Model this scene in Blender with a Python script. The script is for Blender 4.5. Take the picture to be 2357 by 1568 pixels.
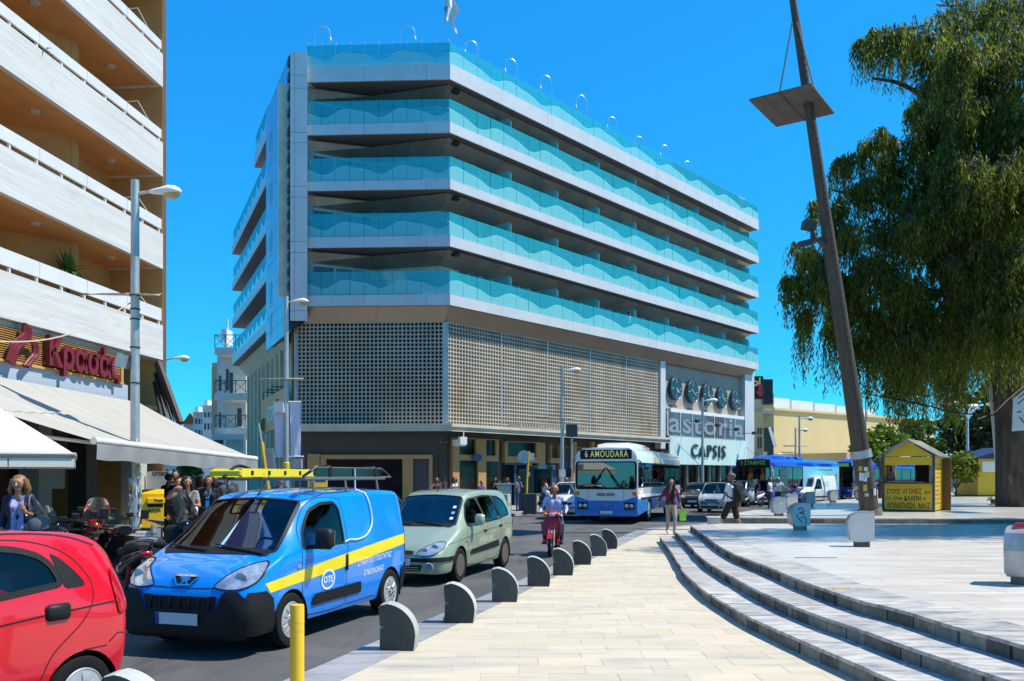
import bpy,bmesh,math,random
import numpy as np
from mathutils import Vector,Matrix
from mathutils.bvhtree import BVHTree
from mathutils.geometry import delaunay_2d_cdt
for _o in list(bpy.data.objects):
 bpy.data.objects.remove(_o,do_unlink=True)
SC=bpy.context.scene
COL=SC.collection
rnd=random.Random(7)
R=math.radians
F,HZ,CX,H=2000.0,1095.0,1178.5,1.9
cam=bpy.data.cameras.new('camera')
cam.sensor_width=36
cam.lens=36*F/2357
cam.shift_y=(HZ-784)/2357
cam.clip_start,cam.clip_end=0.1,2000
camo=bpy.data.objects.new('camera',cam)
camo.location=(0,0,H)
camo.rotation_euler=(R(90),0,0)
COL.objects.link(camo)
SC.camera=camo
SUN_EL,SUN_AZ=57.0,-1.0
W=bpy.data.worlds.new('World')
SC.world=W
W.use_nodes=True
_n=W.node_tree.nodes
_l=W.node_tree.links
_n.clear()
_out=_n.new('ShaderNodeOutputWorld')
_bg=_n.new('ShaderNodeBackground')
_sky=_n.new('ShaderNodeTexSky')
_sky.sky_type='NISHITA'
_sky.sun_disc=False
_sky.sun_elevation=R(SUN_EL)
_sky.sun_rotation=R(90-SUN_AZ)
_sky.altitude=0
_sky.air_density=0.7
_sky.dust_density=0.0
_sky.ozone_density=6.0
_sc=_n.new('ShaderNodeSeparateColor');_cc=_n.new('ShaderNodeCombineColor')
_l.new(_sky.outputs[0],_sc.inputs[0])
for _ch,(_g,_k)in enumerate(((.98,.125),(.66,.74),(.3,.92))):
 _p=_n.new('ShaderNodeMath');_p.operation='POWER';_p.inputs[1].default_value=_g
 _q=_n.new('ShaderNodeMath');_q.operation='MULTIPLY';_q.inputs[1].default_value=_k*.15**(_g-1)
 _l.new(_sc.outputs[_ch],_p.inputs[0]);_l.new(_p.outputs[0],_q.inputs[0]);_l.new(_q.outputs[0],_cc.inputs[_ch])
_l.new(_cc.outputs[0],_bg.inputs['Color'])
_bg.inputs['Strength'].default_value=0.15
_l.new(_bg.outputs[0],_out.inputs['Surface'])
sun=bpy.data.lights.new('sun','SUN')
sun.energy=5.0
sun.angle=R(0.5)
sun.color=(1.0,0.94,0.83)
suno=bpy.data.objects.new('sun',sun)
_sv=Vector((math.cos(R(SUN_EL))*math.cos(R(SUN_AZ)),math.cos(R(SUN_EL))*math.sin(R(SUN_AZ)),math.sin(R(SUN_EL))))
suno.rotation_euler=_sv.to_track_quat('Z','Y').to_euler()
suno.location=_sv*60
COL.objects.link(suno)
vs=SC.view_settings
vs.view_transform='Standard'
vs.look='None'
vs.exposure=0.38
vs.gamma=1.0
SC.render.engine='CYCLES'
SC.cycles.max_bounces=8
SC.cycles.transparent_max_bounces=24
SC.cycles.use_denoising=True
SC.cycles.caustics_reflective=False
SC.cycles.caustics_refractive=False
def G(px,py,z=0.0):
 d=F*(H-z)/(py-HZ)
 return Vector(((px-CX)/F*d,d,z))
def A(px,py,d):
 return Vector(((px-CX)/F*d,d,H-(py-HZ)/F*d))
MATS={}
def mat(name,col,rough=0.6,metal=0.0,spec=0.5,coat=0.0,col2=None,vscale=2.0,vmin=0.35,vmax=0.65,bump=0.0,bscale=40.0,stretch=(1,1,1),emit=0.0,island=0.0,detail=6.0,world=False,dirt=None,dscale=1.2,dmin=0.55,dmax=0.75,trans=0.0,dstretch=None):
 """Principled material; col2 = second colour mixed in by noise, dirt = (colour) stains, island = random value per piece."""
 if name in MATS:
  return MATS[name]
 m=bpy.data.materials.new(name)
 m.use_nodes=True
 nt=m.node_tree
 N,L=nt.nodes,nt.links
 b=N['Principled BSDF']
 c3=tuple(col[:3])+(1,)
 b.inputs['Base Color'].default_value=c3
 b.inputs['Roughness'].default_value=rough
 b.inputs['Metallic'].default_value=metal
 b.inputs['Specular IOR Level'].default_value=spec
 b.inputs['Coat Weight'].default_value=coat
 b.inputs['Coat Roughness'].default_value=0.04
 if trans:
  b.inputs['Transmission Weight'].default_value=trans
 if emit:
  b.inputs['Emission Color'].default_value=c3
  b.inputs['Emission Strength'].default_value=emit
 src=None
 if col2 is not None or bump or island or dirt is not None:
  if world:
   tc=N.new('ShaderNodeNewGeometry');co=tc.outputs['Position']
  else:
   tc=N.new('ShaderNodeTexCoord');co=tc.outputs['Object']
  mp=N.new('ShaderNodeMapping')
  mp.inputs['Scale'].default_value=stretch
  L.new(co,mp.inputs['Vector'])
  vec=mp.outputs['Vector']
 if col2 is not None:
  nz=N.new('ShaderNodeTexNoise');nz.inputs['Scale'].default_value=vscale;nz.inputs['Detail'].default_value=detail
  nz.inputs['Roughness'].default_value=0.65
  L.new(vec,nz.inputs['Vector'])
  mr=N.new('ShaderNodeMapRange');mr.inputs['From Min'].default_value=vmin;mr.inputs['From Max'].default_value=vmax
  L.new(nz.outputs['Fac'],mr.inputs['Value'])
  mx=N.new('ShaderNodeMix');mx.data_type='RGBA'
  mx.inputs['A'].default_value=c3
  mx.inputs['B'].default_value=tuple(col2[:3])+(1,)
  L.new(mr.outputs[0],mx.inputs['Factor'])
  src=mx.outputs['Result']
 if dirt is not None:
  nz=N.new('ShaderNodeTexNoise');nz.inputs['Scale'].default_value=dscale;nz.inputs['Detail'].default_value=9
  nz.inputs['Roughness'].default_value=0.7
  if dstretch is not None:
   m2=N.new('ShaderNodeMapping');m2.inputs['Scale'].default_value=dstretch
   L.new(co,m2.inputs['Vector']);L.new(m2.outputs['Vector'],nz.inputs['Vector'])
  else:
   L.new(vec,nz.inputs['Vector'])
  mr=N.new('ShaderNodeMapRange');mr.inputs['From Min'].default_value=dmin;mr.inputs['From Max'].default_value=dmax
  L.new(nz.outputs['Fac'],mr.inputs['Value'])
  mx=N.new('ShaderNodeMix');mx.data_type='RGBA'
  if src is None:mx.inputs['A'].default_value=c3
  else:L.new(src,mx.inputs['A'])
  mx.inputs['B'].default_value=tuple(dirt[:3])+(1,)
  L.new(mr.outputs[0],mx.inputs['Factor'])
  src=mx.outputs['Result']
 if island:
  ge=N.new('ShaderNodeNewGeometry');oi=N.new('ShaderNodeObjectInfo')
  ad=N.new('ShaderNodeMath');ad.operation='ADD'
  L.new(ge.outputs['Random Per Island'],ad.inputs[0]);L.new(oi.outputs['Random'],ad.inputs[1])
  fr=N.new('ShaderNodeMath');fr.operation='FRACT';L.new(ad.outputs[0],fr.inputs[0])
  mr=N.new('ShaderNodeMapRange');mr.inputs['To Min'].default_value=1-island;mr.inputs['To Max'].default_value=1+island*0.6
  L.new(fr.outputs[0],mr.inputs['Value'])
  hv=N.new('ShaderNodeHueSaturation');hv.inputs['Color'].default_value=c3
  if src is not None:L.new(src,hv.inputs['Color'])
  L.new(mr.outputs[0],hv.inputs['Value'])
  src=hv.outputs[0]
 if src is not None:
  L.new(src,b.inputs['Base Color'])
  if emit:L.new(src,b.inputs['Emission Color'])
 if bump:
  nb=N.new('ShaderNodeTexNoise');nb.inputs['Scale'].default_value=bscale;nb.inputs['Detail'].default_value=6
  L.new(vec,nb.inputs['Vector'])
  bp=N.new('ShaderNodeBump');bp.inputs['Strength'].default_value=bump;bp.inputs['Distance'].default_value=0.02
  L.new(nb.outputs['Fac'],bp.inputs['Height']);L.new(bp.outputs[0],b.inputs['Normal'])
 MATS[name]=m
 return m
def glassmat(name,tint,diff=None,dfac=0.0,gloss=0.05,blend=0.25,trl=None,tfac=0.0,minr=0.04):
 """Thin pane: tinted see-through + mirror at grazing angles (+ a little diffuse / translucent body for printed or frosted glass)."""
 if name in MATS:
  return MATS[name]
 m=bpy.data.materials.new(name);m.use_nodes=True
 N,L=m.node_tree.nodes,m.node_tree.links
 N.clear()
 out=N.new('ShaderNodeOutputMaterial')
 t=N.new('ShaderNodeBsdfTransparent');t.inputs[0].default_value=tuple(tint)+(1,)
 cur=t.outputs[0]
 if diff is not None:
  d=N.new('ShaderNodeBsdfDiffuse');d.inputs[0].default_value=tuple(diff)+(1,)
  mx=N.new('ShaderNodeMixShader');mx.inputs[0].default_value=dfac
  L.new(cur,mx.inputs[1]);L.new(d.outputs[0],mx.inputs[2]);cur=mx.outputs[0]
 if trl is not None:
  d=N.new('ShaderNodeBsdfTranslucent');d.inputs[0].default_value=tuple(trl)+(1,)
  mx=N.new('ShaderNodeMixShader');mx.inputs[0].default_value=tfac
  L.new(cur,mx.inputs[1]);L.new(d.outputs[0],mx.inputs[2]);cur=mx.outputs[0]
 g=N.new('ShaderNodeBsdfGlossy');g.inputs['Roughness'].default_value=gloss
 lw=N.new('ShaderNodeLayerWeight');lw.inputs[0].default_value=blend
 mr=N.new('ShaderNodeMapRange');mr.inputs['To Min'].default_value=minr;mr.inputs['To Max'].default_value=0.9
 L.new(lw.outputs['Fresnel'],mr.inputs['Value'])
 mx=N.new('ShaderNodeMixShader')
 L.new(mr.outputs[0],mx.inputs[0]);L.new(cur,mx.inputs[1]);L.new(g.outputs[0],mx.inputs[2])
 L.new(mx.outputs[0],out.inputs['Surface'])
 MATS[name]=m
 return m
class MB:
 def __init__(s):
  s.v,s.f,s.m=[],[],[]
 def add(s,verts,faces,mi=0):
  o=len(s.v)
  s.v.extend([tuple(p)for p in verts])
  for f in faces:
   s.f.append([i+o for i in f]);s.m.append(mi)
  return s
 def box(s,c,d,rz=0.0,mi=0,b=0.0,rot=None):
  hx,hy,hz=d[0]/2,d[1]/2,d[2]/2
  if b<=0:
   P=[(sx*hx,sy*hy,sz*hz)for sz in(-1,1)for sy in(-1,1)for sx in(-1,1)]
   Fc=[(0,2,3,1),(4,5,7,6),(0,1,5,4),(2,6,7,3),(0,4,6,2),(1,3,7,5)]
  else:
   b=min(b,hx*.9,hy*.9,hz*.9)
   P,idx=[],{}
   for sx in(-1,1):
    for sy in(-1,1):
     for sz in(-1,1):
      for ax in range(3):
       q=[sx*(hx-b),sy*(hy-b),sz*(hz-b)]
       q[ax]+=(sx,sy,sz)[ax]*b
       idx[(sx,sy,sz,ax)]=len(P);P.append(tuple(q))
   Fc=[]
   def addf(q):
    a,bb,c_=(Vector(P[i])for i in q[:3])
    nn=(bb-a).cross(c_-a);ce=sum((Vector(P[i])for i in q),Vector())/len(q)
    Fc.append(tuple(q)if nn.dot(ce)>0 else tuple(reversed(q)))
   for ax in range(3):
    o1,o2=[k for k in range(3)if k!=ax]
    for sg in(-1,1):
     q=[]
     for s1,s2 in((-1,-1),(1,-1),(1,1),(-1,1)):
      k=[0,0,0];k[ax]=sg;k[o1]=s1;k[o2]=s2
      q.append(idx[(k[0],k[1],k[2],ax)])
     addf(q)
    for s1 in(-1,1):
     for s2 in(-1,1):
      k0=[0,0,0];k0[o1]=s1;k0[o2]=s2
      ka,kb=list(k0),list(k0);ka[ax],kb[ax]=-1,1
      addf([idx[(*ka,o1)],idx[(*kb,o1)],idx[(*kb,o2)],idx[(*ka,o2)]])
   for sx in(-1,1):
    for sy in(-1,1):
     for sz in(-1,1):
      addf([idx[(sx,sy,sz,a)]for a in range(3)])
  M=rot if rot is not None else Matrix.Rotation(rz,3,'Z')
  c=Vector(c)
  return s.add([M@Vector(p)+c for p in P],Fc,mi)
 def bx(s,x0,x1,y0,y1,z0,z1,mi=0,b=0.0):
  return s.box(((x0+x1)/2,(y0+y1)/2,(z0+z1)/2),(abs(x1-x0),abs(y1-y0),abs(z1-z0)),0,mi,b)
 def obx(s,o,u,w,a0,a1,b0,b1,z0,z1,mi=0):
  """box in a frame: origin o, horizontal axes u and w (Vectors), ranges along u, w, z"""
  P=[o+u*a+w*bb+Vector((0,0,z))for z in(z0,z1)for bb in(b0,b1)for a in(a0,a1)]
  Fc=[(0,2,3,1),(4,5,7,6),(0,1,5,4),(2,6,7,3),(0,4,6,2),(1,3,7,5)]
  if u.cross(w).z<0:Fc=[tuple(reversed(f))for f in Fc]
  return s.add(P,Fc,mi)
 def prism(s,poly,z0,z1,mi=0,M=None):
  """polygon (x,y) extruded z0..z1, then matrix M"""
  n=len(poly)
  ar=sum(poly[i][0]*poly[(i+1)%n][1]-poly[(i+1)%n][0]*poly[i][1]for i in range(n))
  if ar<0:poly=list(reversed(poly))
  P=[Vector((p[0],p[1],z0))for p in poly]+[Vector((p[0],p[1],z1))for p in poly]
  if M is not None:P=[M@p for p in P]
  Fc=[tuple(reversed(range(n))),tuple(range(n,2*n))]+[(i,(i+1)%n,n+(i+1)%n,n+i)for i in range(n)]
  return s.add(P,Fc,mi)
 def quad(s,a,b,c,d,mi=0):
  return s.add([a,b,c,d],[(0,1,2,3)],mi)
 def slab(s,a,b,c,d,t,mi=0):
  """quad abcd given thickness t behind its normal"""
  a,b,c,d=map(Vector,(a,b,c,d))
  n=(b-a).cross(d-a).normalized()*t
  return s.add([a,b,c,d,a-n,b-n,c-n,d-n],[(0,1,2,3),(7,6,5,4),(0,4,5,1),(1,5,6,2),(2,6,7,3),(3,7,4,0)],mi)
 def tube(s,pts,r,n=8,mi=0,cap=True,sq=1.0):
  pts=[Vector(p)for p in pts]
  k=len(pts)
  rr=r if isinstance(r,(list,tuple))else[r]*k
  T=[]
  for i in range(k):
   t=pts[min(i+1,k-1)]-pts[max(i-1,0)]
   T.append(t.normalized()if t.length>1e-9 else Vector((0,0,1)))
  up=Vector((0,0,1))if abs(T[0].z)<.95 else Vector((1,0,0))
  a=T[0].cross(up).normalized()
  V=[]
  for i in range(k):
   a=(a-T[i]*a.dot(T[i]))
   a=a.normalized()if a.length>1e-6 else T[i].orthogonal().normalized()
   b=T[i].cross(a)
   for j in range(n):
    th=2*math.pi*j/n
    V.append(pts[i]+a*(math.cos(th)*rr[i])+b*(math.sin(th)*rr[i]*sq))
  Fc=[]
  for i in range(k-1):
   for j in range(n):
    j2=(j+1)%n
    Fc.append((i*n+j,i*n+j2,(i+1)*n+j2,(i+1)*n+j))
  if cap:
   Fc.append(tuple(reversed(range(n))));Fc.append(tuple((k-1)*n+j for j in range(n)))
  return s.add(V,Fc,mi)
 def lathe(s,prof,n=24,c=(0,0,0),M=None,mi=0):
  """profile [(r, z)] turned about z, then matrix M (3x3) and centre c"""
  c=Vector(c)
  V,Fc=[],[]
  for r,z in prof:
   for j in range(n):
    th=2*math.pi*j/n
    p=Vector((r*math.cos(th),r*math.sin(th),z))
    V.append((M@p if M is not None else p)+c)
  for i in range(len(prof)-1):
   for j in range(n):
    j2=(j+1)%n
    Fc.append((i*n+j,i*n+j2,(i+1)*n+j2,(i+1)*n+j))
  if prof[0][0]>1e-6:Fc.append(tuple(reversed(range(n))))
  if prof[-1][0]>1e-6:Fc.append(tuple((len(prof)-1)*n+j for j in range(n)))
  return s.add(V,Fc,mi)
 def ball(s,c,r,nu=14,nv=8,mi=0,M=None):
  if not isinstance(r,(tuple,list,Vector)):r=(r,r,r)
  c=Vector(c)
  V=[Vector((0,0,-r[2]))]
  for i in range(1,nv):
   ph=math.pi*i/nv-math.pi/2
   for j in range(nu):
    th=2*math.pi*j/nu
    V.append(Vector((math.cos(th)*math.cos(ph)*r[0],math.sin(th)*math.cos(ph)*r[1],math.sin(ph)*r[2])))
  V.append(Vector((0,0,r[2])))
  if M is not None:V=[M@p for p in V]
  V=[p+c for p in V]
  Fc=[(0,1+(j+1)%nu,1+j)for j in range(nu)]
  for i in range(nv-2):
   for j in range(nu):
    j2=(j+1)%nu
    Fc.append((1+i*nu+j,1+i*nu+j2,1+(i+1)*nu+j2,1+(i+1)*nu+j))
  t=len(V)-1
  Fc+=[(t,1+(nv-2)*nu+j,1+(nv-2)*nu+(j+1)%nu)for j in range(nu)]
  return s.add(V,Fc,mi)
 def loft(s,rings,mi=0,cap=True,closed=True):
  n=len(rings[0]);V=[p for r_ in rings for p in r_];Fc=[]
  for i in range(len(rings)-1):
   for j in range(n if closed else n-1):
    j2=(j+1)%n
    Fc.append((i*n+j,i*n+j2,(i+1)*n+j2,(i+1)*n+j))
  if cap:
   Fc.append(tuple(reversed(range(n))));Fc.append(tuple((len(rings)-1)*n+j for j in range(n)))
  return s.add(V,Fc,mi)
 def xform(s,M):
  s.v=[tuple(M@Vector(p))for p in s.v];return s
 def mesh(s,name,mats,smooth=None):
  me=bpy.data.meshes.new(name)
  me.from_pydata(s.v,[],s.f)
  if not isinstance(mats,(list,tuple)):mats=[mats]
  for m in mats:me.materials.append(m)
  if len(mats)>1:me.polygons.foreach_set('material_index',s.m)
  if smooth is not None:
   me.polygons.foreach_set('use_smooth',[True]*len(me.polygons))
   me.set_sharp_from_angle(angle=R(smooth))
  me.update()
  return me
 def build(s,name,mats,parent=None,smooth=None,**kw):
  return link(name,s.mesh(name,mats,smooth),parent,**kw)
def link(name,me,parent=None,loc=None,rot=None,label=None,cat=None,group=None,kind=None):
 o=bpy.data.objects.new(name,me)
 COL.objects.link(o)
 if parent is not None:o.parent=parent
 if loc is not None:o.location=loc
 if rot is not None:o.rotation_euler=rot
 return tag(o,label,cat,group,kind)
def tag(o,label=None,cat=None,group=None,kind=None):
 if label:o['label']=label
 if cat:o['category']=cat
 if group:o['group']=group
 if kind:o['kind']=kind
 return o
def thing(name,label,cat,loc=(0,0,0),rz=0.0,group=None):
 o=bpy.data.objects.new(name,None)
 o.empty_display_size=.2
 COL.objects.link(o)
 o.location=loc
 o.rotation_euler=(0,0,rz)
 return tag(o,label,cat,group)
def dup(root,loc,rz=0.0,label=None,group=None,scale=None):
 """a copy of a thing with copies of its parts and sub-parts, sharing mesh data"""
 def cp(o,par):
  c=o.copy();COL.objects.link(c)
  if par is not None:c.parent=par
  for ch in KIDS.get(o.name,()):cp(ch,c)
  return c
 KIDS={}
 for o in COL.objects:
  if o.parent is not None:KIDS.setdefault(o.parent.name,[]).append(o)
 r=cp(root,None)
 r.location=loc
 r.rotation_euler=(0,0,rz)
 if scale is not None:r.scale=scale
 if label:r['label']=label
 if group:r['group']=group
 return r
def text_geo(txt,size=1.0,ext=0.0,bold=0.0,align='CENTER',spacing=1.0,res=3):
 """letters as (verts, faces) in the xy plane, baseline at y=0"""
 cu=bpy.data.curves.new('letters','FONT')
 cu.body=txt;cu.size=size;cu.extrude=ext;cu.offset=bold;cu.align_x=align;cu.space_character=spacing
 cu.resolution_u=res
 ob=bpy.data.objects.new('letters',cu);COL.objects.link(ob)
 dg=bpy.context.evaluated_depsgraph_get()
 me=bpy.data.meshes.new_from_object(ob.evaluated_get(dg))
 V=[v.co.copy()for v in me.vertices];Fc=[tuple(p.vertices)for p in me.polygons]
 bpy.data.objects.remove(ob);bpy.data.curves.remove(cu);bpy.data.meshes.remove(me)
 return V,Fc
def put_text(mb,txt,o,ux,uy,size=1.0,ext=0.0,bold=0.0,align='CENTER',spacing=1.0,width=None,height=None,mi=0):
 """letters laid on the plane through o with axes ux (reading) and uy (up); ux x uy is the side it reads from"""
 V,Fc=text_geo(txt,size,ext,bold,align,spacing)
 if not V:return mb
 xs=[p.x for p in V];ys=[p.y for p in V]
 sx=width/(max(xs)-min(xs))if width else 1.0
 sy=height/(max(ys)-min(ys))if height else(sx if width else 1.0)
 ux,uy=Vector(ux).normalized(),Vector(uy).normalized()
 nz=ux.cross(uy)
 mb.add([Vector(o)+ux*(p.x*sx)+uy*(p.y*sy)+nz*p.z for p in V],Fc,mi)
 return mb
def pchip(xs,ys):
 """monotone cubic through (xs, ys), xs rising"""
 n=len(xs)
 h=[xs[i+1]-xs[i]for i in range(n-1)]
 dl=[(ys[i+1]-ys[i])/h[i]for i in range(n-1)]
 d=[0.0]*n
 for i in range(1,n-1):
  if dl[i-1]*dl[i]>0:
   w1,w2=2*h[i]+h[i-1],h[i]+2*h[i-1]
   d[i]=(w1+w2)/(w1/dl[i-1]+w2/dl[i])
 if n>1:d[0],d[-1]=dl[0],dl[-1]
 def f(x):
  if x<=xs[0]:return ys[0]
  if x>=xs[-1]:return ys[-1]
  i=0
  while x>xs[i+1]:i+=1
  t=(x-xs[i])/h[i]
  return((2*t**3-3*t**2+1)*ys[i]+(t**3-2*t**2+t)*h[i]*d[i]+(-2*t**3+3*t**2)*ys[i+1]+(t**3-t**2)*h[i]*d[i+1])
 return f
def spline(pts,n):
 """Catmull-Rom through points, n samples per span"""
 P=[Vector(p)for p in pts]
 P=[P[0]*2-P[1]]+P+[P[-1]*2-P[-2]]
 out=[]
 for i in range(1,len(P)-2):
  p0,p1,p2,p3=P[i-1],P[i],P[i+1],P[i+2]
  for k in range(n):
   t=k/n
   out.append(0.5*((2*p1)+(p2-p0)*t+(2*p0-5*p1+4*p2-p3)*t*t+(3*p1-p0-3*p2+p3)*t**3))
 out.append(P[-2])
 return out
def clip_poly(poly,fn):
 """keep the part of polygon where fn(p) >= 0 (fn linear)"""
 out=[]
 for i in range(len(poly)):
  a,b=poly[i],poly[(i+1)%len(poly)]
  fa,fb=fn(a),fn(b)
  if fa>=0:out.append(a)
  if(fa>=0)!=(fb>=0):
   t=fa/(fa-fb)
   out.append((a[0]+(b[0]-a[0])*t,a[1]+(b[1]-a[1])*t))
 return out
def in_poly(x,y,poly):
 c=False
 n=len(poly)
 j=n-1
 for i in range(n):
  xi,yi=poly[i][0],poly[i][1];xj,yj=poly[j][0],poly[j][1]
  if(yi>y)!=(yj>y)and x<(xj-xi)*(y-yi)/(yj-yi)+xi:c=not c
  j=i
 return c
M_STEEL=mat('galvanised_steel',(.52,.54,.55),.45,.6,col2=(.36,.37,.37),vscale=6,dirt=(.30,.24,.19),dscale=3,dmin=.58,dmax=.75,stretch=(1,1,.3))
M_DARKSTEEL=mat('dark_steel',(.06,.06,.065),.5,.3)
M_BLACK=mat('black_plastic',(.010,.010,.011),.5,spec=.25,col2=(.016,.016,.017),vscale=20)
M_RUBBER=mat('tyre_rubber',(.012,.012,.012),.85,spec=.2,bump=.3,bscale=60)
M_WHITE=mat('white_paint',(.78,.78,.77),.4,col2=(.68,.68,.66),vscale=2)
M_CHROME=mat('chrome',(.8,.8,.82),.12,1.0)
M_YELLOW=mat('yellow_paint',(.80,.50,.012),.45,col2=(.70,.42,.02),vscale=5,dirt=(.18,.13,.05),dscale=9,dmin=.64,dmax=.72)
# ================================================================ GROUND, PAVEMENT, PLAZA
M_ASPH=mat('asphalt',(.082,.081,.083),.85,spec=.25,col2=(.125,.123,.122),vscale=.6,vmin=.35,vmax=.65,bump=.6,bscale=90,world=True,dirt=(.036,.036,.038),dscale=.9,dmin=.54,dmax=.74,dstretch=(1.3,.45,1))
M_TAN=mat('tan_marble',(.57,.50,.375),.6,spec=.22,col2=(.54,.46,.33),vscale=1.6,island=.075,world=True,stretch=(.7,2.6,1),dirt=(.36,.355,.34),dscale=1.2,dmin=.50,dmax=.70,dstretch=(.6,3.2,1),bump=.15,bscale=25)
M_GROUT=mat('grout',(.53,.465,.35),.8,world=True,col2=(.34,.29,.2),vscale=4)
M_GREYM=mat('grey_marble',(.52,.49,.435),.55,spec=.15,col2=(.22,.22,.225),vscale=5,vmin=.42,vmax=.66,island=.16,world=True,stretch=(.55,1.9,1),dirt=(.55,.55,.53),dscale=2.2,dmin=.6,dmax=.75,bump=.12,bscale=25)
M_STRIP=mat('dark_marble',(.21,.215,.225),.55,spec=.25,col2=(.33,.33,.33),vscale=3,island=.18,world=True,stretch=(.6,2.5,1),bump=.2,bscale=25)
M_PALE=mat('polished_marble',(.66,.605,.53),.32,spec=.25,col2=(.53,.475,.405),vscale=1.6,island=.045,world=True,stretch=(.45,1.7,1),dirt=(.40,.385,.36),dscale=1.5,dmin=.54,dmax=.75,dstretch=(.5,2.2,1))
M_PGROUT=mat('pale_grout',(.47,.45,.41),.5)
M_RISER=mat('weathered_stone',(.30,.28,.235),.75,spec=.2,col2=(.16,.145,.12),vscale=4,island=.55,world=True,dirt=(.07,.06,.05),dscale=2.2,dmin=.57,dmax=.75,dstretch=(3,3,.5),bump=.5,bscale=18)
M_RISDARK=mat('stone_joint',(.045,.042,.038),.9)
M_KERB=mat('kerb_concrete',(.36,.345,.32),.8,col2=(.22,.21,.2),vscale=2.5,bump=.4,bscale=14,world=True)
M_WALKGREY=mat('grey_paving',(.33,.325,.31),.75,col2=(.25,.245,.235),vscale=1.2,bump=.25,bscale=20,world=True)
mb=MB();mb.quad((-400,-60,0),(400,-60,0),(400,700,0),(-400,700,0))
mb.build('road',M_ASPH,kind='structure')
BOLL_PX=[(916,1498),(1065,1434),(1166,1386.4),(1240,1350.5),(1299,1324.6),(1343,1300),(1379,1280.5),(1407,1263.6)]
BOLL=[G(x,y,.1)for x,y in BOLL_PX]
_s=(BOLL[-1].x-BOLL[0].x)/(BOLL[-1].y-BOLL[0].y)
def edge_x(y):return BOLL[0].x+_s*(y-BOLL[0].y)
STRIP_O,STRIP_I=-.42,.04
def curve_of(pts,z):
 P=sorted([(G(1473.1+zx*.37497,1135.5+zy*.37497,z))for zx,zy in pts],key=lambda p:p.y)
 f=pchip([p.y for p in P],[p.x for p in P])
 y0,y1,y2=P[0].y,P[1].y,P[-1].y
 s0=(P[0].x-P[1].x)/(P[0].y-P[1].y)
 s1=(P[-1].x-P[-2].x)/(P[-1].y-P[-2].y)
 def g(y):
  if y<y0:return P[0].x+min(s0,-.05)*(y-y0)+.03*(y-y0)**2
  if y>y2:return P[-1].x+s1*(y-y2)
  return f(y)
 return g
cv1=curve_of([(215,440),(300,570),(450,700),(600,800),(800,905),(1000,1000),(1330,1154)],.1)
cv3=curve_of([(400,260),(500,330),(600,380),(760,440),(1000,540),(1200,610),(1400,670),(1600,715),(1900,810),(2200,890),(2357,935)],.55)
def cv2(y):return cv1(y)*.52+cv3(y)*.48
CV=[cv1,cv2,cv3]
YB,YN=23.6,3.0
ZS=[.1,.25,.40,.55]
E_FAR=[(4.75,29.8),(8.3,34.0),(11.2,39.4),(14.2,44.6),(17.7,49.5),(31.2,66.8),(60.5,95.8)]
edge=[(edge_x(y)+STRIP_O,y)for y in(2.0,8.0,14.0,20.0,26.0,29.0)]+E_FAR
mb=MB()
mb.prism(edge+[(90,95),(90,2)],-.1,.0965)
PAVE=mb.build('pavement',M_GROUT,kind='structure')
def strip_pt(y,o):return(edge_x(y)+o,y)
y=2.2
while y<28.6:
 ln=.85+rnd.uniform(-.08,.12)
 mb=MB()
 y1=min(y+ln-.008,28.9)
 mb.prism([strip_pt(y,STRIP_O-.03),strip_pt(y,STRIP_I),strip_pt(y1,STRIP_I),strip_pt(y1,STRIP_O-.03)],-.05,.1+rnd.uniform(-.002,.003))
 mb.build('kerb_stone',M_STRIP,PAVE)
 y+=ln
mb=MB()
for(a,b)in zip([(edge_x(28.9)+STRIP_O,28.9)]+E_FAR[:-1],E_FAR):
 a,b=Vector((*a,0)),Vector((*b,0));u=(b-a);L_=u.length;u.normalize();w=Vector((-u.y,u.x,0))
 mb.obx(a,u,w,0,L_,-.32,.03,-.05,.1)
mb.build('kerb_run',M_STRIP,PAVE,kind='stuff')
tiles,far_tiles=[],MB()
TW,TD,GAP=.62,.33,.003
meshes=[]
for k in range(3):
 mb=MB();mb.box((0,0,0),(TW-GAP,TD-GAP,.02),b=.0012);meshes.append(mb.mesh('tile',M_TAN))
row=0
y=5.6
cand=[]
while y<34:
 off=(row%2)*TW*.5+rnd.uniform(-.1,.1)
 x=-4+off
 while x<13:
  cx,cy=x+TW/2,y+TD/2
  lim=(edge_x(cy)+STRIP_I)if cy<29 else 5.2+(cy-29)*.8
  rgt=cv1(cy)if cy<YB+.2 else 14
  if x+TW>lim and x<rgt+.1:
   inside=x>lim+.08 and x+TW<rgt-.02
   cand.append((cx,cy,inside))
  x+=TW
 y+=TD;row+=1
n_ind=0
for cx,cy,inside in cand:
 poly=[(cx-TW/2+GAP/2,cy-TD/2+GAP/2),(cx+TW/2-GAP/2,cy-TD/2+GAP/2),(cx+TW/2-GAP/2,cy+TD/2-GAP/2),(cx-TW/2+GAP/2,cy+TD/2-GAP/2)]
 if cy<28.8:
  poly=clip_poly(poly,lambda p:p[0]-edge_x(p[1])-STRIP_I-.006)
 if len(poly)<3:continue
 if cy>6.3 and n_ind<296:
  n_ind+=1
  if inside:
   link('tile',meshes[n_ind%3],PAVE,(cx,cy,.0895+rnd.uniform(-.001,.0012)))
  else:
   mb=MB();mb.prism(poly,.08,.0995+rnd.uniform(-.001,.001));mb.build('tile',M_TAN,PAVE)
 else:
  far_tiles.prism(poly,.08,.0995+rnd.uniform(-.001,.001))
far_tiles.build('tile_field',M_TAN,PAVE,kind='stuff')
mb=MB()
ysm=[YN+(YB-YN)*i/40 for i in range(41)]
PLZ=None
body=[(cv3(v)+.06,v)for v in ysm]+[(5.9,YB+1.0),(40,YB+.2),(40,YN)]
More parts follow.
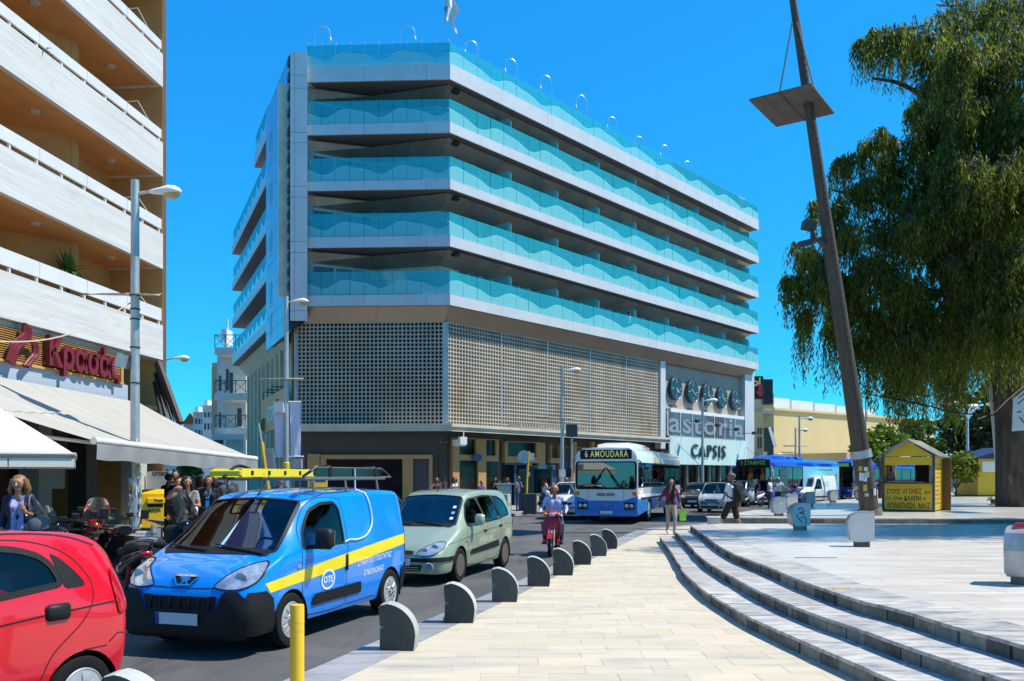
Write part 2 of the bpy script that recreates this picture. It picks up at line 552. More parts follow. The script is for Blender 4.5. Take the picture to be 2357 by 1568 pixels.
mb.prism(body,-.05,.541)
PLAZA=mb.build('plaza',M_PGROUT,kind='structure')
for i in(0,1):
 mb=MB()
 fr=[(CV[i](v)+.05,v)for v in ysm];bk=[(CV[i+1](v)+.10,v)for v in ysm]
 mb.prism(fr+list(reversed(bk)),-.05,ZS[i+1]-.034)
 mb.build('step_core',M_RISDARK,PLAZA)
STEP_STONE,TREAD=0,0
def arc_walk(fn,y0,y1,ln):
 y=y0
 while y<y1-.02:
  s=(fn(y+.05)-fn(y))/.05
  dy=ln(y)/math.sqrt(1+s*s)
  yield y,min(y+dy,y1)
  y+=dy
for i in range(3):
 z0,z1=ZS[i],ZS[i+1]
 fn=CV[i]
 for ya,yb in arc_walk(fn,5.6,YB,lambda y:rnd.choice((.30,.36,.40,.44))):
  a,b=Vector((fn(ya),ya,0)),Vector((fn(yb),yb,0))
  u=(b-a);L_=u.length;u.normalize();w=Vector((u.y,-u.x,0))
  rec=.028+rnd.uniform(-.010,.016)
  mb=MB()
  mb.obx(a,u,w,.008,L_-.008,rec,rec+.09,z0-.02,z1-.038-rnd.uniform(0,.004))
  mb.build('riser_stone',M_RISER,PLAZA)
 for ya,yb in arc_walk(fn,5.6,YB,lambda y:rnd.uniform(.75,1.05)):
  nsub=3
  inner=CV[i+1]if i<2 else(lambda yy:cv3(yy)+.62)
  ovr=.02 if i<2 else 0
  o=rnd.uniform(-.012,.012)
  pts=[(fn(ya+.004+(yb-ya-.008)*k/nsub)+o,ya+.004+(yb-ya-.008)*k/nsub)for k in range(nsub+1)]
  bk=[(inner(p[1])+ovr,p[1])for p in pts]
  mb=MB();mb.prism(pts+list(reversed(bk)),z1-.034,z1+rnd.uniform(-.0015,.002))
  mb.build('tread_slab',M_GREYM,PLAZA)
mb=MB()
for i in range(3):
 xa,xb=CV[i](YB),(CV[i+1](YB)if i<2 else 40)
 mb.bx(xa+.01,xb+.02,YB+.003,YB+.09,ZS[0]-.02,ZS[i+1]-.002)
mb.build('step_end',M_RISER,PLAZA)
M_SL=MB();n_ind=0
sl_mesh=[MB().box((0,0,0),(.894,.594,.02),b=.002).mesh('slab',M_PALE)for _ in range(2)]
row=0;y=5.2
while y<YB-.05:
 x=3.0+(row%2)*.45
 d=min(.6,YB-y)
 while x<40:
  if x+.9>cv3(y+d/2)+.62 and x<3.5+y*.75:
   lo=max(cv3(y),cv3(y+d))+.63
   if x>lo and d>.59 and n_ind<290:
    n_ind+=1
    link('slab',sl_mesh[n_ind%2],PLAZA,(x+.45,y+d/2,.54+rnd.uniform(-.0006,.0006)))
   else:
    poly=[(x+.003,y+.003),(x+.897,y+.003),(x+.897,y+d-.003),(x+.003,y+d-.003)]
    y_a,y_b=y,y+d
    xa,xb=cv3(y_a)+.626,cv3(y_b)+.626
    poly=clip_poly(poly,lambda p:p[0]-(xa+(xb-xa)*(p[1]-y_a)/(y_b-y_a)))
    if len(poly)>2:M_SL.prism(poly,.53,.55+rnd.uniform(-.0006,.0006))
  x+=.9
 y+=.6;row+=1
M_SL.build('slab_field',M_PALE,PLAZA,kind='stuff')
P2E=[(6.34,28.1),(8.7,32.5),(11.9,38.5),(14.9,43.7),(18.4,48.6),(32,66),(61,95)]
mb=MB();mb.prism([(p[0]+.06,p[1]+.06)for p in P2E]+[(140,95),(140,26.0),(15.4,27.06)],-.05,.541)
PLAZA2=mb.build('rear_plaza',M_PGROUT,kind='structure')
M_PALE2=mat('worn_marble',(.56,.53,.47),.28,spec=.3,col2=(.44,.42,.38),vscale=.5,world=True,stretch=(.4,1.2,1),island=.1,dirt=(.38,.38,.37),dscale=.5,dmin=.52,dmax=.8)
mb=MB();n=0
def in2(x,y):return in_poly(x,y,P2E+[(140,95),(140,26),(15.4,27)])
y=27.1
while y<94:
 st=.9 if y<45 else 2.7
 x=5.0
 while x<(60 if y<60 else 90):
  if in2(x+.02,y+.02)and in2(x+st,y+st)and in2(x+.02,y+st)and in2(x+st,y+.02):
   mb.bx(x+.004,x+st-.004,y+.004,y+st-.004,.53,.55+rnd.uniform(-.0008,.0008))
  x+=st
 y+=st
mb.build('slab_field',M_PALE2,PLAZA2,kind='stuff')
a0=Vector((6.34,28.1,0));b0=Vector((15.4,27.0,0));c0=Vector((60,26.2,0))
for a,b in((a0,b0),(b0,c0)):
 u=(b-a);L_=u.length;u.normalize();w=Vector((-u.y,u.x,0))
 s=0.0
 while s<L_-.01:
  e=min(s+.9,L_)
  mb=MB();mb.obx(a,u,w,s+.004,e-.004,-.03,.85,.515,.5525)
  mb.build('border_slab',M_GREYM,PLAZA2)
  mb=MB();mb.obx(a,u,w,s+.004,e-.004,.0,.1,.08,.515)
  mb.build('riser_stone',M_RISER,PLAZA2)
  s+=.9
  if s>20:break
mb=MB()
for p,q in zip(P2E[:-1],P2E[1:]):
 a,b=Vector((*p,0)),Vector((*q,0));u=(b-a);L_=u.length;u.normalize();w=Vector((-u.y,u.x,0))
 mb.obx(a,u,w,0,L_,-.5,.02,.0,.5515)
mb.build('border_run',M_GREYM,PLAZA2,kind='stuff')
KF=[(-60,44),(-16,41.5),(-4,39.0),(-1.2,39.0),(-.2,40.0),(1.7,44.3),(9,56),(24,78),(60,131)]
mb=MB();mb.prism([(p[0],p[1])for p in KF]+[(60,160),(-20,160),(-60,60)],-.1,.118)
WALK=mb.build('pavement',M_WALKGREY,kind='structure')
for a,b in zip(KF[1:-1],KF[2:]):
 a,b=Vector((*a,0)),Vector((*b,0));u=(b-a);L_=u.length;u.normalize();w=Vector((-u.y,u.x,0));s=0
 while s<min(L_,30)-.05:
  e=min(s+1.0,L_)
  mb=MB();mb.obx(a,u,w,s+.006,e-.006,-.04,.22,-.05,.124+rnd.uniform(-.004,.004));mb.build('kerb_stone',M_KERB,WALK);s+=1.0
KL=[(-12,0),(-9.6,6),(-7.35,13),(-6.2,18),(-5.8,23),(-6.6,27.5),(-10.2,31.5),(-17,52)]
mb=MB();mb.prism(KL+[(-60,60),(-60,0)],-.1,.1)
WALK2=mb.build('pavement',M_WALKGREY,kind='structure')
for a,b in zip(KL[:-1],KL[1:]):
 a,b=Vector((*a,0)),Vector((*b,0));u=(b-a);L_=u.length;u.normalize();w=Vector((-u.y,u.x,0));s=0
 while s<L_-.05:
  e=min(s+1.0,L_)
  mb=MB();mb.obx(a,u,w,s+.006,e-.006,-.05,.2,-.05,.106+rnd.uniform(-.004,.004));mb.build('kerb_stone',M_KERB,WALK2);s+=1.0
# ================================================================ THE HOTEL
K=46.5
def hz(py):return H+(HZ-py)/F*K
M_FASC=mat('aluminium_cladding',(.60,.60,.615),.45,.1,col2=(.53,.535,.55),vscale=.8,world=True,dirt=(.36,.36,.38),dscale=1.0,dmin=.60,dmax=.85,dstretch=(2.2,2.2,.25))
M_SOFF=mat('soffit_panel',(.42,.38,.32),.35,.35,col2=(.26,.235,.20),vscale=.5,world=True)
M_BAND=mat('bronze_cladding',(.30,.235,.17),.32,.45,col2=(.36,.27,.19),vscale=.35,world=True)
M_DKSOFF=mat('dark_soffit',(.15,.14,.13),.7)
M_HWALL=mat('cream_render',(.78,.73,.60),.8,col2=(.62,.56,.43),vscale=1.5,world=True)
M_FRAME=mat('white_frame',(.72,.74,.74),.4)
M_DKGLASS=mat('room_glass',(.02,.045,.075),.06,.0,spec=.9,col2=(.05,.10,.15),vscale=1.3,world=True,stretch=(6,6,.5))
M_CURT=mat('curtain',(.22,.30,.36),.9,col2=(.12,.17,.22),vscale=8,stretch=(1,1,.08),world=True)
M_TURQ=glassmat('turquoise_glass',(.50,.86,.90),diff=(.06,.68,.78),dfac=.34,blend=.12)
M_FROST=glassmat('frosted_glass',(.35,.85,.90),diff=(.30,.84,.88),dfac=.64,trl=(.3,.9,.95),tfac=.15,gloss=.25,blend=.1)
M_RAIL=mat('steel_rail',(.70,.72,.74),.25,.7)
M_DKVENT=mat('dark_vent',(.02,.02,.024),.5)
M_LATT=mat('screen_concrete',(.50,.455,.38),.75,col2=(.38,.34,.27),vscale=.6,world=True,dirt=(.38,.23,.08),dscale=.55,dmin=.52,dmax=.75,dstretch=(1.6,1.6,.35))
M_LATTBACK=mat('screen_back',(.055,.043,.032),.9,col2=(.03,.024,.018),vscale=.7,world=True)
M_TANFR=mat('ochre_frame',(.46,.27,.095),.6,col2=(.40,.23,.08),vscale=1.2,world=True)
M_BROWN=mat('brown_wall',(.055,.042,.034),.6,col2=(.075,.058,.048),vscale=.8,world=True)
M_SHOPGL=mat('shop_glass',(.010,.011,.014),.08,spec=.25)
M_NAVYFR=mat('navy_frame',(.02,.05,.13),.5)
M_CANO=mat('canopy_beige',(.60,.55,.45),.6,col2=(.50,.45,.36),vscale=1.2,world=True)
M_CLOCKW=mat('sand_concrete',(.40,.35,.29),.85,col2=(.34,.295,.25),vscale=.9,world=True,bump=.3,bscale=20,stretch=(1,1,.3))
M_TEAL=mat('dark_teal',(.016,.045,.065),.35)
M_LETTERW=mat('clock_mark',(.65,.72,.74),.5)
HOT=thing('hotel','tall grey hotel with turquoise glass balconies above a concrete lattice screen','hotel',(0,0,0))
C=Vector(((1036-CX)/F*K,K,0))
KL_=K*1.008
Lp=Vector(((706-CX)/F*KL_,KL_,0))
UR=Vector((.6528,.7576,0));NR=Vector((.7576,-.6528,0))
UC=(C-Lp).normalized();NC=Vector((UC.y,-UC.x,0))
LC=(C-Lp).length
TR=37.8
EX=C+UR*TR
UL=Vector((-.4087,.9127,0));NL=Vector((-.9127,-.4087,0))
MIT=(1-NR.dot(NC))/(NR.dot(UC))if abs(NR.dot(UC))>1e-6 else 0
def cin(i):
 return C-NC*i-UC*(i*math.tan(.5*math.acos(max(-1,min(1,NC.dot(NR))))))
def tpx(px,i):
 B=C-NR*i;q=(px-CX)/F
 return(q*B.y-B.x)/(UR.x-q*UR.y)
def spx(px,i):
 B=Lp-NC*i;q=(px-CX)/F
 return(q*B.y-B.x)/(UC.x-q*UC.y)
def zr(px,py,i):
 t=tpx(px,i);y=(C-NR*i+UR*t).y
 return H+(HZ-py)/F*y
def zc_(px,py,i):
 y=(Lp-NC*i+UC*spx(px,i)).y
 return H+(HZ-py)/F*y
FL=[(145.6,182),(281,305),(413,434.5),(542,566.7),(677,702)]
FLZ=[(hz(a),hz(b))for a,b in FL]
INB=9.0
back=[EX-NR*INB+UR*-.3,Lp+UC*2.0-NC*INB]
BAY=4.45
mesh_top,mesh_bot=H+(HZ-741)/F*(K+.75),H+(HZ-977)/F*(K+.75)
mb=MB();mb.obx(Lp,UC,-NC,-.6,.12,.8,3,FLZ[4][0],FLZ[0][0]-.02);mb.build('filler_panel',M_FASC,HOT)
for k,(zt,zb)in enumerate(FLZ):
 mb=MB()
 pl=[Lp+UC*.06-NC*.06,cin(.06),EX-NR*.06-UR*.06]+back
 mb.prism([(p.x,p.y)for p in pl],zb+.05,zt-.05)
 mb.build('floor_slab',M_DKSOFF,HOT)
 cuts=[.0,.40*LC,.835*LC,LC]
 fm=[]
 for a,b in zip(cuts[:-1],cuts[1:]):
  mb=MB();mb.obx(Lp,UC,-NC,a+.008,b-(.008 if b<LC else 0),0,.09,zb,zt)
  mb.build('fascia_panel',M_FASC,HOT)
 n=9
 for j in range(n):
  a,b=TR*j/n,TR*(j+1)/n
  mb=MB();mb.obx(C,UR,-NR,a+(.008 if j else .0),b-.008,0,.09,zb,zt)
  mb.build('fascia_panel',M_FASC,HOT)
 mb=MB()
 w0=Lp-UC*.55-NC*.75
 mb.add([Lp+Vector((0,0,zb)),Lp+Vector((0,0,zt)),w0+Vector((0,0,zt)),w0+Vector((0,0,zb))],[(0,1,2,3)])
 e1=EX-NR*INB
 mb.obx(EX,-NR,-UR,0,INB,-.0,.09,zb,zt)
 mb.build('fascia_return',M_FASC,HOT)
W0=Vector(((709-CX)/F*47.7,47.7,0));W1=Vector(((857-CX)/F*49.3,49.3,0));W2=C-NR*1.75+UR*.9
W3=EX-NR*1.75-UR*.5
zlo,zhi=FLZ[4][0],FLZ[0][1]
mb=MB()
for a,b in((W0,W1),(W1,W2),(W2,W3)):
 u=(b-a);L_=u.length;u.normalize();w=Vector((-u.y,u.x,0))
 mb.obx(a,u,w,-1.6 if a is W0 else 0,L_,0,.2,zlo,zhi)
mb.build('wall',M_HWALL,HOT)
mb=MB();mb.prism([(p.x,p.y)for p in(W0+Vector((.2,.6,0)),W1+Vector((0,.5,0)),W2+Vector((0,.5,0)),W3-NR*.5,back[0],back[1])],4.0,zhi-.1)
mb.build('core',M_BROWN,HOT)
def glazing(a,u,w,s0,s1,z0,z1,npan,curt):
 """a sliding door set in the wall: frame, panes, curtain behind each pane"""
 mb=MB();fw=.07
 mb.obx(a,u,w,s0,s1,-.035,.05,z1-fw,z1);mb.obx(a,u,w,s0,s1,-.035,.05,z0,z0+fw)
 for k in range(npan+1):
  s=s0+(s1-s0)*k/npan
  mb.obx(a,u,w,s-fw/2,s+fw/2,-.03,.045,z0+fw,z1-fw)
 fr=mb.build('window',M_FRAME,HOT)
 for k in range(npan):
  mb=MB();mb.obx(a,u,w,s0+(s1-s0)*k/npan+fw/2,s0+(s1-s0)*(k+1)/npan-fw/2,-.02,-.004,z0+fw,z1-fw)
  mb.build('pane',M_CURT if(k+curt)%3==0 else M_DKGLASS,fr)
for k in range(4):
 zb=FLZ[k][1];z0=FLZ[k+1][0]+.02;ztop=zb-.62
 u=(W1-W0);L_=u.length;u.normalize();w=Vector((-u.y,u.x,0))
 glazing(W0,u,w,.12,L_*.40,z0,ztop-.05,1,k);glazing(W0,u,w,L_*.42,L_-.1,z0,ztop-.05,2,k+1)
 O0,O1,O2,O3=W0+Vector((.02,-.25,0)),W1+Vector((.12,-.75,0)),cin(.55)+UR*.15,EX-NR*.75
 segs=[(O0,O1,W0,W1,1),(O1,O2,W1,W2,2),(O2,O3,W2,W3,8)]
 for a,b,c_,d_,n in segs:
  for j in range(n):
   p,q=a.lerp(b,j/n),a.lerp(b,(j+1)/n);r_,s_=c_.lerp(d_,j/n),c_.lerp(d_,(j+1)/n)
   e=(q-p).normalized()*.008
   mb=MB()
   z_=Vector((0,0,zb-.012));y_=Vector((0,0,ztop))
   nn=((r_-p)*1.0);nn.z=0
   off=-nn.normalized()*.02
   mb.slab(p+e+z_,r_+e+y_+off,s_-e+y_+off,q-e+z_,.03)
   mb.build('soffit_panel',M_SOFF,HOT)
 ur=UR;wr=-NR
 base=W2-UR*.9
 t=.85+.0
 tt=5.3
 bays=[tt+BAY*j for j in range(-1,8)]
 for j,tb in enumerate(bays):
  if tb+2.9<TR-1.0:
   s0=tb+1.55
   if s0>1.2:glazing(base,ur,wr,s0,s0+1.75,z0,z0+2.12,2,j+k)
   if 1.2<tb-.95:glazing(base,ur,wr,tb-.95,tb-.2,z0,z0+2.12,1,j+k+1)
  if tb<TR-.6 and tb>1:
   o=C-NR*.2+UR*tb
   mb=MB()
   P=[(0.05,0),(1.5,0),(1.5,1.95),(.22,1.95),(.05,1.72)]
   Mx=Matrix(((-NR.x,0,UR.x,o.x),(-NR.y,0,UR.y,o.y),(0,1,0,z0),(0,0,0,1)))
   mb.prism(P,-.012,.012,M=Mx)
   mb.build('divider_screen',M_FROST,HOT)
 o=cin(.62)+UR*.75;o.z=zb-.1
 mb=MB();mb.box((o.x,o.y,zb-.14),(.34,.3,.2),rz=.7);mb.build('soffit_light',M_DKVENT,HOT)
def balustrade(o,u,w,L_,n,z,gh,rh,roof,ph):
 """pane meshes are shared between alike panes; o at slab edge, u along, w inward"""
 pw=L_/n
 rotz=math.atan2(u.y,u.x)
 key=(round(pw,3),roof)
 if key not in PANES:
  PANES[key]=[]
  for q in range(4):
   mb=MB();mb.bx(.012,pw-.012,.0,.014,.03,gh,0)
   N_=8;top=[]
   for i in range(N_+1):
    xx=.014+(pw-.028)*i/N_
    th=2*math.pi*(q+xx/pw)/4
    top.append((xx,gh*(.50+.16*math.sin(th)+.05*math.sin(2*th+.6))))
   V=[Vector((x_,-.02,.035))for x_,_ in top]+[Vector((x_,-.02,z_))for x_,z_ in top]
   mb.add(V,[(i,i+1,N_+2+i,N_+1+i)for i in range(N_)],1)
   PANES[key].append(mb.mesh('glass_pane',[M_TURQ,M_FROST]))
 for j in range(n):
  link('glass_pane',PANES[key][(j+ph)%4],HOT,o+u*(pw*j)+w*.1+Vector((0,0,z)),(rnd.uniform(-.012,.012),0,rotz+rnd.uniform(-.010,.010)))
 mb=MB()
 a=o+w*.2
 mb.tube([a+Vector((0,0,z+rh)),a+u*L_+Vector((0,0,z+rh))],.026,6)
 for j in range(n+1):
  p=a+u*min(max(pw*j,.03),L_-.03)
  top=z+(gh+.16 if roof else rh)
  mb.tube([p+Vector((0,0,z)),p+Vector((0,0,top))],.02,5)
  if roof:mb.ball(p+Vector((0,0,top)),.05,6,4)
  else:mb.box((p.x,p.y,z+rh),(.09,.09,.07))
 mb.build('railing',M_RAIL,HOT,smooth=40)
PANES={}
for k,(zt,zb)in enumerate(FLZ):
 balustrade(Lp,UC,-NC,LC,10,zt,1.16 if k==0 else 1.28,.80,k==0,2)
 balustrade(C,UR,-NR,TR,34,zt,1.16 if k==0 else 1.28,.80,k==0,k%2)
 mb=MB();mb.obx(EX,-NR,-UR,.1,5.5,.08,.1,zt,zt+1.2);mb.build('end_pane',M_TURQ,HOT)
 mb=MB();mb.obx(Lp,-NC,UC,.1,1.0,.0,.014,zt,zt+1.2);mb.build('end_pane',M_TURQ,HOT)
kb=46.6
bx0,bx1=(668-CX)/F*kb,(707-CX)/F*kb
zs=[hz(117)]+[hz(p)for p in(171,201,303,327,428,452,555,580,690,714)]+[hz(738)]
mb=MB()
UB=UL
o=Vector((bx0,kb,0));wv=Vector((1,0.02,0)).normalized()
wid=bx1-bx0
mb.obx(o+UB*.05,wv,UB,.03,wid-.03,0,1.4,zs[-1]+.03,zs[0]-.03)
mb.build('column_core',M_DKVENT,HOT)
for a,b in zip(zs[:-1],zs[1:]):
 for s0,s1 in((0,wid*.26),(wid*.26,wid)):
  mb=MB();mb.obx(o,wv,UB,s0+.008,s1-.008,0,.06,b+.01,a-.01);mb.build('cladding_panel',M_FASC,HOT)
 mb=MB();mb.obx(o+wv*wid,-wv,UB,-.02,.04,.07,1.5,b+.01,a-.01);mb.build('cladding_panel',M_FASC,HOT)
FKN=o+UB*.02
fl_len=8.6
zz=[hz(117),hz(281),hz(413),hz(542),hz(677),hz(760)]
M_FLK=mat('flank_metal',(.33,.42,.55),.22,.55,col2=(.26,.34,.46),vscale=.5,world=True)
for a,b in zip(zz[:-1],zz[1:]):
 for j in range(4):
  for h0,h1 in((0,.5),(.5,1)):
   mb=MB();mb.obx(FKN,UB,-NL,.3+(fl_len-.3)*j/4+.012,.3+(fl_len-.3)*(j+1)/4-.012,0,.1,b+(a-b)*h0+.012,b+(a-b)*h1-.012)
   mb.build('flank_panel',M_FLK,HOT)
 for f in(.2,.45,.7,.92):
  zc0=b+(a-b)*f
  mb=MB();mb.obx(FKN,UB,-NL,.04,.55,-.06,.15,zc0-.33,zc0+.10);mb.build('vent',M_DKVENT,HOT)
 mb=MB();mb.obx(FKN,UB,-NL,6.3,7.2,-.03,.08,b+.55,b+2.1);win=mb.build('window',M_FRAME,HOT)
 mb=MB();mb.obx(FKN,UB,-NL,6.4,7.1,-.04,-.0,b+.65,b+2.0);mb.build('pane',M_DKGLASS,win)
mb=MB();mb.obx(FKN,UB,-NL,.05,fl_len,.12,.5,hz(748),hz(119));mb.build('flank_core',M_DKVENT,HOT)
NE=Vector(((613.5-CX)/F*54.6,54.6,0))
for k,(zt,zb)in enumerate(FLZ):
 ln=5.6 if k==0 else 19.0
 mb=MB();mb.obx(NE,UL,-NL,0,ln,0,1.5,zb,zt);mb.build('fascia_panel',M_FASC,HOT)
 mb=MB();mb.obx(NE,UL,-NL,.05,ln,.03,2.6,zb-.05,zb-.003);mb.build('soffit_panel',M_DKSOFF,HOT)
 mb=MB();N_=int(ln/.28)
 top=[(i*ln/N_,.52+.26*math.sin(2*math.pi*i*ln/N_/2.2))for i in range(N_+1)]
 V=[NE+UL*a+NL*-.08+Vector((0,0,zt))for a,_ in top]+[NE+UL*a+NL*-.08+Vector((0,0,zt+b))for a,b in top]
 mb.add(V,[(i,i+1,N_+2+i,N_+1+i)for i in range(N_)],1)
 mb.obx(NE,UL,-NL,0,ln,.1,.115,zt,zt+1.25,0)
 mb.obx(NE,-NL,UL,.12,1.4,.04,.055,zt,zt+1.25,0)
 mb.build('glass_balustrade',[M_TURQ,M_FROST],HOT)
 mb=MB();mb.tube([NE-NL*.2+Vector((0,0,zt+.85)),NE-NL*.2+UL*ln+Vector((0,0,zt+.85))],.028,5)
 for i in range(int(ln/1.1)+1):
  p=NE-NL*.2+UL*(i*1.1);mb.tube([p+Vector((0,0,zt)),p+Vector((0,0,zt+(1.3 if k==0 else .85)))],.02,5)
 mb.build('railing',M_RAIL,HOT)
mb=MB();mb.obx(NE-NL*1.55,UL,-NL,-.3,19.2,0,4,.1,FLZ[1][1]);mb.obx(NE-NL*1.55,UL,-NL,-.2,5.6,.02,4,FLZ[1][1],FLZ[0][1]);mb.build('side_wall',M_HWALL,HOT)
zf=FLZ[4][1]
M_RIB=mat('rib_concrete',(.66,.54,.37),.85,col2=(.54,.43,.29),vscale=.8,world=True,dirt=(.2,.17,.13),dscale=.6,dstretch=(2,2,.2))
mb=MB()
q0,q1=NE-NL*.55,NE-NL*1.5
mb.add([q0+Vector((0,0,zf-.05)),q0+UL*19+Vector((0,0,zf-.05)),q1+UL*19+Vector((0,0,zf-1.3)),q1+Vector((0,0,zf-1.3))],[(0,1,2,3)])
mb.build('sloped_cornice',M_RIB,HOT)
for j in range(13):
 mb=MB();mb.obx(NE-NL*1.55,UL,NL,-7.0+j*2.0,-7.0+j*2.0+.55,.0 if j>3 else-.0,.55,.1,zf-1.1);mb.build('concrete_rib',M_RIB,HOT)
mb=MB();mb.obx(NE-NL*1.6,UL,-NL,-7.6,0,0,3,.1,zf-.4);mb.build('side_wall',M_HWALL,HOT)
zb=FLZ[4][1]
ci0,ci1=cin(.15),cin(.75)
for a,b,c_,d_,n in((Lp+UC*.1-NC*.15,ci0,Lp-UC*.3-NC*.75,ci1,2),(ci0,EX-NR*.15-UR*.3,ci1,EX-NR*.75-UR*.6,9)):
 for j in range(n):
  p,q=a.lerp(b,j/n),a.lerp(b,(j+1)/n);r_,s_=c_.lerp(d_,j/n),c_.lerp(d_,(j+1)/n)
  e=(q-p).normalized()*.008
  mb=MB();z_=Vector((0,0,zb-.01));y_=Vector((0,0,mesh_top+.02))
  mb.slab(p+e+z_,r_+e+y_,s_-e+y_,q-e+z_,.04)
  mb.build('cladding_panel',M_BAND,HOT)
def lattice(o,u,w,s0,s1,z0,z1,nc,nr,wob):
 mb=MB();t=.062
 for i in range(nc+1):
  s=s0+(s1-s0)*i/nc
  mb.obx(o,u,w,s-t/2,s+t/2,.0,.13,z0,z1)
 for j in range(nr+1):
  z=z0+(z1-z0)*j/nr
  mb.obx(o,u,w,s0,s1,.004,.126,z-t/2,z+t/2)
 mb.build('lattice_screen',M_LATT,HOT)
i0=.75
oC=Lp-NC*i0;oR=C-NR*i0
sA,sB=spx(685,i0),spx(1019,i0)
lattice(oC,UC,-NC,sA,sB,mesh_bot,mesh_top,36,25,0)
mb=MB();mb.obx(oC,UC,-NC,sB+.03,sB+.30,-.02,.2,mesh_bot-.1,mesh_top);mb.obx(oC,UC,-NC,sA-.2,sA-.03,-.02,.2,mesh_bot-.1,mesh_top)
mb.build('screen_post',M_STEEL,HOT)
tt=[tpx(p,i0)for p in(1029,1154.7,1260.4,1359,1441.8,1519)]
for a,b in zip(tt[:-1],tt[1:]):
 lattice(oR,UR,-NR,a+.05,b-.05,mesh_bot,mesh_top,max(8,round((b-a)/.232)),25,0)
 mb=MB();mb.obx(oR,UR,-NR,a-.045,a+.045,-.015,.2,mesh_bot-.05,mesh_top);mb.build('screen_post',M_STEEL,HOT)
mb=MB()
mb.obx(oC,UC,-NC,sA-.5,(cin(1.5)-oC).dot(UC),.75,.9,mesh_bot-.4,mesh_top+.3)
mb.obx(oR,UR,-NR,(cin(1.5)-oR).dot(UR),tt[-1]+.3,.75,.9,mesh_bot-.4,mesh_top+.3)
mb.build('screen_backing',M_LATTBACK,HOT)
ta,tb_=tpx(1521,.6),tpx(1532,.6)
mb=MB();mb.obx(C-NR*.6,UR,-NR,ta,tb_,0,.5,3.9,mesh_top+.1);mb.build('steel_pier',M_FASC,HOT)
tc,td=tpx(1715,.5),tpx(1736,.5)
mb=MB();mb.obx(C-NR*.5,UR,-NR,tc,td,0,.6,.1,FLZ[4][1]-.05);mb.build('end_pier',M_FASC,HOT)
mb=MB();mb.obx(EX-NR*1.0,-NR,-UR,0,8,.35,.6,.1,FLZ[0][1]);mb.obx(EX-NR*1.3,-NR,UR,0,3.5,-.55,-.3,0.1,FLZ[0][0]+1.7);mb.build('end_wall',M_HWALL,HOT)
icw=1.0
t0,t1=tpx(1532,icw),tpx(1713,icw)
zcl0,zcl1=zr(1533,942,icw),mesh_top+.05
mb=MB();mb.obx(C-NR*icw,UR,-NR,t0,t1+.4,0,.3,zcl0+.05,zcl1);mb.build('clock_wall',M_CLOCKW,HOT)
mb=MB();mb.obx(C-NR*icw,UR,NR,t0,t1+.4,-.1,.45,zcl0-.22,zcl0+.05);mb.build('ledge',M_WHITE,HOT)
names=['NEW YORK','LONDON','ATHENS','PARIS','TOKYO']
hands=[(5.0,20),(10.1,20),(12.1,20),(11.3,20),(7.6,20)]
Mc=Matrix(((UR.x,0,NR.x),(UR.y,0,NR.y),(0,1,0)))
for px,py,nm,(hh,mm)in zip((1557,1595.5,1630,1663.5,1695),(895,902.5,909,916,922),names,hands):
 t=tpx(px,icw-.3);c=C-NR*icw+UR*t;c.z=zr(px,py,icw-.3)
 ck=thing('wall_clock','round dark wall clock above the word '+nm+' on the sandy wall','clock',c,0,'row of five wall clocks on the hotel')
 mb=MB();mb.lathe([(.84,-.0),(.86,.02),(.86,.30),(.82,.33),(.80,.31),(.001,.31)],40,M=Mc);mb.build('case',M_TEAL,ck,smooth=35)
 mb=MB()
 for a in range(4):
  th=a*math.pi/2
  d=Vector((math.sin(th),math.cos(th)))
  o=Mc@Vector((d.x*.60,d.y*.60,.325));r3=Mc.to_3x3()@Matrix.Rotation(-th,3,'Z')
  mb.box(o,(.03,.34,.02),rot=r3)
 mb.build('dial_mark',M_LETTERW,ck)
 for ang,ln_,wd in((hh/12*2*math.pi,.42,.06),(mm/60*2*math.pi,.62,.045)):
  mb=MB();d=Vector((math.sin(ang),math.cos(ang)))
  mb.box(Mc@Vector((d.x*(ln_/2-.08),d.y*(ln_/2-.08),.345)),(wd,ln_,.012),rot=Mc@Matrix.Rotation(-ang,3,'Z'))
  mb.build('hand',M_LETTERW,ck)
 mb=MB();o=C-NR*icw+UR*t;o.z=c.z-1.38
 put_text(mb,nm,o+NR*.02,UR,(0,0,1),height=.17,bold=.03,width=.155*len(nm)*1.05)
 mb.build('lettering',M_DKVENT,HOT)
M_BANGL=glassmat('banner_glass',(.55,.62,.70),diff=(.45,.52,.60),dfac=.22,blend=.2)
M_BANDK=mat('banner_dark',(.02,.022,.04),.12,spec=.7)
M_BANLET=mat('frosted_letter',(.24,.29,.35),.5)
ib=.55
zb0,zb1=zr(1533,1000,ib),zr(1533,947,ib)
ts=[tpx(1536+(1713-1536)*k/7,ib)for k in range(8)]
ts=[ts[0]+(ts[7]-ts[0])*k/7 for k in range(8)]
SGN=thing('hotel_sign','long glass sign reading astoria in frosted letters under the clocks','sign',(0,0,0))
for a,b in zip(ts[:-1],ts[1:]):
 mb=MB();mb.obx(C-NR*ib,UR,-NR,a+.03,b-.03,0,.02,zb0,zb1);mb.build('glass_panel',M_BANGL,SGN)
 mb=MB();mb.obx(C-NR*ib,UR,-NR,a-.03,a+.03,-.06,.04,zb0-.08,zb1+.1);mb.build('post',M_WHITE,SGN)
 mb=MB();mb.obx(C-NR*ib,UR,-NR,a+.04,b-.04,.05,.08,zb0+.02,zb0+(zb1-zb0)*.52);mb.build('dark_backing',M_BANDK,SGN)
mb=MB();mb.obx(C-NR*ib,UR,-NR,ts[0],ts[-1],-.05,.05,zb0-.1,zb0-.03);mb.obx(C-NR*ib,UR,-NR,ts[0],ts[-1],.1,.3,zb0-.02,zb1);mb.build('rail',M_STEEL,SGN)
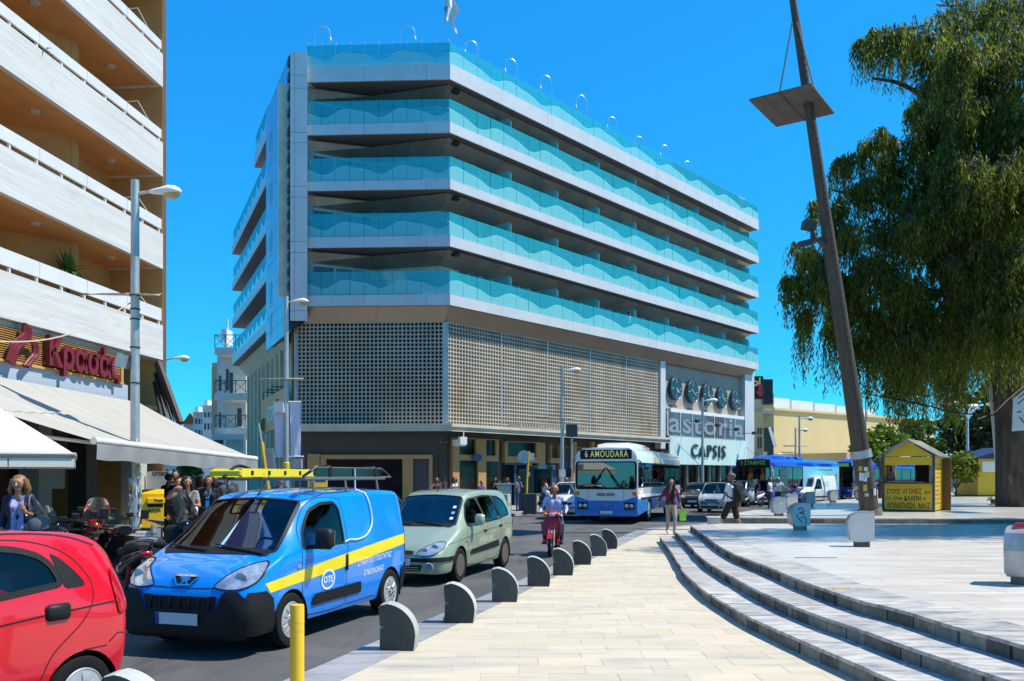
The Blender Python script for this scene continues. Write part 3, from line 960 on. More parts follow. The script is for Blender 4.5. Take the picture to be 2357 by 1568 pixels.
mb=MB();o=C-NR*(ib-.03)+UR*((ts[0]+ts[-1])/2);o.z=zb0+.22
put_text(mb,'astoria',o,UR,(0,0,1),width=(ts[-1]-ts[0])*.97,height=(zb1-zb0)*.86,bold=.015,spacing=1.1)
mb.build('lettering',M_BANLET,SGN)
M_PALEGL=mat('pale_green_glass',(.62,.72,.69),.15,spec=.6,col2=(.55,.66,.64),vscale=.4,world=True)
ic=.35
zc0,zc1=2.75,zb0-.12
mb=MB()
for a,b in zip(ts[:-1],ts[1:]):
 mb=MB();mb.obx(C-NR*ic,UR,-NR,a+.012,b-.012,0,.1,zc0,zc1);mb.build('glass_fascia',M_PALEGL,HOT)
SG2=thing('hotel_sign','raised dark letters reading CAPSIS on the pale glass fascia','sign',(0,0,0))
z_s=zr(1620,1052,ic)
ta,tb_=tpx(1590,ic),tpx(1668,ic)
V_,F_=text_geo('CAPSIS',1.0,.06,.0)
mb=MB();o=C-NR*(ic-.08)+UR*((ta+tb_)/2);o.z=z_s
put_text(mb,'CAPSIS',o,UR,(0,0,1),ext=.03,width=tb_-ta,height=1.0,bold=.01,spacing=1.25)
mb.build('lettering',M_DARKSTEEL,SG2)
mb=MB();mb.obx(C-NR*ic,UR,NR,ts[0]+1.5,ts[-1],.02,2.0,zc0-.08,zc0-.05);mb.build('glass_canopy',glassmat('canopy_glass',(.6,.75,.70),diff=(.4,.55,.5),dfac=.3),HOT)
for k in(0,4):
 t=ts[0]+1.0+(ts[-1]-ts[0]-1.2)*k/4
 mb=MB();p=C-NR*ic+UR*t
 mb.tube([p+NR*.05+Vector((0,0,zc1-.5)),p+NR*1.9+Vector((0,0,zc0-.04))],.025,5);mb.build('canopy_rod',M_STEEL,HOT)
for k in range(4):
 t=ts[0]+2.2+(ts[-1]-ts[0]-3)*k/3
 p=C+UR*t+NR*.75+Vector((0,0,6.0-.18*k))
 lmp=MB();lmp.tube([C-NR*ic+UR*t+Vector((0,0,p.z)),p],.025,5);lmp.box(p,(.3,.3,.24),rz=.7);lmp.build('floodlight',M_DARKSTEEL,HOT)
M_WARM=mat('lobby_gold',(.55,.38,.10),.4)
for k in range(8):
 t=ts[0]+(ts[-1]-ts[0])*k/7
 mb=MB();mb.obx(C-NR*.9,UR,-NR,t-.12,t+.12,0,.25,.1,zc0);mb.build('entrance_pier',M_WARM if k in(0,1,7)else M_STEEL,HOT)
for k in range(7):
 mb=MB();mb.obx(C-NR*1.1,UR,-NR,ts[k]+.13,ts[k+1]-.13,0,.04,.12,zc0);mb.build('glass_door',M_SHOPGL,HOT)
ig=.9
gz0,gz1=.118,mesh_bot-.35
oCg,oRg=Lp-NC*ig,C-NR*ig
t_end=tpx(1530,ig)
mb=MB();mb.obx(oCg,UC,-NC,-1.0,(cin(ig)-oCg).dot(UC),.3,.6,gz0,gz1);mb.obx(oRg,UR,-NR,(cin(ig)-oRg).dot(UR),t_end,.3,.6,gz0,gz1)
mb.build('shop_wall',M_BROWN,HOT)
def shopC(x0,y0,x1,y1,m,nm,d0,d1):
 mb=MB();mb.obx(oCg,UC,-NC,spx(x0,ig),spx(x1,ig),d0,d1,max(gz0,zc_(x0,y1,ig)),min(gz1,zc_(x0,y0,ig)));return mb.build(nm,m,HOT)
def shopR(x0,y0,x1,y1,m,nm,d0,d1):
 xm=x0
 mb=MB();mb.obx(oRg,UR,-NR,tpx(x0,ig),tpx(x1,ig),d0,d1,max(gz0,zr(xm,y1,ig)),min(gz1,zr(xm,y0,ig)));return mb.build(nm,m,HOT)
for r_ in((707,1045,735,1200),(737,1047,995,1057),(737,1057,750,1200),(926,1057,950,1200),(987,1057,995,1200)):
 shopC(*r_,M_TANFR,'ochre_frame',.05,.3)
shopC(750,1057,926,1200,M_SHOPGL,'shop_window',.22,.28);shopC(950,1059,987,1200,M_DARKSTEEL,'roller_shutter',.2,.28)
def p3(zx,zy):return(957.5+zx*.15626,969.8+zy*.15626)
def grp(rects,m,nm,d0,d1):
 for a,b,c_,d_ in rects:
  x0,y0=p3(a,b);x1,y1=p3(c_,d_);shopR(x0,y0,x1,y1,m,nm,d0,d1)
grp([(555,240,650,1300),(650,490,930,575),(895,250,935,490),(930,260,1045,1300),(1045,505,1230,590),(1190,270,1230,505),(650,240,930,252),(1045,262,1230,272)],M_TANFR,'ochre_frame',.05,.3)
grp([(650,250,895,490),(1045,272,1190,505)],M_SHOPGL,'shop_window',.2,.28)
grp([(590,575,930,1300),(1045,590,1230,1300)],M_SHOPGL,'shop_door',.2,.28)
grp([(1320,300,1365,610),(1365,515,1825,610),(1785,310,1825,525),(1825,315,1915,1200),(1675,610,1717,1200),(1365,290,1785,300)],M_TANFR,'ochre_frame',.05,.3)
grp([(1365,300,1785,515)],M_SHOPGL,'shop_window',.2,.28)
grp([(1320,610,1675,1300),(1717,612,1885,1200)],M_SHOPGL,'shop_door',.24,.28)
grp([(1320,606,1675,640),(1470,640,1500,1300),(1640,640,1675,1300)],M_NAVYFR,'blue_door_frame',.1,.235)
grp([(1995,540,2130,615),(2130,340,2170,1200),(2000,340,2012,540),(2330,300,2380,1200),(2600,300,2640,1200)],M_TANFR,'ochre_frame',.05,.3)
grp([(2010,615,2130,1250),(2170,600,2330,1250),(2380,600,2600,1250)],M_NAVYFR,'blue_door',.2,.28)
zk1,zk0=4.62,4.28
mb=MB()
pc=[oC-UC*0.6,Lp-UC*.6+NC*.15,cin(-.15),C+NR*.15+UR*(tt[-1]),oR+UR*tt[-1],cin(i0)]
mb.prism([(p.x,p.y)for p in pc],zk0+.08,zk1);mb.build('canopy',M_CANO,HOT)
for a,b in((Lp-UC*.6+NC*.25,cin(-.25)),(cin(-.25),C+NR*.25+UR*tt[-1])):
 u=(b-a);L_=u.length;u.normalize();w=Vector((-u.y,u.x,0))
 n=max(1,round(L_/2.5))
 for j in range(n):
  mb=MB();mb.obx(a,u,w,L_*j/n+.005,L_*(j+1)/n-.005,0,.1,zk1-.10,zk1+.06);mb.build('canopy_edge',M_CANO,HOT)
 mb=MB();mb.obx(a,u,w,0,L_,.1,.2,zk0+.0,zk0+.07);mb.build('canopy_gutter',M_CANO,HOT)
mb=MB()
for j in range(26):
 t=5.6+j*.26;p=C+NR*.05+UR*t
 mb.obx(p,UR,NR,0,.06,-.7,.2,zk1+.1,zk1+.34)
for j in range(3):mb.obx(C+NR*.05,UR,NR,5.5,12.2,.12-j*.3,.16-j*.3,zk1+.1+.1*j,zk1+.14+.1*j)
mb.build('canopy_grille',M_CANO,HOT)
fl=MB();p=cin(-.25)+UR*.9;fl.tube([p+Vector((0,0,zk0)),p+Vector((0,0,zk0-.3))],.03,5);fl.box(p+Vector((-.05,-.1,-.5+zk0)),(.42,.25,.42),rz=.6);fl.build('floodlight',M_WHITE,HOT)
mb=MB();o=oRg+UR*(tpx(1052,ig))+Vector((0,0,zr(1052,1021,ig)));mb.obx(o,UR,NR,-.35,.45,-.02,.25,-.15,.2);ac=mb.build('alarm_box',M_WHITE,HOT)
mb=MB();mb.obx(oRg+UR*tpx(1097,ig),UR,NR,-.4,.35,.02,.08,zr(1097,1060,ig),zr(1097,1047,ig));pb=mb.build('street_name_plate',mat('blue_plate',(.02,.05,.22),.4),HOT)
mb=MB();o=EX-UR*7-NR*4;mb.obx(o,UR,-NR,0,4.4,0,3,FLZ[0][0],FLZ[0][0]+2.6);mb.obx(EX-NR*1.2-UR*.6,UR,-NR,-.8,.3,0,1.2,FLZ[0][0],FLZ[0][0]+2.0)
mb.build('roof_block',M_FASC,HOT)
CAN=[(725,38,0),(923,58,0),(1100,95,1),(1190,137,1),(1270,175,1),(1350,220,1),(1420,270,1),(1482,315,1),(1540,335,1),(1592,372,1)]
cane=None
z_r=FLZ[0][0]
for i,(px,py,sd)in enumerate(CAN):
 if sd==0:
  p=Lp-NC*.6+UC*spx(px,.6);dr=1
 else:
  p=C-NR*.6+UR*tpx(px,.6);dr=-1
 p.z=z_r
 lab=('tall cane shaped roof lamp above the shaded corner front'+(', beside the grey column' if i==0 else ', nearer the flag'))if sd==0 else 'cane shaped roof lamp on the long balcony front, %s along from the flag'%['first','second','third','fourth','fifth','sixth','seventh','eighth'][i-2]
 if cane is None:
  cane=thing('roof_lamp',lab,'lamp',p,0,'cane shaped lamps along the hotel roof')
  hgt=hz(38)-z_r
  mb=MB();pts=[Vector((0,0,0)),Vector((0,0,hgt-.45))]+[Vector((.42-.42*math.cos(a),0,hgt-.45+.42*math.sin(a)))for a in[math.pi*k/10 for k in range(1,10)]]+[Vector((.84,0,hgt-.62))]
  mb.tube(pts,.022,6);mb.build('pole',M_RAIL,cane,smooth=50)
  mb=MB();mb.lathe([(.02,.12),(.07,.02),(.07,-.1),(.03,-.12)],8,c=(.84,0,hgt-.72));mb.build('lamp_head',M_WHITE,cane,smooth=40)
  CANE_H=hgt
 else:
  top=H+(HZ-py)/F*p.y
  hg=min(max((top-z_r),2.0),3.4)
  dup(cane,p,0 if dr>0 else math.pi+.35,lab,scale=(.9,.9,hg/CANE_H))
pL=NE-NL*.6+UL*.6;pL.z=z_r
dup(cane,pL,0,'cane shaped roof lamp set back over the side street balconies')
FLG=thing('flag','white flag flying from a thin pole on the hotel roof corner','flag',cin(.5)+Vector((-.1,0,z_r)))
mb=MB();mb.tube([(0,0,0),(0,0,4.2)],.03,6);mb.build('pole',M_RAIL,FLG)
mb=MB()
nx,nz=10,10;V=[]
for j in range(nz+1):
 for i in range(nx+1):
  u_,v_=i/nx,j/nz
  wdt=(.30+.42*math.sin(min(1,v_*1.5+.12)*math.pi*.75))*(1+.14*math.sin(v_*11+u_*3))
  V.append(Vector((u_*wdt,.16*math.sin(u_*9+v_*3),4.2-1.5*v_-.62*u_*(.5+.8*v_)-.10*math.sin(u_*8+1)*v_*2)))
mb.add(V,[(j*(nx+1)+i,(j+1)*(nx+1)+i,(j+1)*(nx+1)+i+1,j*(nx+1)+i+1)for j in range(nz)for i in range(nx)])
mb.build('cloth',mat('flag_cloth',(.75,.75,.74),.8),FLG,smooth=60)
mb=MB();put_text(mb,'s',Vector((.12,-.06,3.0)),(1,0,-.4),(0,0,1),height=.26,bold=.02);mb.build('emblem',mat('flag_blue',(.1,.2,.45),.8),FLG)
so=A(603,950,57.5);so.z=0;se=A(656,950,49.0);se.z=0
su=(se-so).normalized();sw=Vector((su.y,-su.x,0))
z0s,z1s=4.69,6.88
SG3=thing('orange_sign','orange shop sign reading ΑΣΤΟΡΙΑ facing the side street','sign',so)
mb=MB();mb.obx(Vector((0,0,0)),su,sw,0,(se-so).length,-.15,0,z0s,z1s);mb.build('board',mat('orange_board',(.88,.24,.01),.5,col2=(.78,.19,.01),vscale=2),SG3)
mb=MB();put_text(mb,'ΑΣΤΟΡΙΑ',su*4.2+sw*.03+Vector((0,0,z0s+.65)),su,(0,0,1),width=3.4,height=.9,bold=.03);mb.build('lettering',M_WHITE,SG3)
mb=MB()
for s_ in(1.2,6.8):mb.ball(su*s_+sw*.05+Vector((0,0,z0s+.5+(s_>3)*.8)),(.22,.05,.45),8,6)
mb.build('picture',mat('sign_dark',(.06,.04,.05),.6,col2=(.05,.25,.04),vscale=5),SG3)
mb=MB()
for s_ in(.6,2.4,4.4):mb.tube([su*s_+Vector((0,0,z1s)),su*s_+Vector((0,0,z1s+.5)),su*s_-sw*.9+Vector((0,0,z1s+.5))],.04,5)
mb.build('bracket',M_DARKSTEEL,SG3,kind='stuff')
# ================================================================ LEFT APARTMENT BUILDING, CAFE AWNINGS
M_BOARD=mat('board_concrete',(.60,.60,.59),.85,col2=(.50,.50,.49),vscale=2.2,stretch=(1,.12,3.2),world=True,bump=.35,bscale=7,dirt=(.40,.40,.385),dscale=1.4,dmin=.6,dmax=.8,dstretch=(1,.5,1.3))
M_OCHRE=mat('ochre_render',(.58,.31,.115),.85,col2=(.50,.26,.09),vscale=1.5,world=True)
M_OCHDK=mat('brown_edge',(.10,.075,.06),.8)
M_SHUT=mat('wood_shutter',(.16,.05,.018),.6,col2=(.10,.03,.012),vscale=5,stretch=(1,1,8))
M_SLAT=mat('sign_slat',(.60,.34,.10),.55,col2=(.46,.24,.06),vscale=1.2,stretch=(6,1,12),world=True,island=.12)
M_RED=mat('crimson_letter',(.15,.003,.010),.4,coat=.15)
M_CANVAS=mat('grey_canvas',(.40,.385,.345),.85,col2=(.34,.325,.29),vscale=.9,stretch=(.35,3,1),world=True,bump=.15,bscale=30)
M_CANVAS2=mat('cream_canvas',(.74,.70,.60),.85,col2=(.68,.64,.54),vscale=.8,world=True)
M_INT=mat('cafe_shade',(.02,.016,.013),.7,world=True,col2=(.035,.027,.02),vscale=.5)  # near-black albedo: the deep shade inside the cafe is put into the colour
M_PALEW=mat('pale_wall',(.45,.44,.41),.8)
DB=28.0
FD=Vector((.0975,.9952,0));FN=Vector((.9952,-.0975,0))
FC=Vector(((375-CX)/F*DB,DB,0))
def hb(py):return H+(HZ-py)/F*DB
def yf(px,off=0.0):
 B=FC+FN*off;q=(px-CX)/F
 return(q*B.y-B.x)/(FD.x-q*FD.y)
def zf_(px,py,off=0.0):
 y=(FC+FN*off+FD*yf(px,off)).y
 return H+(HZ-py)/F*y
M_RAILP=mat('rail_panel',(.66,.67,.68),.5,col2=(.58,.59,.60),vscale=1.5,world=True)
APT=thing('apartment_building','concrete apartment block with ochre balconies and board marked parapets above the cafe','building',(0,0,0))
NEAR=-20.0
PAR=[(749.7,829),(539,619.3),(329,407),(125,201),(-82,-5)]
RAILY=[(711,739),(505,528),(299,319),(95,114),(-112,-94)]
for k,((pt,pb),(rt,rb))in enumerate(zip(PAR,RAILY)):
 zt,zb=hb(pt),hb(pb)
 mb=MB();mb.obx(FC,FD,FN,NEAR,0,-.16,0,zb,zt);mb.obx(FC,-FN,FD,.16,1.75,-.16,0,zb,zt);mb.build('parapet',M_BOARD,APT)
 mb=MB();mb.obx(FC,FD,FN,NEAR,-.04,-2.4,-.165,zb+.03,zb+.2);mb.build('balcony_slab',M_OCHRE,APT)
 z0,z1=hb(rb),hb(rt)
 s=0.0
 while s>NEAR:
  mb=MB();mb.obx(FC,FD,FN,max(s-2.05,NEAR),s-.012,-.10,-.04,z0,z1);mb.build('rail_panel',M_RAILP,APT);s-=2.05
 s=-.08
 while s>NEAR:
  mb=MB();mb.obx(FC,FD,FN,s-.05,s,-.12,-.06,zt-.01,z0+.05);mb.build('rail_post',M_WHITE,APT);s-=1.02
 if k<4:
  zc2=hb(PAR[k+1][1])+.03;zfl=zb+.2
  pl=[(-.05,-1.75),(-2.3,-1.75),(-2.9,-1.05),(-3.2,-1.05),(-4.7,-2.35),(-5.9,-2.35),(-6.4,-1.75),(NEAR,-1.75)]
  mb=MB()
  for(a,b),(c_,d_)in zip(pl[:-1],pl[1:]):
   p,q=FC+FD*a+FN*b,FC+FD*c_+FN*d_
   u=(q-p);L_=u.length;u.normalize();w=Vector((-u.y,u.x,0))
   if w.dot(FN)>0:w=-w
   mb.obx(p,u,w,-.02,L_+.02,0,.14,zfl,zc2)
  mb.build('back_wall',M_OCHRE,APT)
  mb=MB();mb.obx(FC,FD,FN,-8.1,-6.9,-1.72,-1.66,zfl+.02,zfl+2.2);fr=mb.build('window',M_DARKSTEEL,APT)
  for q in range(16):
   mb=MB();mb.obx(FC,FD,FN,-8.02,-6.98,-1.66,-1.64,zfl+.1+q*.128,zfl+.1+q*.128+.105);mb.build('shutter_slat',M_SHUT if k!=0 else M_SHOPGL,fr)
  for s in(-1.5,-5.1,-8.2,-11):
   mb=MB();o=FC+FD*s-FN*.9;mb.lathe([(.001,zc2-.07),(.12,zc2-.06),(.15,zc2-.001)],14,c=(o.x,o.y,0));mb.build('ceiling_lamp',M_PALEW,APT,smooth=40)
  mb=MB();o=FC+FD*-1.3-FN*.14
  mb.tube([o+FN*-.9+Vector((0,0,zt+.75)),o+Vector((0,0,zt+.80)),o+FD*1.25+Vector((0,0,zt+.2))],.022,5);mb.build('awning_arm',M_PALEW,APT)
mb=MB();mb.obx(FC,FD,FN,-.0,.18,-12,.0,.1,hb(-5));mb.build('end_fin',M_OCHRE,APT);mb=MB();mb.obx(FC,FD,FN,.02,.2,-.45,.012,.1,hb(-5));mb.build('edge_fin',M_OCHDK,APT)
mb=MB();mb.obx(FC,FD,FN,NEAR,-.02,-8,-2.5,hb(829),hb(-5));mb.build('core',M_OCHDK,APT)
zS=hb(829)
mb=MB()
mb.obx(FC,FD,FN,NEAR,-.02,-3.0,-.22,zS-.002,zS+.04);mb.build('soffit',M_PALEW,APT)
mb=MB();mb.obx(FC,FD,FN,NEAR,yf(299),-.6,-.20,4.15,zS-.004);mb.build('sign_wall',M_BOARD,APT)
mb=MB();mb.obx(FC,FD,FN,NEAR,yf(299)+.1,-.5,-.12,4.12,4.62);mb.build('blue_grey_band',mat('blue_grey_band',(.36,.42,.50),.6),APT)
mb=MB();mb.obx(FC,FD,FN,NEAR,-.3,-.6,.02,3.98,4.10);mb.build('awning_box',M_DARKSTEEL,APT)
sgn=thing('cafe_sign','wooden slat sign with big crimson letters Κρασάς and a vine emblem','sign',(0,0,0))
s1=yf(276,-.12)
z_lo,z_hi=zf_(272,897,-.12),zf_(272,816,-.12)
z_lo=4.66
n=15
for j in range(n):
 a,b=z_lo+(z_hi-z_lo)*j/n,z_lo+(z_hi-z_lo)*(j+1)/n
 mb=MB();mb.obx(FC,FD,FN,NEAR+8,s1,-.16,-.12,a+.012,b-.022);mb.build('slat',M_SLAT,sgn)
mb=MB();mb.obx(FC,FD,FN,NEAR+8,s1+.05,-.195,-.165,z_lo,z_hi);mb.build('backing',M_BLACK,sgn)
mb=MB();mb.obx(FC,FD,FN,s1+.01,s1+.12,-.19,-.08,z_lo-.05,z_hi+.05);mb.obx(FC,FD,FN,NEAR+8,s1+.12,-.19,-.05,z_lo-.06,z_lo-.005);mb.build('frame',M_SLAT,sgn)
sa,sb=yf(105,0),yf(270,0)
V,_=text_geo('Κρασάς',1.0,.0,.03)
tot=max(p.x for p in V)-min(p.x for p in V);x00=min(p.x for p in V)
sc=(sb-sa)/tot
zmid=(z_lo+z_hi)/2
o_=FC+FD*sa+FN*.02+Vector((0,0,zmid-.33))
acc=''
for ch in 'Κρασάς':
 Vp,_=text_geo(acc+ch,1.0,0,.03,align='LEFT');W_=max(p.x for p in Vp)
 V1,F1=text_geo(ch,1.0,.06,.03,align='LEFT');w1=max(p.x for p in V1)
 mb=MB();off=(W_-w1)
 mb.add([o_+FD*((p.x+off)*sc)+Vector((0,0,p.y*sc*1.12))+FN*p.z for p in V1],F1)
 mb.build('letter',M_RED,sgn)
 acc+=ch
mb=MB()
e0=FC+FD*yf(45,0)+FN*.0
def vine(pts,r):
 mb=MB();mb.tube([e0+FD*a+FN*.05+Vector((0,0,zmid+b))for a,b in pts],r,7);mb.build('vine',M_RED,sgn,smooth=50)
e_=[(.12,.5),(.1,.25),(-.05,.12),(-.3,-.05),(-.42,-.3),(-.5,-.5)]
for d in(0,.12,.24):vine(spline([(a+d*.8,b+.05-d*.35,0)for a,b in e_],4)and[(p.x,p.y)for p in spline([(a+d*.8,b+.05-d*.35,0)for a,b in e_],4)],.055)
for d in(0,.11):vine([(p.x,p.y)for p in spline([(.1+d,.5,0),(.14+d,.2,0),(.42+d,.12,0),(.46+d,-.15,0),(.25+d,-.35,0),(.1+d,-.5,0)],4)],.055)
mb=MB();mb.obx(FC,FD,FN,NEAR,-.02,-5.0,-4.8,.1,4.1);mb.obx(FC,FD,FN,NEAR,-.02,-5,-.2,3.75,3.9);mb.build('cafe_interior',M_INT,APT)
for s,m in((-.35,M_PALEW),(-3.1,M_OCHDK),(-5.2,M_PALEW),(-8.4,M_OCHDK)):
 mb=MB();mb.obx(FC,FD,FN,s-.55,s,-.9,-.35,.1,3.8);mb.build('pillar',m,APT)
mb=MB();mb.obx(FC,FD,FN,-4.6,-2.9,-3.3,-3.2,1.2,3.0);mb.build('dark_red_panel',mat('dark_red',(.05,.008,.006),.6),APT)
mb=MB();mb.obx(FC,FD,FN,-2.5,-1.3,-2.6,-2.5,1.5,2.2);mb.build('grey_panel',M_PALEW,APT)
for z in(hb(880),hb(935)):
 o=FC+FD*.35-FN*1.0+Vector((0,0,z))
 acu=thing('air_conditioner',('upper' if z>hb(900)else 'lower')+' condenser unit on the end wall of the apartment block, above the long awning','air conditioner',o,0,'condenser units on the end wall')
 mb=MB();mb.obx(Vector(),FN,FD,-.55,.55,-.17,.2,-.38,.38);mb.build('casing',M_PALEW,acu)
 mb=MB();Mf=Matrix(((FN.x,0,-FD.x),(FN.y,0,-FD.y),(0,1,0)))
 mb.lathe([(.001,.18),(.27,.185),(.30,.20),(.28,.205),(.001,.19)],20,c=FN*.1,M=Mf);mb.build('fan',M_DKVENT,acu)
L0,L1=A(217.5,1014.5,17.6),A(588,1056,25.4)
yb0,yb1=-12.5,yf(318,.05)
B0=FC+FD*(yb0)+FN*.05+Vector((0,0,4.02));B1=FC+FD*yb1+FN*.05+Vector((0,0,H+(HZ-926)/F*(FC+FD*yb1).y))
B0.z=B1.z+.12
AWN=thing('awning','long grey canvas awning stretched out over the cafe pavement','awning',(0,0,0))
nU,nV=34,8
mb=MB();V=[]
for i in range(nU+1):
 a,b=B0.lerp(B1,i/nU),L0.lerp(L1,i/nU)
 for j in range(nV+1):
  p=a.lerp(b,j/nV);p.z-=.10*math.sin(math.pi*j/nV)-.012*math.cos(i*math.pi*1.0)*math.sin(math.pi*j/nV)
  V.append(p)
nn=len(V)
V+=[p-Vector((0,0,.006))for p in V]
Fc=[]
for i in range(nU):
 for j in range(nV):
  q=[i*(nV+1)+j,(i+1)*(nV+1)+j,(i+1)*(nV+1)+j+1,i*(nV+1)+j+1]
  Fc.append(q);Fc.append([x+nn for x in reversed(q)])
mb.add(V,Fc);mb.build('canvas',M_CANVAS,AWN,smooth=50)
mb=MB();mb.tube([L0-(L1-L0).normalized()*.03,L1+(L1-L0).normalized()*.03],.075,10);mb.build('front_bar',mat('awning_bar',(.70,.66,.62),.35,col2=(.6,.56,.52),vscale=3),AWN,smooth=50)
mb=MB();N_=40;V=[]
for i in range(N_+1):
 p=L0.lerp(L1,i/N_);wv=.02*math.sin(i*1.3)
 V+=[p+Vector((.06,-.02,-.06)),p+Vector((.06+wv,-.02,-.20)),p+Vector((.05+wv*1.5,-.02,-.38-.015*math.sin(i*.9)))]
mb.add(V,[(i*3+k,(i+1)*3+k,(i+1)*3+k+1,i*3+k+1)for i in range(N_)for k in range(2)])
mb.build('valance',mat('grey_valance',(.27,.275,.28),.85,col2=(.22,.225,.23),vscale=2,world=True),AWN,smooth=60)
for f in(0.02,.5,.98):
 mb=MB();a,b=B0.lerp(B1,f),L0.lerp(L1,f);m_=a.lerp(b,.55)-Vector((0,0,.55))
 mb.tube([a-Vector((0,0,.55)),m_,b-Vector((0,0,.05))],.04,6);mb.build('folding_arm',M_CANVAS,AWN)
CAN0=A(172.5,1046,15.0)
ux,uy=Vector((-.894,-.447,0)),Vector((-.447,.894,0))
CNP=thing('canopy','cream canvas pavement canopy at the left edge with a hanging valance','canopy',(0,0,0))
sz=5.0
cs=[CAN0,CAN0+ux*sz,CAN0+ux*sz+uy*sz,CAN0+uy*sz]
apex=CAN0+ux*2.5+uy*2.5+Vector((0,0,1.75))
mb=MB()
for i in range(4):mb.slab(cs[i],apex,cs[(i+1)%4],cs[(i+1)%4],.01)
mb=MB();mb.add(cs+[apex],[(1,0,4),(2,1,4),(3,2,4),(0,3,4)])
mb.build('canvas',M_CANVAS2,CNP)
mb=MB()
for i in range(4):
 a,b=cs[i],cs[(i+1)%4];mb.tube([a,b],.035,6)
mb.build('frame',M_PALEW,CNP)
mb=MB()
for i in range(4):
 a,b=cs[i],cs[(i+1)%4];n_=5
 for k in range(n_):
  p,q=a.lerp(b,k/n_+.002),a.lerp(b,(k+1)/n_-.002)
  mb.add([p-Vector((0,0,.07)),q-Vector((0,0,.07)),q-Vector((0,0,.22)),p-Vector((0,0,.22))],[(0,1,2,3)])
mb.build('valance',M_CANVAS2,CNP)
mb=MB();c=CAN0+ux*2.5+uy*2.5;mb.tube([Vector((c.x,c.y,.1)),apex],.05,8);mb.lathe([(.35,.1),(.35,.16),(.06,.2)],16,c=(c.x,c.y,0));mb.build('mast',M_DARKSTEEL,CNP)
M_TTOP=mat('wood_table',(.50,.26,.07),.45,col2=(.38,.18,.045),vscale=3,stretch=(1,6,1))
M_CHAIRB=mat('brown_chair',(.10,.065,.045),.6)
M_CUSH=mat('cream_cushion',(.62,.52,.36),.8)
tab=thing('cafe_table','wooden cafe table with napkin holder, just left of the taped lamp post','table',(-9.3,21.4,.1),.1,'wooden tables outside the cafe')
mb=MB();mb.box((0,0,.74),(1.3,.75,.045),b=.008);mb.build('tabletop',M_TTOP,tab)
for sx in(-1,1):
 for sy in(-1,1):
  mb=MB();mb.box((sx*.56,sy*.3,.36),(.045,.045,.715));mb.build('leg',M_DARKSTEEL,tab)
def mkchair():
 ch=thing('cafe_chair','x','chair',(0,0,.1),0,'brown chairs outside the cafe')
 mb=MB();mb.box((0,0,.45),(.44,.44,.05),b=.012);mb.build('seat',M_CUSH,ch)
 mb=MB();mb.box((0,.21,.74),(.42,.035,.36),b=.01);mb.build('backrest',M_CHAIRB,ch)
 for sx in(-1,1):
  mb=MB();mb.tube([(sx*.2,-.2,0),(sx*.19,-.19,.43)],.014,6);mb.build('leg',M_DARKSTEEL,ch)
  mb=MB();mb.tube([(sx*.2,.23,0),(sx*.19,.2,.43),(sx*.19,.235,.9)],.014,6);mb.build('leg',M_DARKSTEEL,ch)
 return ch
chp=mkchair()
tabs=[(-9.3,21.4,.1,None),(-11.2,21.2,.1,'wooden cafe table in the deep shade, left of the lamp post table'),(-8.1,23.4,-.1,'wooden cafe table standing behind the yellow letter box'),(-13.2,21.0,.1,'wooden cafe table behind the woman with the shoulder bag')]
chs=['brown chair on the near side of the lamp post table','brown chair on the far side of the lamp post table','brown chair at the near side of the deep shade table','brown chair on the far side of the deep shade table','brown chair in front of the letter box table','brown chair beyond the letter box table','brown chair near the woman with the shoulder bag','brown chair beyond the table behind that woman']
k=0
for i,(x,y,a,lab)in enumerate(tabs):
 if i:dup(tab,(x,y,.1),a,lab)
 for sy in(-1,1):
  dx=.25*(1 if i%2 else-1)
  if k==0:chp.location=(x+dx,y+sy*.62,.1);chp.rotation_euler=(0,0,a+math.pi);chp['label']=chs[0]
  else:dup(chp,(x+dx,y+sy*.62,.1),a+(math.pi if sy<0 else 0),chs[k])
  k+=1
for(x,y,lab)in((-9.05,21.3,'white folded napkin holder on the table by the lamp post'),(-11.6,21.1,'white folded napkin holder on the table in deep shade')):
 mb=MB();mb.add([(-.09,-.05,0),(.09,-.05,0),(.09,.05,0),(-.09,.05,0),(-.06,0,.2),(.06,0,.2)],[(3,2,1,0),(0,1,5,4),(2,3,4,5),(0,4,3),(1,2,5)])
 mb.build('napkin_holder',M_WHITE,None,loc=(x,y,.1+.7625),label=lab,cat='napkin holder',group='napkin holders on the cafe tables')
M_PALM=mat('palm_green',(.05,.13,.025),.5,col2=(.09,.20,.03),vscale=6)
def rosette(t,n,L_,w,droop,up0=.3,up1=1.4,z0=.0,mi=None,seed=1):
 rr=random.Random(seed);mb=MB()
 for k in range(n):
  th=rr.uniform(0,6.28);el=rr.uniform(up0,up1);l_=L_*rr.uniform(.7,1.05)
  d=Vector((math.cos(th)*math.cos(el),math.sin(th)*math.cos(el),math.sin(el)));sd=d.cross(Vector((0,0,1))).normalized()*w
  p0=Vector((0,0,z0));p1=p0+d*l_*.5;p2=p0+d*l_+Vector((0,0,-droop*l_*math.cos(el)))
  mb.add([p0-sd*.5,p0+sd*.5,p1+sd,p1-sd,p2],[(0,1,2,3),(3,2,4)])
 return mb.build('foliage',mi or M_PALM,t)
def pot(t,r=.2,h=.32):
 mb=MB();mb.lathe([(r*.7,0),(r,h),(r*.88,h),(r*.85,h-.05),(.001,h-.05)],14);mb.build('pot',mat('terracotta',(.28,.10,.05),.8),t,smooth=40)
zfl1=hb(PAR[0][1])+.2
pb_=FC+FD*yf(155,-.8)-FN*.8+Vector((0,0,zfl1))
pm=thing('potted_palm','spiky green yucca in a pot on the lowest balcony','plant',pb_)
pot(pm);mb=MB();mb.tube([(0,0,.27),(.05,0,1.0),(-.02,.05,1.7)],.05,7);mb.build('trunk',M_OCHDK,pm)
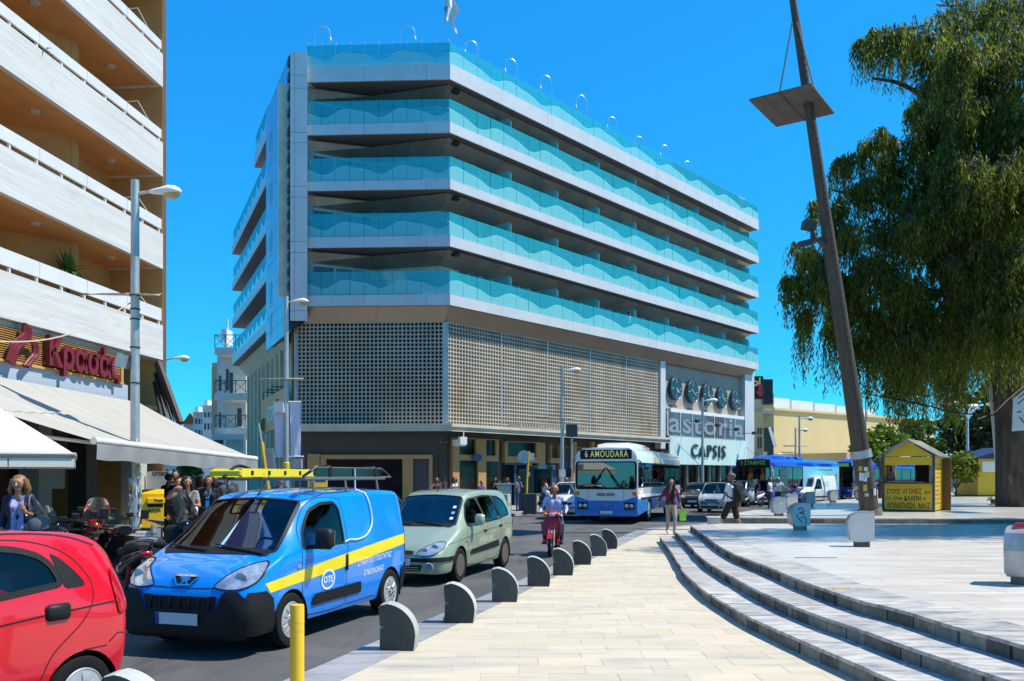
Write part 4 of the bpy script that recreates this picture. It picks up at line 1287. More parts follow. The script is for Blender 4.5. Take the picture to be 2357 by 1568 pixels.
rosette(pm,90,.85,.034,.35,-.3,1.4,1.7,seed=4)
bs=thing('balcony_bush','small leafy plant poking out under the upper balcony rail','plant',FC+FD*yf(68,-.45)-FN*.45+Vector((0,0,hb(PAR[2][1])+.2)))
pot(bs);rosette(bs,110,.6,.06,.2,-.1,1.4,.95,M_PALM,6);mb=MB();mb.tube([(0,0,.27),(0,0,.8)],.02,5);mb.build('stem',M_OCHDK,bs)
# ================================================================ STREET FURNITURE
M_CONC_D=mat('bollard_face_shaded',(.095,.10,.088),.8,spec=.2,island=.25,col2=(.07,.074,.065),vscale=4,bump=.2,bscale=30,dirt=(.25,.245,.22),dscale=6,dmin=.66,dmax=.76)  # bollard face: shade put into the colour, far darker than the sunlit rim
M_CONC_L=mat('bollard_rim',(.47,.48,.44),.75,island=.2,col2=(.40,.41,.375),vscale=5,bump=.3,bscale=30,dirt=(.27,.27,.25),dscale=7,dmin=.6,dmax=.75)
prof=[(0,0),(.0,.225),(.035,.228),(.035,.25),(0,.253),(-.012,.445),(.01,.47)]+[(.035+.345*math.sin(a),.155+.335*math.cos(a))for a in[math.pi/2*k/12 for k in range(1,13)]]+[(.372,.08),(.36,0)]
def bollard_mesh():
 rr=random.Random(3)
 th=.20
 mb=MB();n=len(prof)
 ctr=(.17,.2)
 def inset(p,d):
  v=Vector((ctr[0]-p[0],ctr[1]-p[1]));return(p[0]+v.x/v.length*d,p[1]+v.y/v.length*d)
 V=[Vector((p[0],0,p[1]))for p in prof]
 face=[Vector((inset(p,.006+rr.uniform(0,.004))[0],-th/2,max(inset(p,.006)[1],0)))for p in prof]
 rimf=[Vector((p[0],-th/2+.010+rr.uniform(0,.004),p[1]))for p in prof]
 rimb=[Vector((p[0],th/2-.010,p[1]))for p in prof]
 bfac=[Vector((inset(p,.008)[0],th/2,max(inset(p,.008)[1],0)))for p in prof]
 f=MB();f.add(face,[tuple(range(n))][0:1]);f.f[-1]=list(reversed(f.f[-1]))if False else f.f[-1]
 f.add(bfac,[tuple(reversed(range(n)))])
 r_=MB();r_.loft([face,rimf,rimb,bfac],cap=False)
 bm=bmesh.new()
 out=[]
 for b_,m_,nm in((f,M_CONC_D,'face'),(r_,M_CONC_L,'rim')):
  me=b_.mesh(nm,m_)
  bm=bmesh.new();bm.from_mesh(me);bmesh.ops.recalc_face_normals(bm,faces=bm.faces);bm.to_mesh(me);bm.free()
  out.append(me)
 return out
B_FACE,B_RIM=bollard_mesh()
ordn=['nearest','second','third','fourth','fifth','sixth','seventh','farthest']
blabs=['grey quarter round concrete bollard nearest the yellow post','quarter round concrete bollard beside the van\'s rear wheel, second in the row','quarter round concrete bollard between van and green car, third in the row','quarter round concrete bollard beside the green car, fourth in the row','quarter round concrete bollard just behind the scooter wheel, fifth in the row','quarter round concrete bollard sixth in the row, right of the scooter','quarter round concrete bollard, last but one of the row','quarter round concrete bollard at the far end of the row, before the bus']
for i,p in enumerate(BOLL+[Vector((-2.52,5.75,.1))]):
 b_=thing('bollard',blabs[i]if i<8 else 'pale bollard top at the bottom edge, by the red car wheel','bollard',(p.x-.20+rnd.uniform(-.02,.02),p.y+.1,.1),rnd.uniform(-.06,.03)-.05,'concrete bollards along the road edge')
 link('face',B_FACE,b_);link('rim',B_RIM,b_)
M_PLB=mat('plaza_bollard',(.58,.555,.51),.6,col2=(.52,.50,.47),vscale=4,dirt=(.28,.26,.24),dscale=7,dmin=.64,dmax=.74,bump=.2)
M_PLBR=mat('metal_band',(.40,.40,.40),.45,.55,col2=(.26,.26,.26),vscale=5,stretch=(1,1,.4))
pprof=[(0.02,.14),(-.03,.40),(-.02,.50),(.04,.60),(.15,.655),(.30,.67),(.46,.66),(.455,.12),(.33,.10),(.12,.09)]
def pboll():
 th=.3
 mb=MB();mb.prism(pprof,-th/2+.01,th/2-.01,M=Matrix(((1,0,0,-.22),(0,0,-1,0),(0,1,0,0),(0,0,0,1))));a=mb.mesh('body',M_PLB)
 n=len(pprof)
 big=[((p[0]-.21)*1.03+.21,(p[1]-.38)*1.03+.38)for p in pprof[:7]]
 mb=MB();rings=[]
 for yy in(-th/2,th/2):
  rings.append([Vector((p[0]-.22,yy,p[1]))for p in big])
 inner=[[Vector((p[0]-.22,yy,p[1]))for p in[((q[0]-.21)*.96+.21,(q[1]-.38)*.96+.38)for q in pprof[:7]]]for yy in(-th/2,th/2)]
 mb.loft([inner[0],rings[0],rings[1],inner[1]],cap=False,closed=False);b=mb.mesh('metal_band',M_PLBR)
 mb=MB();mb.bx(-.11,.16,-.1,.1,0,.11);c=mb.mesh('foot',M_RISER)
 return a,b,c
PB=pboll()
PLB=[((1980,1258),.55,'white plaza bollard on a foot, alone on the pale plaza',1.0),((1839,1220),.55,'plaza bollard scrawled with a black tag, in front of the dark step',1.0),((2352,1345),.55,'plaza bollard cut by the right edge, red paint on its top',1.06),((1791,1188),.55,'plaza bollard with a small sticker, behind the tagged one',.95),((1820,1175.5),.55,'plaza bollard in front of the white van bonnet',.95),((1862,1166),.55,'plaza bollard in front of the white van door',.95),((1916,1157),.55,'plaza bollard in front of the small dark car',.95),((1977,1151),.55,'round tagged plaza bollard just left of the leaning mast',.95),((2199,1137),.55,'far plaza bollard in front of the distant red car',1.0)]
M_TAG=mat('black_spray',(.02,.02,.02),.6);M_REDSPRAY=mat('red_spray',(.45,.03,.05),.6)
for i,((px,py),z,lab,s)in enumerate(PLB):
 p=G(px,py,z)
 t=thing('plaza_bollard',lab,'bollard',p,[-.25,.1,.9,.05,.15,.25,.3,.2,.1][i],'metal banded bollards on the plaza')
 t.scale=(s,s,s)
 for me,nm in zip(PB,('body','metal_band','foot')):link(nm,me,t)
 if i in(1,7):
  mb=MB();yy=-.155
  for pts in([(-.1,.5),(-.02,.56),(.06,.46),(-.06,.44),(.08,.4)],[(-.12,.42),(-.08,.3),(.02,.2)],[(-.02,.3),(.08,.34),(.12,.22),(.1,.16)]):
   mb.tube([(p_.x,yy,p_.y)for p_ in spline([(a,b,0)for a,b in pts],4)],.008,4)
  mb.build('spray_tag',M_TAG,t)
 if i==3:
  mb=MB();mb.bx(.0,.1,-.152,-.149,.42,.5);mb.build('sticker',M_WHITE,t)
 if i==2:
  mb=MB()
  for k in range(4):mb.box((-.05+.08*k,-.02,.665+.02*min(k,2)-.004),(.06,.22,.02),rz=.2)
  mb.build('red_paint',M_REDSPRAY,t)
p=A(684,1395,6.25);p.z=.1
yp=thing('yellow_post','scuffed yellow steel post standing in the foreground by the blue van','post',p)
mb=MB();mb.lathe([(.048,0),(.05,.02),(.05,.86),(.047,.872),(.02,.876),(.001,.876)],20);mb.build('tube',M_YELLOW,yp,smooth=40)
for z in(.68,.74):
 mb=MB();mb.lathe([(.0502,z),(.0515,z+.008),(.0502,z+.016)],20);mb.build('band',M_YELLOW,yp,smooth=40)
def cobra(t,z,L_,m=M_WHITE,ang=0.0,s=1.0):
 d=Vector((math.cos(ang),math.sin(ang),0));sd=Vector((-d.y,d.x,0))
 mb=MB();mb.tube([Vector((0,0,z)),d*L_*.5+Vector((0,0,z+.04)),d*L_+Vector((0,0,z+.06))],.035*s,7);mb.build('arm',M_STEEL,t)
 rings=[]
 for f,w,h0,h1 in((0,.04,-.03,.03),(.1,.07,-.05,.06),(.35,.11,-.06,.10),(.6,.16,-.07,.15),(.8,.15,-.06,.14),(.95,.09,-.03,.08),(1,.03,-.01,.03)):
  c=d*(L_+f*.72*s)+Vector((0,0,z+.06))
  rings.append([c+sd*(math.cos(a)*w*s)+Vector((0,0,(h1 if math.sin(a)>0 else-h0)*math.sin(a)*s))for a in[2*math.pi*k/12 for k in range(12)]])
 mb=MB();mb.loft(rings);hd=mb.build('lamp_head',m,t,smooth=60)
 mb=MB();mb.ball(d*(L_+.5*s)+Vector((0,0,z+.02)),(.19*s,.125*s,.12*s),12,8);mb.build('lens',mat('amber_lens',(.50,.36,.12),.3),hd,smooth=60)
p=A(311,1278,19.5);p.z=.1
lp=thing('lamp_post','tall lamp post plastered with torn posters in front of the cafe awning','lamp post',p)
ztop=H+(HZ-415)/F*19.5-.1
mb=MB();mb.tube([(0,0,0),(0,0,2.6),(0,0,ztop)],[.105,.10,.088],16);mb.build('pole',M_STEEL,lp,smooth=50)
cobra(lp,ztop-.32,.32,ang=0)
for py in(680,712,735,800,882):
 z=H+(HZ-py)/F*19.5-.1;mb=MB();mb.lathe([(.094,z-.02),(.112,z-.015),(.112,z+.015),(.094,z+.02)],16);mb.build('clamp',M_DARKSTEEL,lp)
z=H+(HZ-685)/F*19.5-.1
mb=MB()
for s,wd in((-1,1.1),(1,.48)):
 rings=[]
 for f in(0,.2,.5,.8,1):
  w=.30*math.sqrt(max(.02,1-(f*.97)**2));cx=s*(.09+f*wd)
  rings.append([Vector((cx,-w,z+.02)),Vector((cx,w,z+.10)),Vector((cx,w,z+.12)),Vector((cx,-w,z+.04))])
 mb.loft(rings)
mb.build('reflector_wing',mat('wing_panel',(.50,.40,.30),.6,col2=(.30,.22,.15),vscale=4),lp)
fz=H+(HZ-835)/F*19.5-.1
mb=MB();mb.box((-.25,-.05,fz+.03),(.25,.2,.3),rot=Matrix.Rotation(.25,3,'Y'));fl=mb.build('floodlight',M_STEEL,lp)
mb=MB();mb.tube([(-.12,0,fz-.12),(.0,0,fz-.15)],.03,6);mb.build('bracket',M_DARKSTEEL,lp)
mb=MB();rr=random.Random(5)
pcols=[M_WHITE,mat('torn_paper',(.55,.52,.46),.9),mat('torn_yellow',(.55,.42,.12),.9),mat('paper_blue',(.25,.42,.5),.9)]
for k in range(46):
 z=rr.uniform(.75,2.55);th=rr.uniform(-3.0,.2);h_=rr.uniform(.05,.22);w_=rr.uniform(.15,.6);r_=.106+rr.uniform(.001,.012)
 V=[];nq=4
 for i in range(nq+1):
  a=th+w_*i/nq;fl_=rr.uniform(0,.02)if i in(0,nq)else 0
  V+=[(math.cos(a)*(r_+fl_),math.sin(a)*(r_+fl_),z+rr.uniform(-.02,.02)),(math.cos(a)*(r_+fl_*2.5),math.sin(a)*(r_+fl_*2.5),z+h_+rr.uniform(-.03,.03))]
 mb.add(V,[(2*i,2*i+2,2*i+3,2*i+1)for i in range(nq)],k%4)
mb.build('torn_posters',pcols,lp,kind='stuff')
mb=MB();a=Vector((p.x-.1,p.y,H+(HZ-697)/F*19.5));b=A(-60,782,15.5)
mb.tube([a.lerp(b,k/14)-Vector((0,0,.35*math.sin(math.pi*k/14)))for k in range(15)],.014,5)
mb.build('cable',mat('rope',(.55,.47,.36),.9),None,label='pale rope strung from the plastered lamp post past the cafe sign',cat='rope')
def lamp(px,pyt,d,lab,base=.12,winged=True,arm=.55,ang=0,grp='grey street lamps along the hotel road',r=.085,sc=1.0):
 p=A(px,1100,d);p.z=base
 t=thing('lamp_post',lab,'lamp post',p,0,grp)
 zt=H+(HZ-pyt)/F*d-base
 mb=MB();mb.tube([(0,0,0),(0,0,.5),(0,0,zt)],[r*1.3,r*1.1,r*.8],12);mb.build('pole',M_STEEL,t,smooth=50)
 cobra(t,zt-.25,arm,ang=ang,s=sc)
 if winged:
  z=zt*.64;mb=MB();rings=[]
  for f in(-1,-.6,-.2,.2,.5):rings.append([Vector((f*1.2,-.2*(1-abs(f)*.8),z)),Vector((f*1.2,.2*(1-abs(f)*.8),z+.06)),Vector((f*1.2,.2*(1-abs(f)*.8),z+.09)),Vector((f*1.2,-.2*(1-abs(f)*.8),z+.03))])
  mb.loft(rings);mb.build('reflector_wing',MATS['wing_panel'],t)
 return t
l2=lamp(659,682,31.0,'lamp post carrying a long lavender banner, in front of the orange sign',base=.0,arm=.18,r=.1,sc=.85)
zb_=lambda py:H+(HZ-py)/F*31.0
M_LAV=mat('lavender_cloth',(.74,.71,.86),.8,col2=(.66,.63,.82),vscale=1.5,stretch=(3,1,.4))
for s in(-1,1):
 mb=MB();N_=8;V=[]
 for i in range(N_+1):
  for j in range(5):
   w_=.12+(.34+.06*(1-i/N_))*j/4
   V.append(Vector((s*w_*(1 if s>0 else .85)+(.05*i/N_ if s>0 else 0),-.03*math.sin(i*.8+j*1.5),zb_(925)+(zb_(1050)-zb_(925))*i/N_)))
 mb.add(V,[(i*5+j,i*5+j+1,(i+1)*5+j+1,(i+1)*5+j)for i in range(N_)for j in range(4)]);mb.build('banner',M_LAV,l2,smooth=50)
for py in(925,1051):
 mb=MB();mb.tube([(-.42,0,zb_(py)),(.52 if py<1000 else .62,0,zb_(py))],.03,6);mb.build('banner_bar',M_WHITE,l2)
mb=MB();mb.lathe([(.125,zb_(1085)),(.13,zb_(1085)),(.13,zb_(1066)),(.11,zb_(1064))],12);mb.build('yellow_band',M_YELLOW,l2)
mb=MB();mb.bx(.14,.52,.05,.3,zb_(1078),zb_(1056));mb.build('meter_box',M_STEEL,l2)
mb=MB();mb.bx(-.4,-.05,-.2,.0,zb_(950),zb_(928));mb.build('white_box',M_WHITE,l2)
l3=lamp(1294,843,41.5,'lamp post in front of the lattice screen, beside the bus',arm=.25,sc=.9)
mb=MB();mb.box((.0,-.12,1.9),(.3,.02,.35));mb.build('paper_notice',M_WHITE,l3)
lamp(1617,915,52.0,'slim lamp post in front of the five wall clocks',base=0,winged=False,arm=.2)
lamp(1840,958,66.0,'taller of two far lamp posts before the cream wall',base=.0,arm=.35)
lamp(1831,985,74.0,'shorter of two far lamp posts before the cream wall',base=.0,arm=.35)
lamp(1776,1042,92.0,'tiny far lamp post beside the shuttered tower',base=.0,arm=.5,winged=False)
sp=thing('traffic_signal','grey signal box on a pole behind the lamp post by the bus','traffic signal',(A(1316,1100,41.8).x,41.8,.12))
mb=MB();mb.tube([(0,0,0),(0,0,3.9)],.05,8);mb.build('pole',M_STEEL,sp)
mb=MB();mb.box((.0,0,3.95),(.55,.28,.62),b=.02);mb.build('signal_box',M_DARKSTEEL,sp)
bp=thing('bus_stop_pole','bright yellow bus stop pole with a small white notice','pole',(A(1212,1100,43.5).x,43.5,.12),0)
mb=MB();mb.tube([(0,0,0),(.02,0,1.5),(.12,0,3.0)],.05,8);mb.build('pole',M_YELLOW,bp)
mb=MB();mb.box((.28,0,2.72),(.22,.03,.38));mb.build('notice',M_WHITE,bp)
mb=MB();mb.lathe([(.001,-.015),(.33,-.015),(.33,.015),(.001,.015)],20,c=(-.12,.04,2.72),M=Matrix(((1,0,0),(0,0,-1),(0,1,0))));mb.build('sign_disc',M_STEEL,bp)
p=A(1235,1181,44.5);p.z=.118
kk=thing('ticket_machine','tall dark green ticket machine booth on the hotel pavement','kiosk',p,-.2)
M_GRN=mat('booth_green',(.012,.06,.058),.45)
mb=MB();mb.bx(-.85,-.05,-.4,.5,0,2.1,b=.02);mb.bx(-.05,.75,.2,.5,0,2.1);mb.build('cabinet',M_GRN,kk)
mb=MB();mb.bx(-.3,.9,-.45,.55,2.1,2.3,b=.02);mb.build('roof',M_GRN,kk)
mb=MB();mb.bx(.15,.6,-.47,-.46,2.13,2.27);mb.build('blue_panel',mat('light_blue',(.08,.45,.62),.4),kk)
mb=MB();mb.bx(.02,.65,.16,.19,.9,1.6);mb.build('screen',M_SHOPGL,kk)
mb=MB();mb.bx(.02,.7,.0,.19,.75,.88);mb.build('shelf',M_STEEL,kk)
mb=MB();mb.bx(-.45,-.25,-.415,-.402,1.75,1.95);mb.build('sticker',M_WHITE,kk)
p=A(1161,1181,42.5);p.z=.118
pc=thing('poster_stand','poster covered utility cabinet by the hotel kerb','cabinet',p,.1)
mb=MB();mb.bx(-.32,.32,-.25,.25,0,1.35,b=.02);mb.build('body',M_STEEL,pc)
mb=MB();mb.bx(-.5,.5,-.4,.4,1.35,1.4);mb.build('top',M_STEEL,pc)
mb=MB();rr=random.Random(9)
for k in range(18):mb.box((rr.uniform(-.24,.24),-.255-.001*k,rr.uniform(.2,1.2)),(rr.uniform(.08,.24),.002,rr.uniform(.1,.3)),mi=k%3)
mb.build('torn_posters',[M_WHITE,M_BLACK,mat('torn_paper',(.5,.5,.5))],pc,kind='stuff')
cbl=None
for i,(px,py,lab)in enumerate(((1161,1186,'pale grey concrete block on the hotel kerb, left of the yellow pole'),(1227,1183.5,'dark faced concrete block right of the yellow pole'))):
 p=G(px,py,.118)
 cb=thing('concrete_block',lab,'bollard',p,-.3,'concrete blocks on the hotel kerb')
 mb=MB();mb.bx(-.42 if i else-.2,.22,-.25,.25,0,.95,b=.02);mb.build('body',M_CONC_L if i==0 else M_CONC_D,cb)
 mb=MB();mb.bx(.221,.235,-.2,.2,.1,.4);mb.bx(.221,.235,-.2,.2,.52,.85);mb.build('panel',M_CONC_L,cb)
p=A(352,1240,20.3);p.z=.1
eb=thing('letter_box','yellow letter box lettered Post and ΕΛΤΑ on a grey stand','letter box',p,.38)
mb=MB()
Q=[(-.23,0),(.23,0),(.23,.80),(-.23,.62)]
z0=.60
P=[Vector((-.24,-.2,z0)),Vector((.24,-.2,z0)),Vector((.24,.2,z0)),Vector((-.24,.2,z0)),Vector((-.24,-.2,z0+.78)),Vector((.24,-.2,z0+.78)),Vector((.24,.2,z0+.88)),Vector((-.24,.2,z0+.88))]
mb.add(P,[(3,2,1,0),(4,5,6,7),(0,1,5,4),(1,2,6,5),(2,3,7,6),(3,0,4,7)])
M_ELTA=mat('post_yellow',(.85,.50,.01),.35,coat=.3)
mb.build('body',M_ELTA,eb)
mb=MB();mb.bx(-.12,.26,-.26,-.2,z0+.56,z0+.68,b=.01);mb.build('flap',M_ELTA,eb)
mb=MB();mb.bx(-.12,.22,-.205,-.199,z0+.47,z0+.55);mb.build('slot',M_BLACK,eb)
mb=MB();put_text(mb,'Post',(.12,-.262,z0+.59),(1,0,0),(0,0,1),size=.1,bold=.004);mb.build('lettering',M_BLACK,eb)
mb=MB();put_text(mb,'ΕΛΤΑ',(.04,-.203,z0+.36),(1,0,0),(0,0,1),size=.1,bold=.004);mb.build('lettering',M_BLACK,eb)
mb=MB();mb.add([(-.2,-.203,z0+.2),(.236,-.203,z0+.14),(.236,-.203,z0+.02),(.02,-.203,z0+.12)],[(3,2,1,0)]);mb.add([(-.05,-.203,z0+.06),(.236,-.203,z0+.0),(.2,-.203,z0+.0)],[(2,1,0)]);mb.build('blue_swoosh',mat('post_blue',(.01,.025,.16),.4),eb)
mb=MB();mb.bx(-.12,.12,-.05,.14,0,z0);mb.build('stand',M_STEEL,eb)
p=A(352,1260,19.0);p.z=.1
ps=thing('poster','white political poster with a red strip lashed below the letter box','poster',p,.12)
zz0,zz1=H+(HZ-1292)/F*19-.1,H+(HZ-1218)/F*19-.1
mb=MB();N_=6
V=[]
for i in range(N_+1):
 x=-.43+.58*i/N_;yv=-.06*math.cos(i*.6)
 V+=[(x,yv,zz0+.03*math.sin(i)),(x,yv,zz1+.02*math.cos(i))]
mb.add(V,[(2*i,2*i+2,2*i+3,2*i+1)for i in range(N_)]);mb.build('sheet',M_WHITE,ps)
hh=zz1-zz0
mb=MB();put_text(mb,'ΣΤΗΡΙΖΟΥΜΕ',(-.14,-.075,zz1-.13),(1,.02,0),(0,0,1),width=.5,height=.055,bold=.02);put_text(mb,'ΑΝΑΤΡΟΠΗ',(-.14,-.075,zz0+.06),(1,.02,0),(0,0,1),width=.5,height=.06,bold=.03)
mb.tube([(p_.x,-.075,p_.y)for p_ in spline([(-.1,zz1-.26,0),(-.05,zz1-.18,0),(-.02,zz1-.27,0),(.03,zz1-.2,0),(.06,zz1-.27,0),(.12,zz1-.2,0)],4)],.007,4)
mb.build('lettering',M_BLACK,ps)
mb=MB();mb.bx(-.42,.14,-.073,-.07,zz0+.19,zz0+.27);mb.build('red_strip',mat('poster_red',(.45,.01,.015),.5),ps)
mb=MB();put_text(mb,'του δρόμου',(-.14,-.078,zz0+.21),(1,.0,0),(0,0,1),width=.35,height=.045,bold=.02);mb.build('lettering',M_WHITE,ps)
mb=MB();mb.tube([(0,.03,0),(0,.03,zz1+.1)],.05,8);mb.build('stake',M_STEEL,ps)
p=A(368,1200,27.6);p.z=.1
cr=thing('shop_board','pale grey shop board topped with the word crocs under the awning','sign',p,.1)
zc1,zc0=H+(HZ-1085)/F*27.6-.1,H+(HZ-1150)/F*27.6-.1
mb=MB();M_=Matrix(((1,0,0,0),(0,0,-1,0),(0,1,0,0),(0,0,0,1)))
mb.prism([(-.40,zc0),(.25,zc0-.0),(.3,zc0-.12),(.36,zc0-.02),(.40,zc0+.1),(.40,zc1-.06),(.33,zc1),(-.33,zc1),(-.40,zc1-.06)],-.03,.03,M=M_);mb.build('board',mat('pale_board',(.78,.80,.75),.5),cr)
mb=MB();put_text(mb,'crocs',(.02,-.035,zc1-.13),(1,0,0),(0,0,1),width=.5,bold=.03);mb.build('lettering',M_BLACK,cr)
mb=MB();mb.box((0,.1,zc0/2),(.5,.3,zc0));mb.build('stand',M_BLACK,cr)
p=A(735,1100,33.0);p.z=.0
pb=thing('arched_letter_box','yellow arched letter box standing beyond the van roof ladder','letter box',p,.35)
zt=H+(HZ-1071)/F*33-0
mb=MB();ar=[(-.27,.9),(.27,.9),(.27,zt-.27)]+[(.27*math.cos(a),zt-.27+.27*math.sin(a))for a in[math.pi*k/12 for k in range(1,12)]]+[(-.27,zt-.27)]
mb.prism(ar,-.3,.3,M=M_);mb.build('hood',M_ELTA,pb)
mb=MB();mb.bx(-.2,.2,-.31,-.302,zt-.62,zt-.38);mb.build('panel',MATS['post_blue'],pb)
mb=MB();mb.bx(-.25,.25,-.28,.28,.0,.9);mb.build('base',M_ELTA,pb)
mb=MB();mb.bx(-.40,-.28,-.2,.2,.8,zt-.35);mb.build('side_pocket',M_ELTA,pb)
p=A(622,1100,30.0);p.z=.0
tl=thing('leaning_sign','slanted sign board on a yellow stake left of the banner post','sign',p,0)
mb=MB();mb.tube([(.15,0,0),(-.28,0,3.05)],.06,6);mb.build('stake',M_YELLOW,tl)
mb=MB();mb.box((.02,0,2.35),(.28,.04,1.0),rot=Matrix.Rotation(-.14,3,'Y'));mb.build('board',M_STEEL,tl)
mb=MB();mb.tube([(-.28,0,3.0),(-.4,0,3.7)],.035,6);mb.build('tip',M_STEEL,tl)
bA=G(2003,1186,.55);tA=A(1822,-20,bA.y-1.5)
mst=thing('leaning_mast','tall leaning rusty lamp mast on the plaza with a hanging square reflector','mast',bA)
d=tA-bA
M_MAST=mat('mast_steel',(.075,.05,.034),.55,.3,col2=(.12,.088,.06),vscale=2.5,stretch=(4,4,.3),dirt=(.07,.055,.045),dscale=1.2,dmin=.5,dmax=.7,dstretch=(3,3,.25))
N_=16;pts=[d*(k/N_)for k in range(N_+1)]
mb=MB();mb.tube(pts,[.32-.21*k/N_ for k in range(N_+1)],18);mb.build('shaft',M_MAST,mst,smooth=50)
u=d.normalized();sd=u.cross(Vector((0,1,0))).normalized();fr=u.cross(sd)
mb=MB()
for k in range(70):
 f=.05+k*.0125
 r_=.34-.2*f
 if fr.y>0:fr=-fr
 mb.box(d*f+fr*(r_+.0)-sd*.03,(.035,.02,.05))
mb.build('bolts',M_DARKSTEEL,mst,kind='stuff')
for a,b,m in((.0,.012,M_RISER),(.115,.13,M_STEEL)):
 mb=MB();mb.tube([d*a,d*b],[.36 if a else .42,.345 if a else .40],18);mb.build('collar',m,mst)
fpl=(HZ+20-0)
def onmast(py):
 z=0.0
 for k in range(200):
  q=bA+d*(k/200)
  if HZ-(q.z-H)/q.y*F<=py:return q-bA
 return d
pc_=onmast(245)
dc=(bA+pc_).y
hp=(HZ-240)/F*dc
cor=[A(px,py,F*hp/(HZ-py))for px,py in((1724,232),(1868,195),(1921,262),(1787,293))]
mb=MB();cl=[c-bA for c in cor]
cen=sum(cl,Vector())/4
mb.slab(cl[3],cl[2],cl[1],cl[0],.05)
M_PAN=mat('reflector_panel',(.17,.145,.12),.6,.2,col2=(.13,.11,.09),vscale=3)
mb.build('reflector',M_PAN,mst)
mb=MB();nrm=(cl[1]-cl[0]).cross(cl[3]-cl[0]).normalized()
for f in(.25,.5,.75):
 a,b=cl[0].lerp(cl[1],f),cl[3].lerp(cl[2],f)
 mb.tube([a-nrm*.055*0+nrm*.01,b+nrm*.01],.02 if f!=.5 else .035,5)
mb.build('seam',M_DARKSTEEL,mst)
for a,b in((cl[0].lerp(cl[1],.5),onmast(25)),(cl[1].lerp(cl[2],.1),onmast(40))):
 mb=MB();mb.tube([a,b],.025,5);mb.build('stay_rod',M_DARKSTEEL,mst)
mb=MB();mb.tube([cl[3].lerp(cl[2],.6),onmast(318)],.05,6);mb.build('bracket',M_MAST,mst)
q=onmast(572);qa=A(1862,528,(bA+q).y-.3)-bA;qb=A(1857,552,(bA+q).y-.3)-bA
mb=MB();mb.tube([q,qb.lerp(q,.3)+Vector((0,0,.15)),qa+Vector((.1,0,0))],[.12,.09,.07],8);mb.build('spot_arm',M_DARKSTEEL,mst)
mb=MB();mb.box(qa+Vector((0,0,.12)),(.42,.34,.26),rot=Matrix.Rotation(.2,3,'Y'));mb.build('spotlight',M_DARKSTEEL,mst)
mb=MB();mb.box(qb+Vector((-.05,0,-.12)),(.5,.34,.16),rot=Matrix.Rotation(-.25,3,'Y'));mb.build('spotlight',M_DARKSTEEL,mst)
mb=MB();rr=random.Random(11)
for k in range(12):
 f=rr.uniform(.04,.12);th=rr.uniform(2.6,5.8);r_=.335
 c=d*f+(sd*math.cos(th)+fr*-math.sin(th))*r_*0+Vector((math.cos(th)*r_,math.sin(th)*r_,0))
 mb.box(c,(.12,.012,rr.uniform(.1,.3)),rz=th+math.pi/2,mi=k%3)
mb.build('torn_posters',[M_WHITE,MATS['torn_paper'],MATS['torn_yellow']],mst,kind='stuff')
kp=G(2090,1177.5,.55)
M_KY=mat('kiosk_yellow',(.70,.46,.012),.5,col2=(.62,.39,.01),vscale=2.5,dirt=(.25,.15,.02),dscale=3,dmin=.62,dmax=.8)
KI=thing('kiosk','yellow painted wooden kiosk with a pitched roof and slogan lettering','kiosk',kp,.0)
wd,dp,hh=1.52,1.75,1.98
KI.rotation_euler=(0,0,-.62)
KI.scale=(1.13,1.13,1.08)
for nm,a in(('front_panel',(-wd/2,wd/2,0,.04,.06,.97)),('header_panel',(-wd/2,wd/2,0,.04,1.62,1.9)),('side_panel',(wd/2-.05,wd/2,.04,dp,.03,1.96)),('side_panel',(-wd/2,-wd/2+.04,.04,dp,.03,1.96))):
 mb=MB();mb.bx(*a);mb.build(nm,M_KY,KI)
for x in(-wd/2-.02,wd/2+.02):
 mb=MB();mb.bx(x-.035,x+.035,-.03,.06,0,1.98);mb.build('post',M_DARKSTEEL,KI)
mb=MB();mb.bx(-wd/2-.05,wd/2+.0,-.25,.3,.97,1.02);mb.build('counter',mat('dark_wood',(.06,.025,.012),.5),KI)
mb=MB();mb.bx(-wd/2+.05,wd/2-.05,dp-.05,dp,.03,1.0);mb.bx(-.1,.35,dp-.06,dp,1.0,1.9);mb.build('back_panel',mat('dark_red',(.05,.008,.006),.6),KI)
mb=MB();mb.bx(-wd/2,wd/2,0,dp,0,.05);mb.build('floor',M_DARKSTEEL,KI)
mb=MB();mb.prism([(-wd/2-.02,1.93),(wd/2+.02,1.93),(0,2.45)],.02,.06,M=Matrix(((1,0,0,0),(0,0,1,0),(0,1,0,0),(0,0,0,1))));mb.build('gable',M_KY,KI)
M_ROOFM=mat('sheet_roof',(.28,.29,.27),.35,.6,col2=(.18,.185,.17),vscale=2)
for s in(-1,1):
 mb=MB();mb.slab((s*-.0,-.2,2.50),(s*-.0,dp+.15,2.50),(s*(wd/2+.22),dp+.15,1.88),(s*(wd/2+.22),-.2,1.88),.03*s);mb.build('roof_sheet',M_ROOFM,KI)
 mb=MB()
 for k in range(5):
  yy=-.15+k*(dp+.25)/4;mb.tube([(s*.02,yy,2.515),(s*(wd/2+.21),yy,1.9)],.018,4)
 mb.build('roof_rib',M_ROOFM,KI)
mb=MB();mb.bx(wd/2+.01,wd/2+.28,dp-.12,dp-.06,.0,1.85);mb.build('open_door',mat('door_brown',(.16,.07,.02),.6),KI)
M_KR=mat('slogan_red',(.30,.012,.008),.6);M_KB=mat('slogan_black',(.012,.012,.012),.6)
def ktext(t,x,z,w,h,m):
 mb=MB();put_text(mb,t,(x,-.004,z),(1,0,0),(0,0,1),width=w,height=h,bold=.02);mb.build('lettering',m,KI)
ktext('ΣΤΟΥΣ',-.46,.62,.42,.17,M_KB);ktext('ΑΓΩΝΕΣ',.13,.62,.58,.19,M_KR);ktext('ΚΑΙ',.60,.63,.16,.10,M_KB)
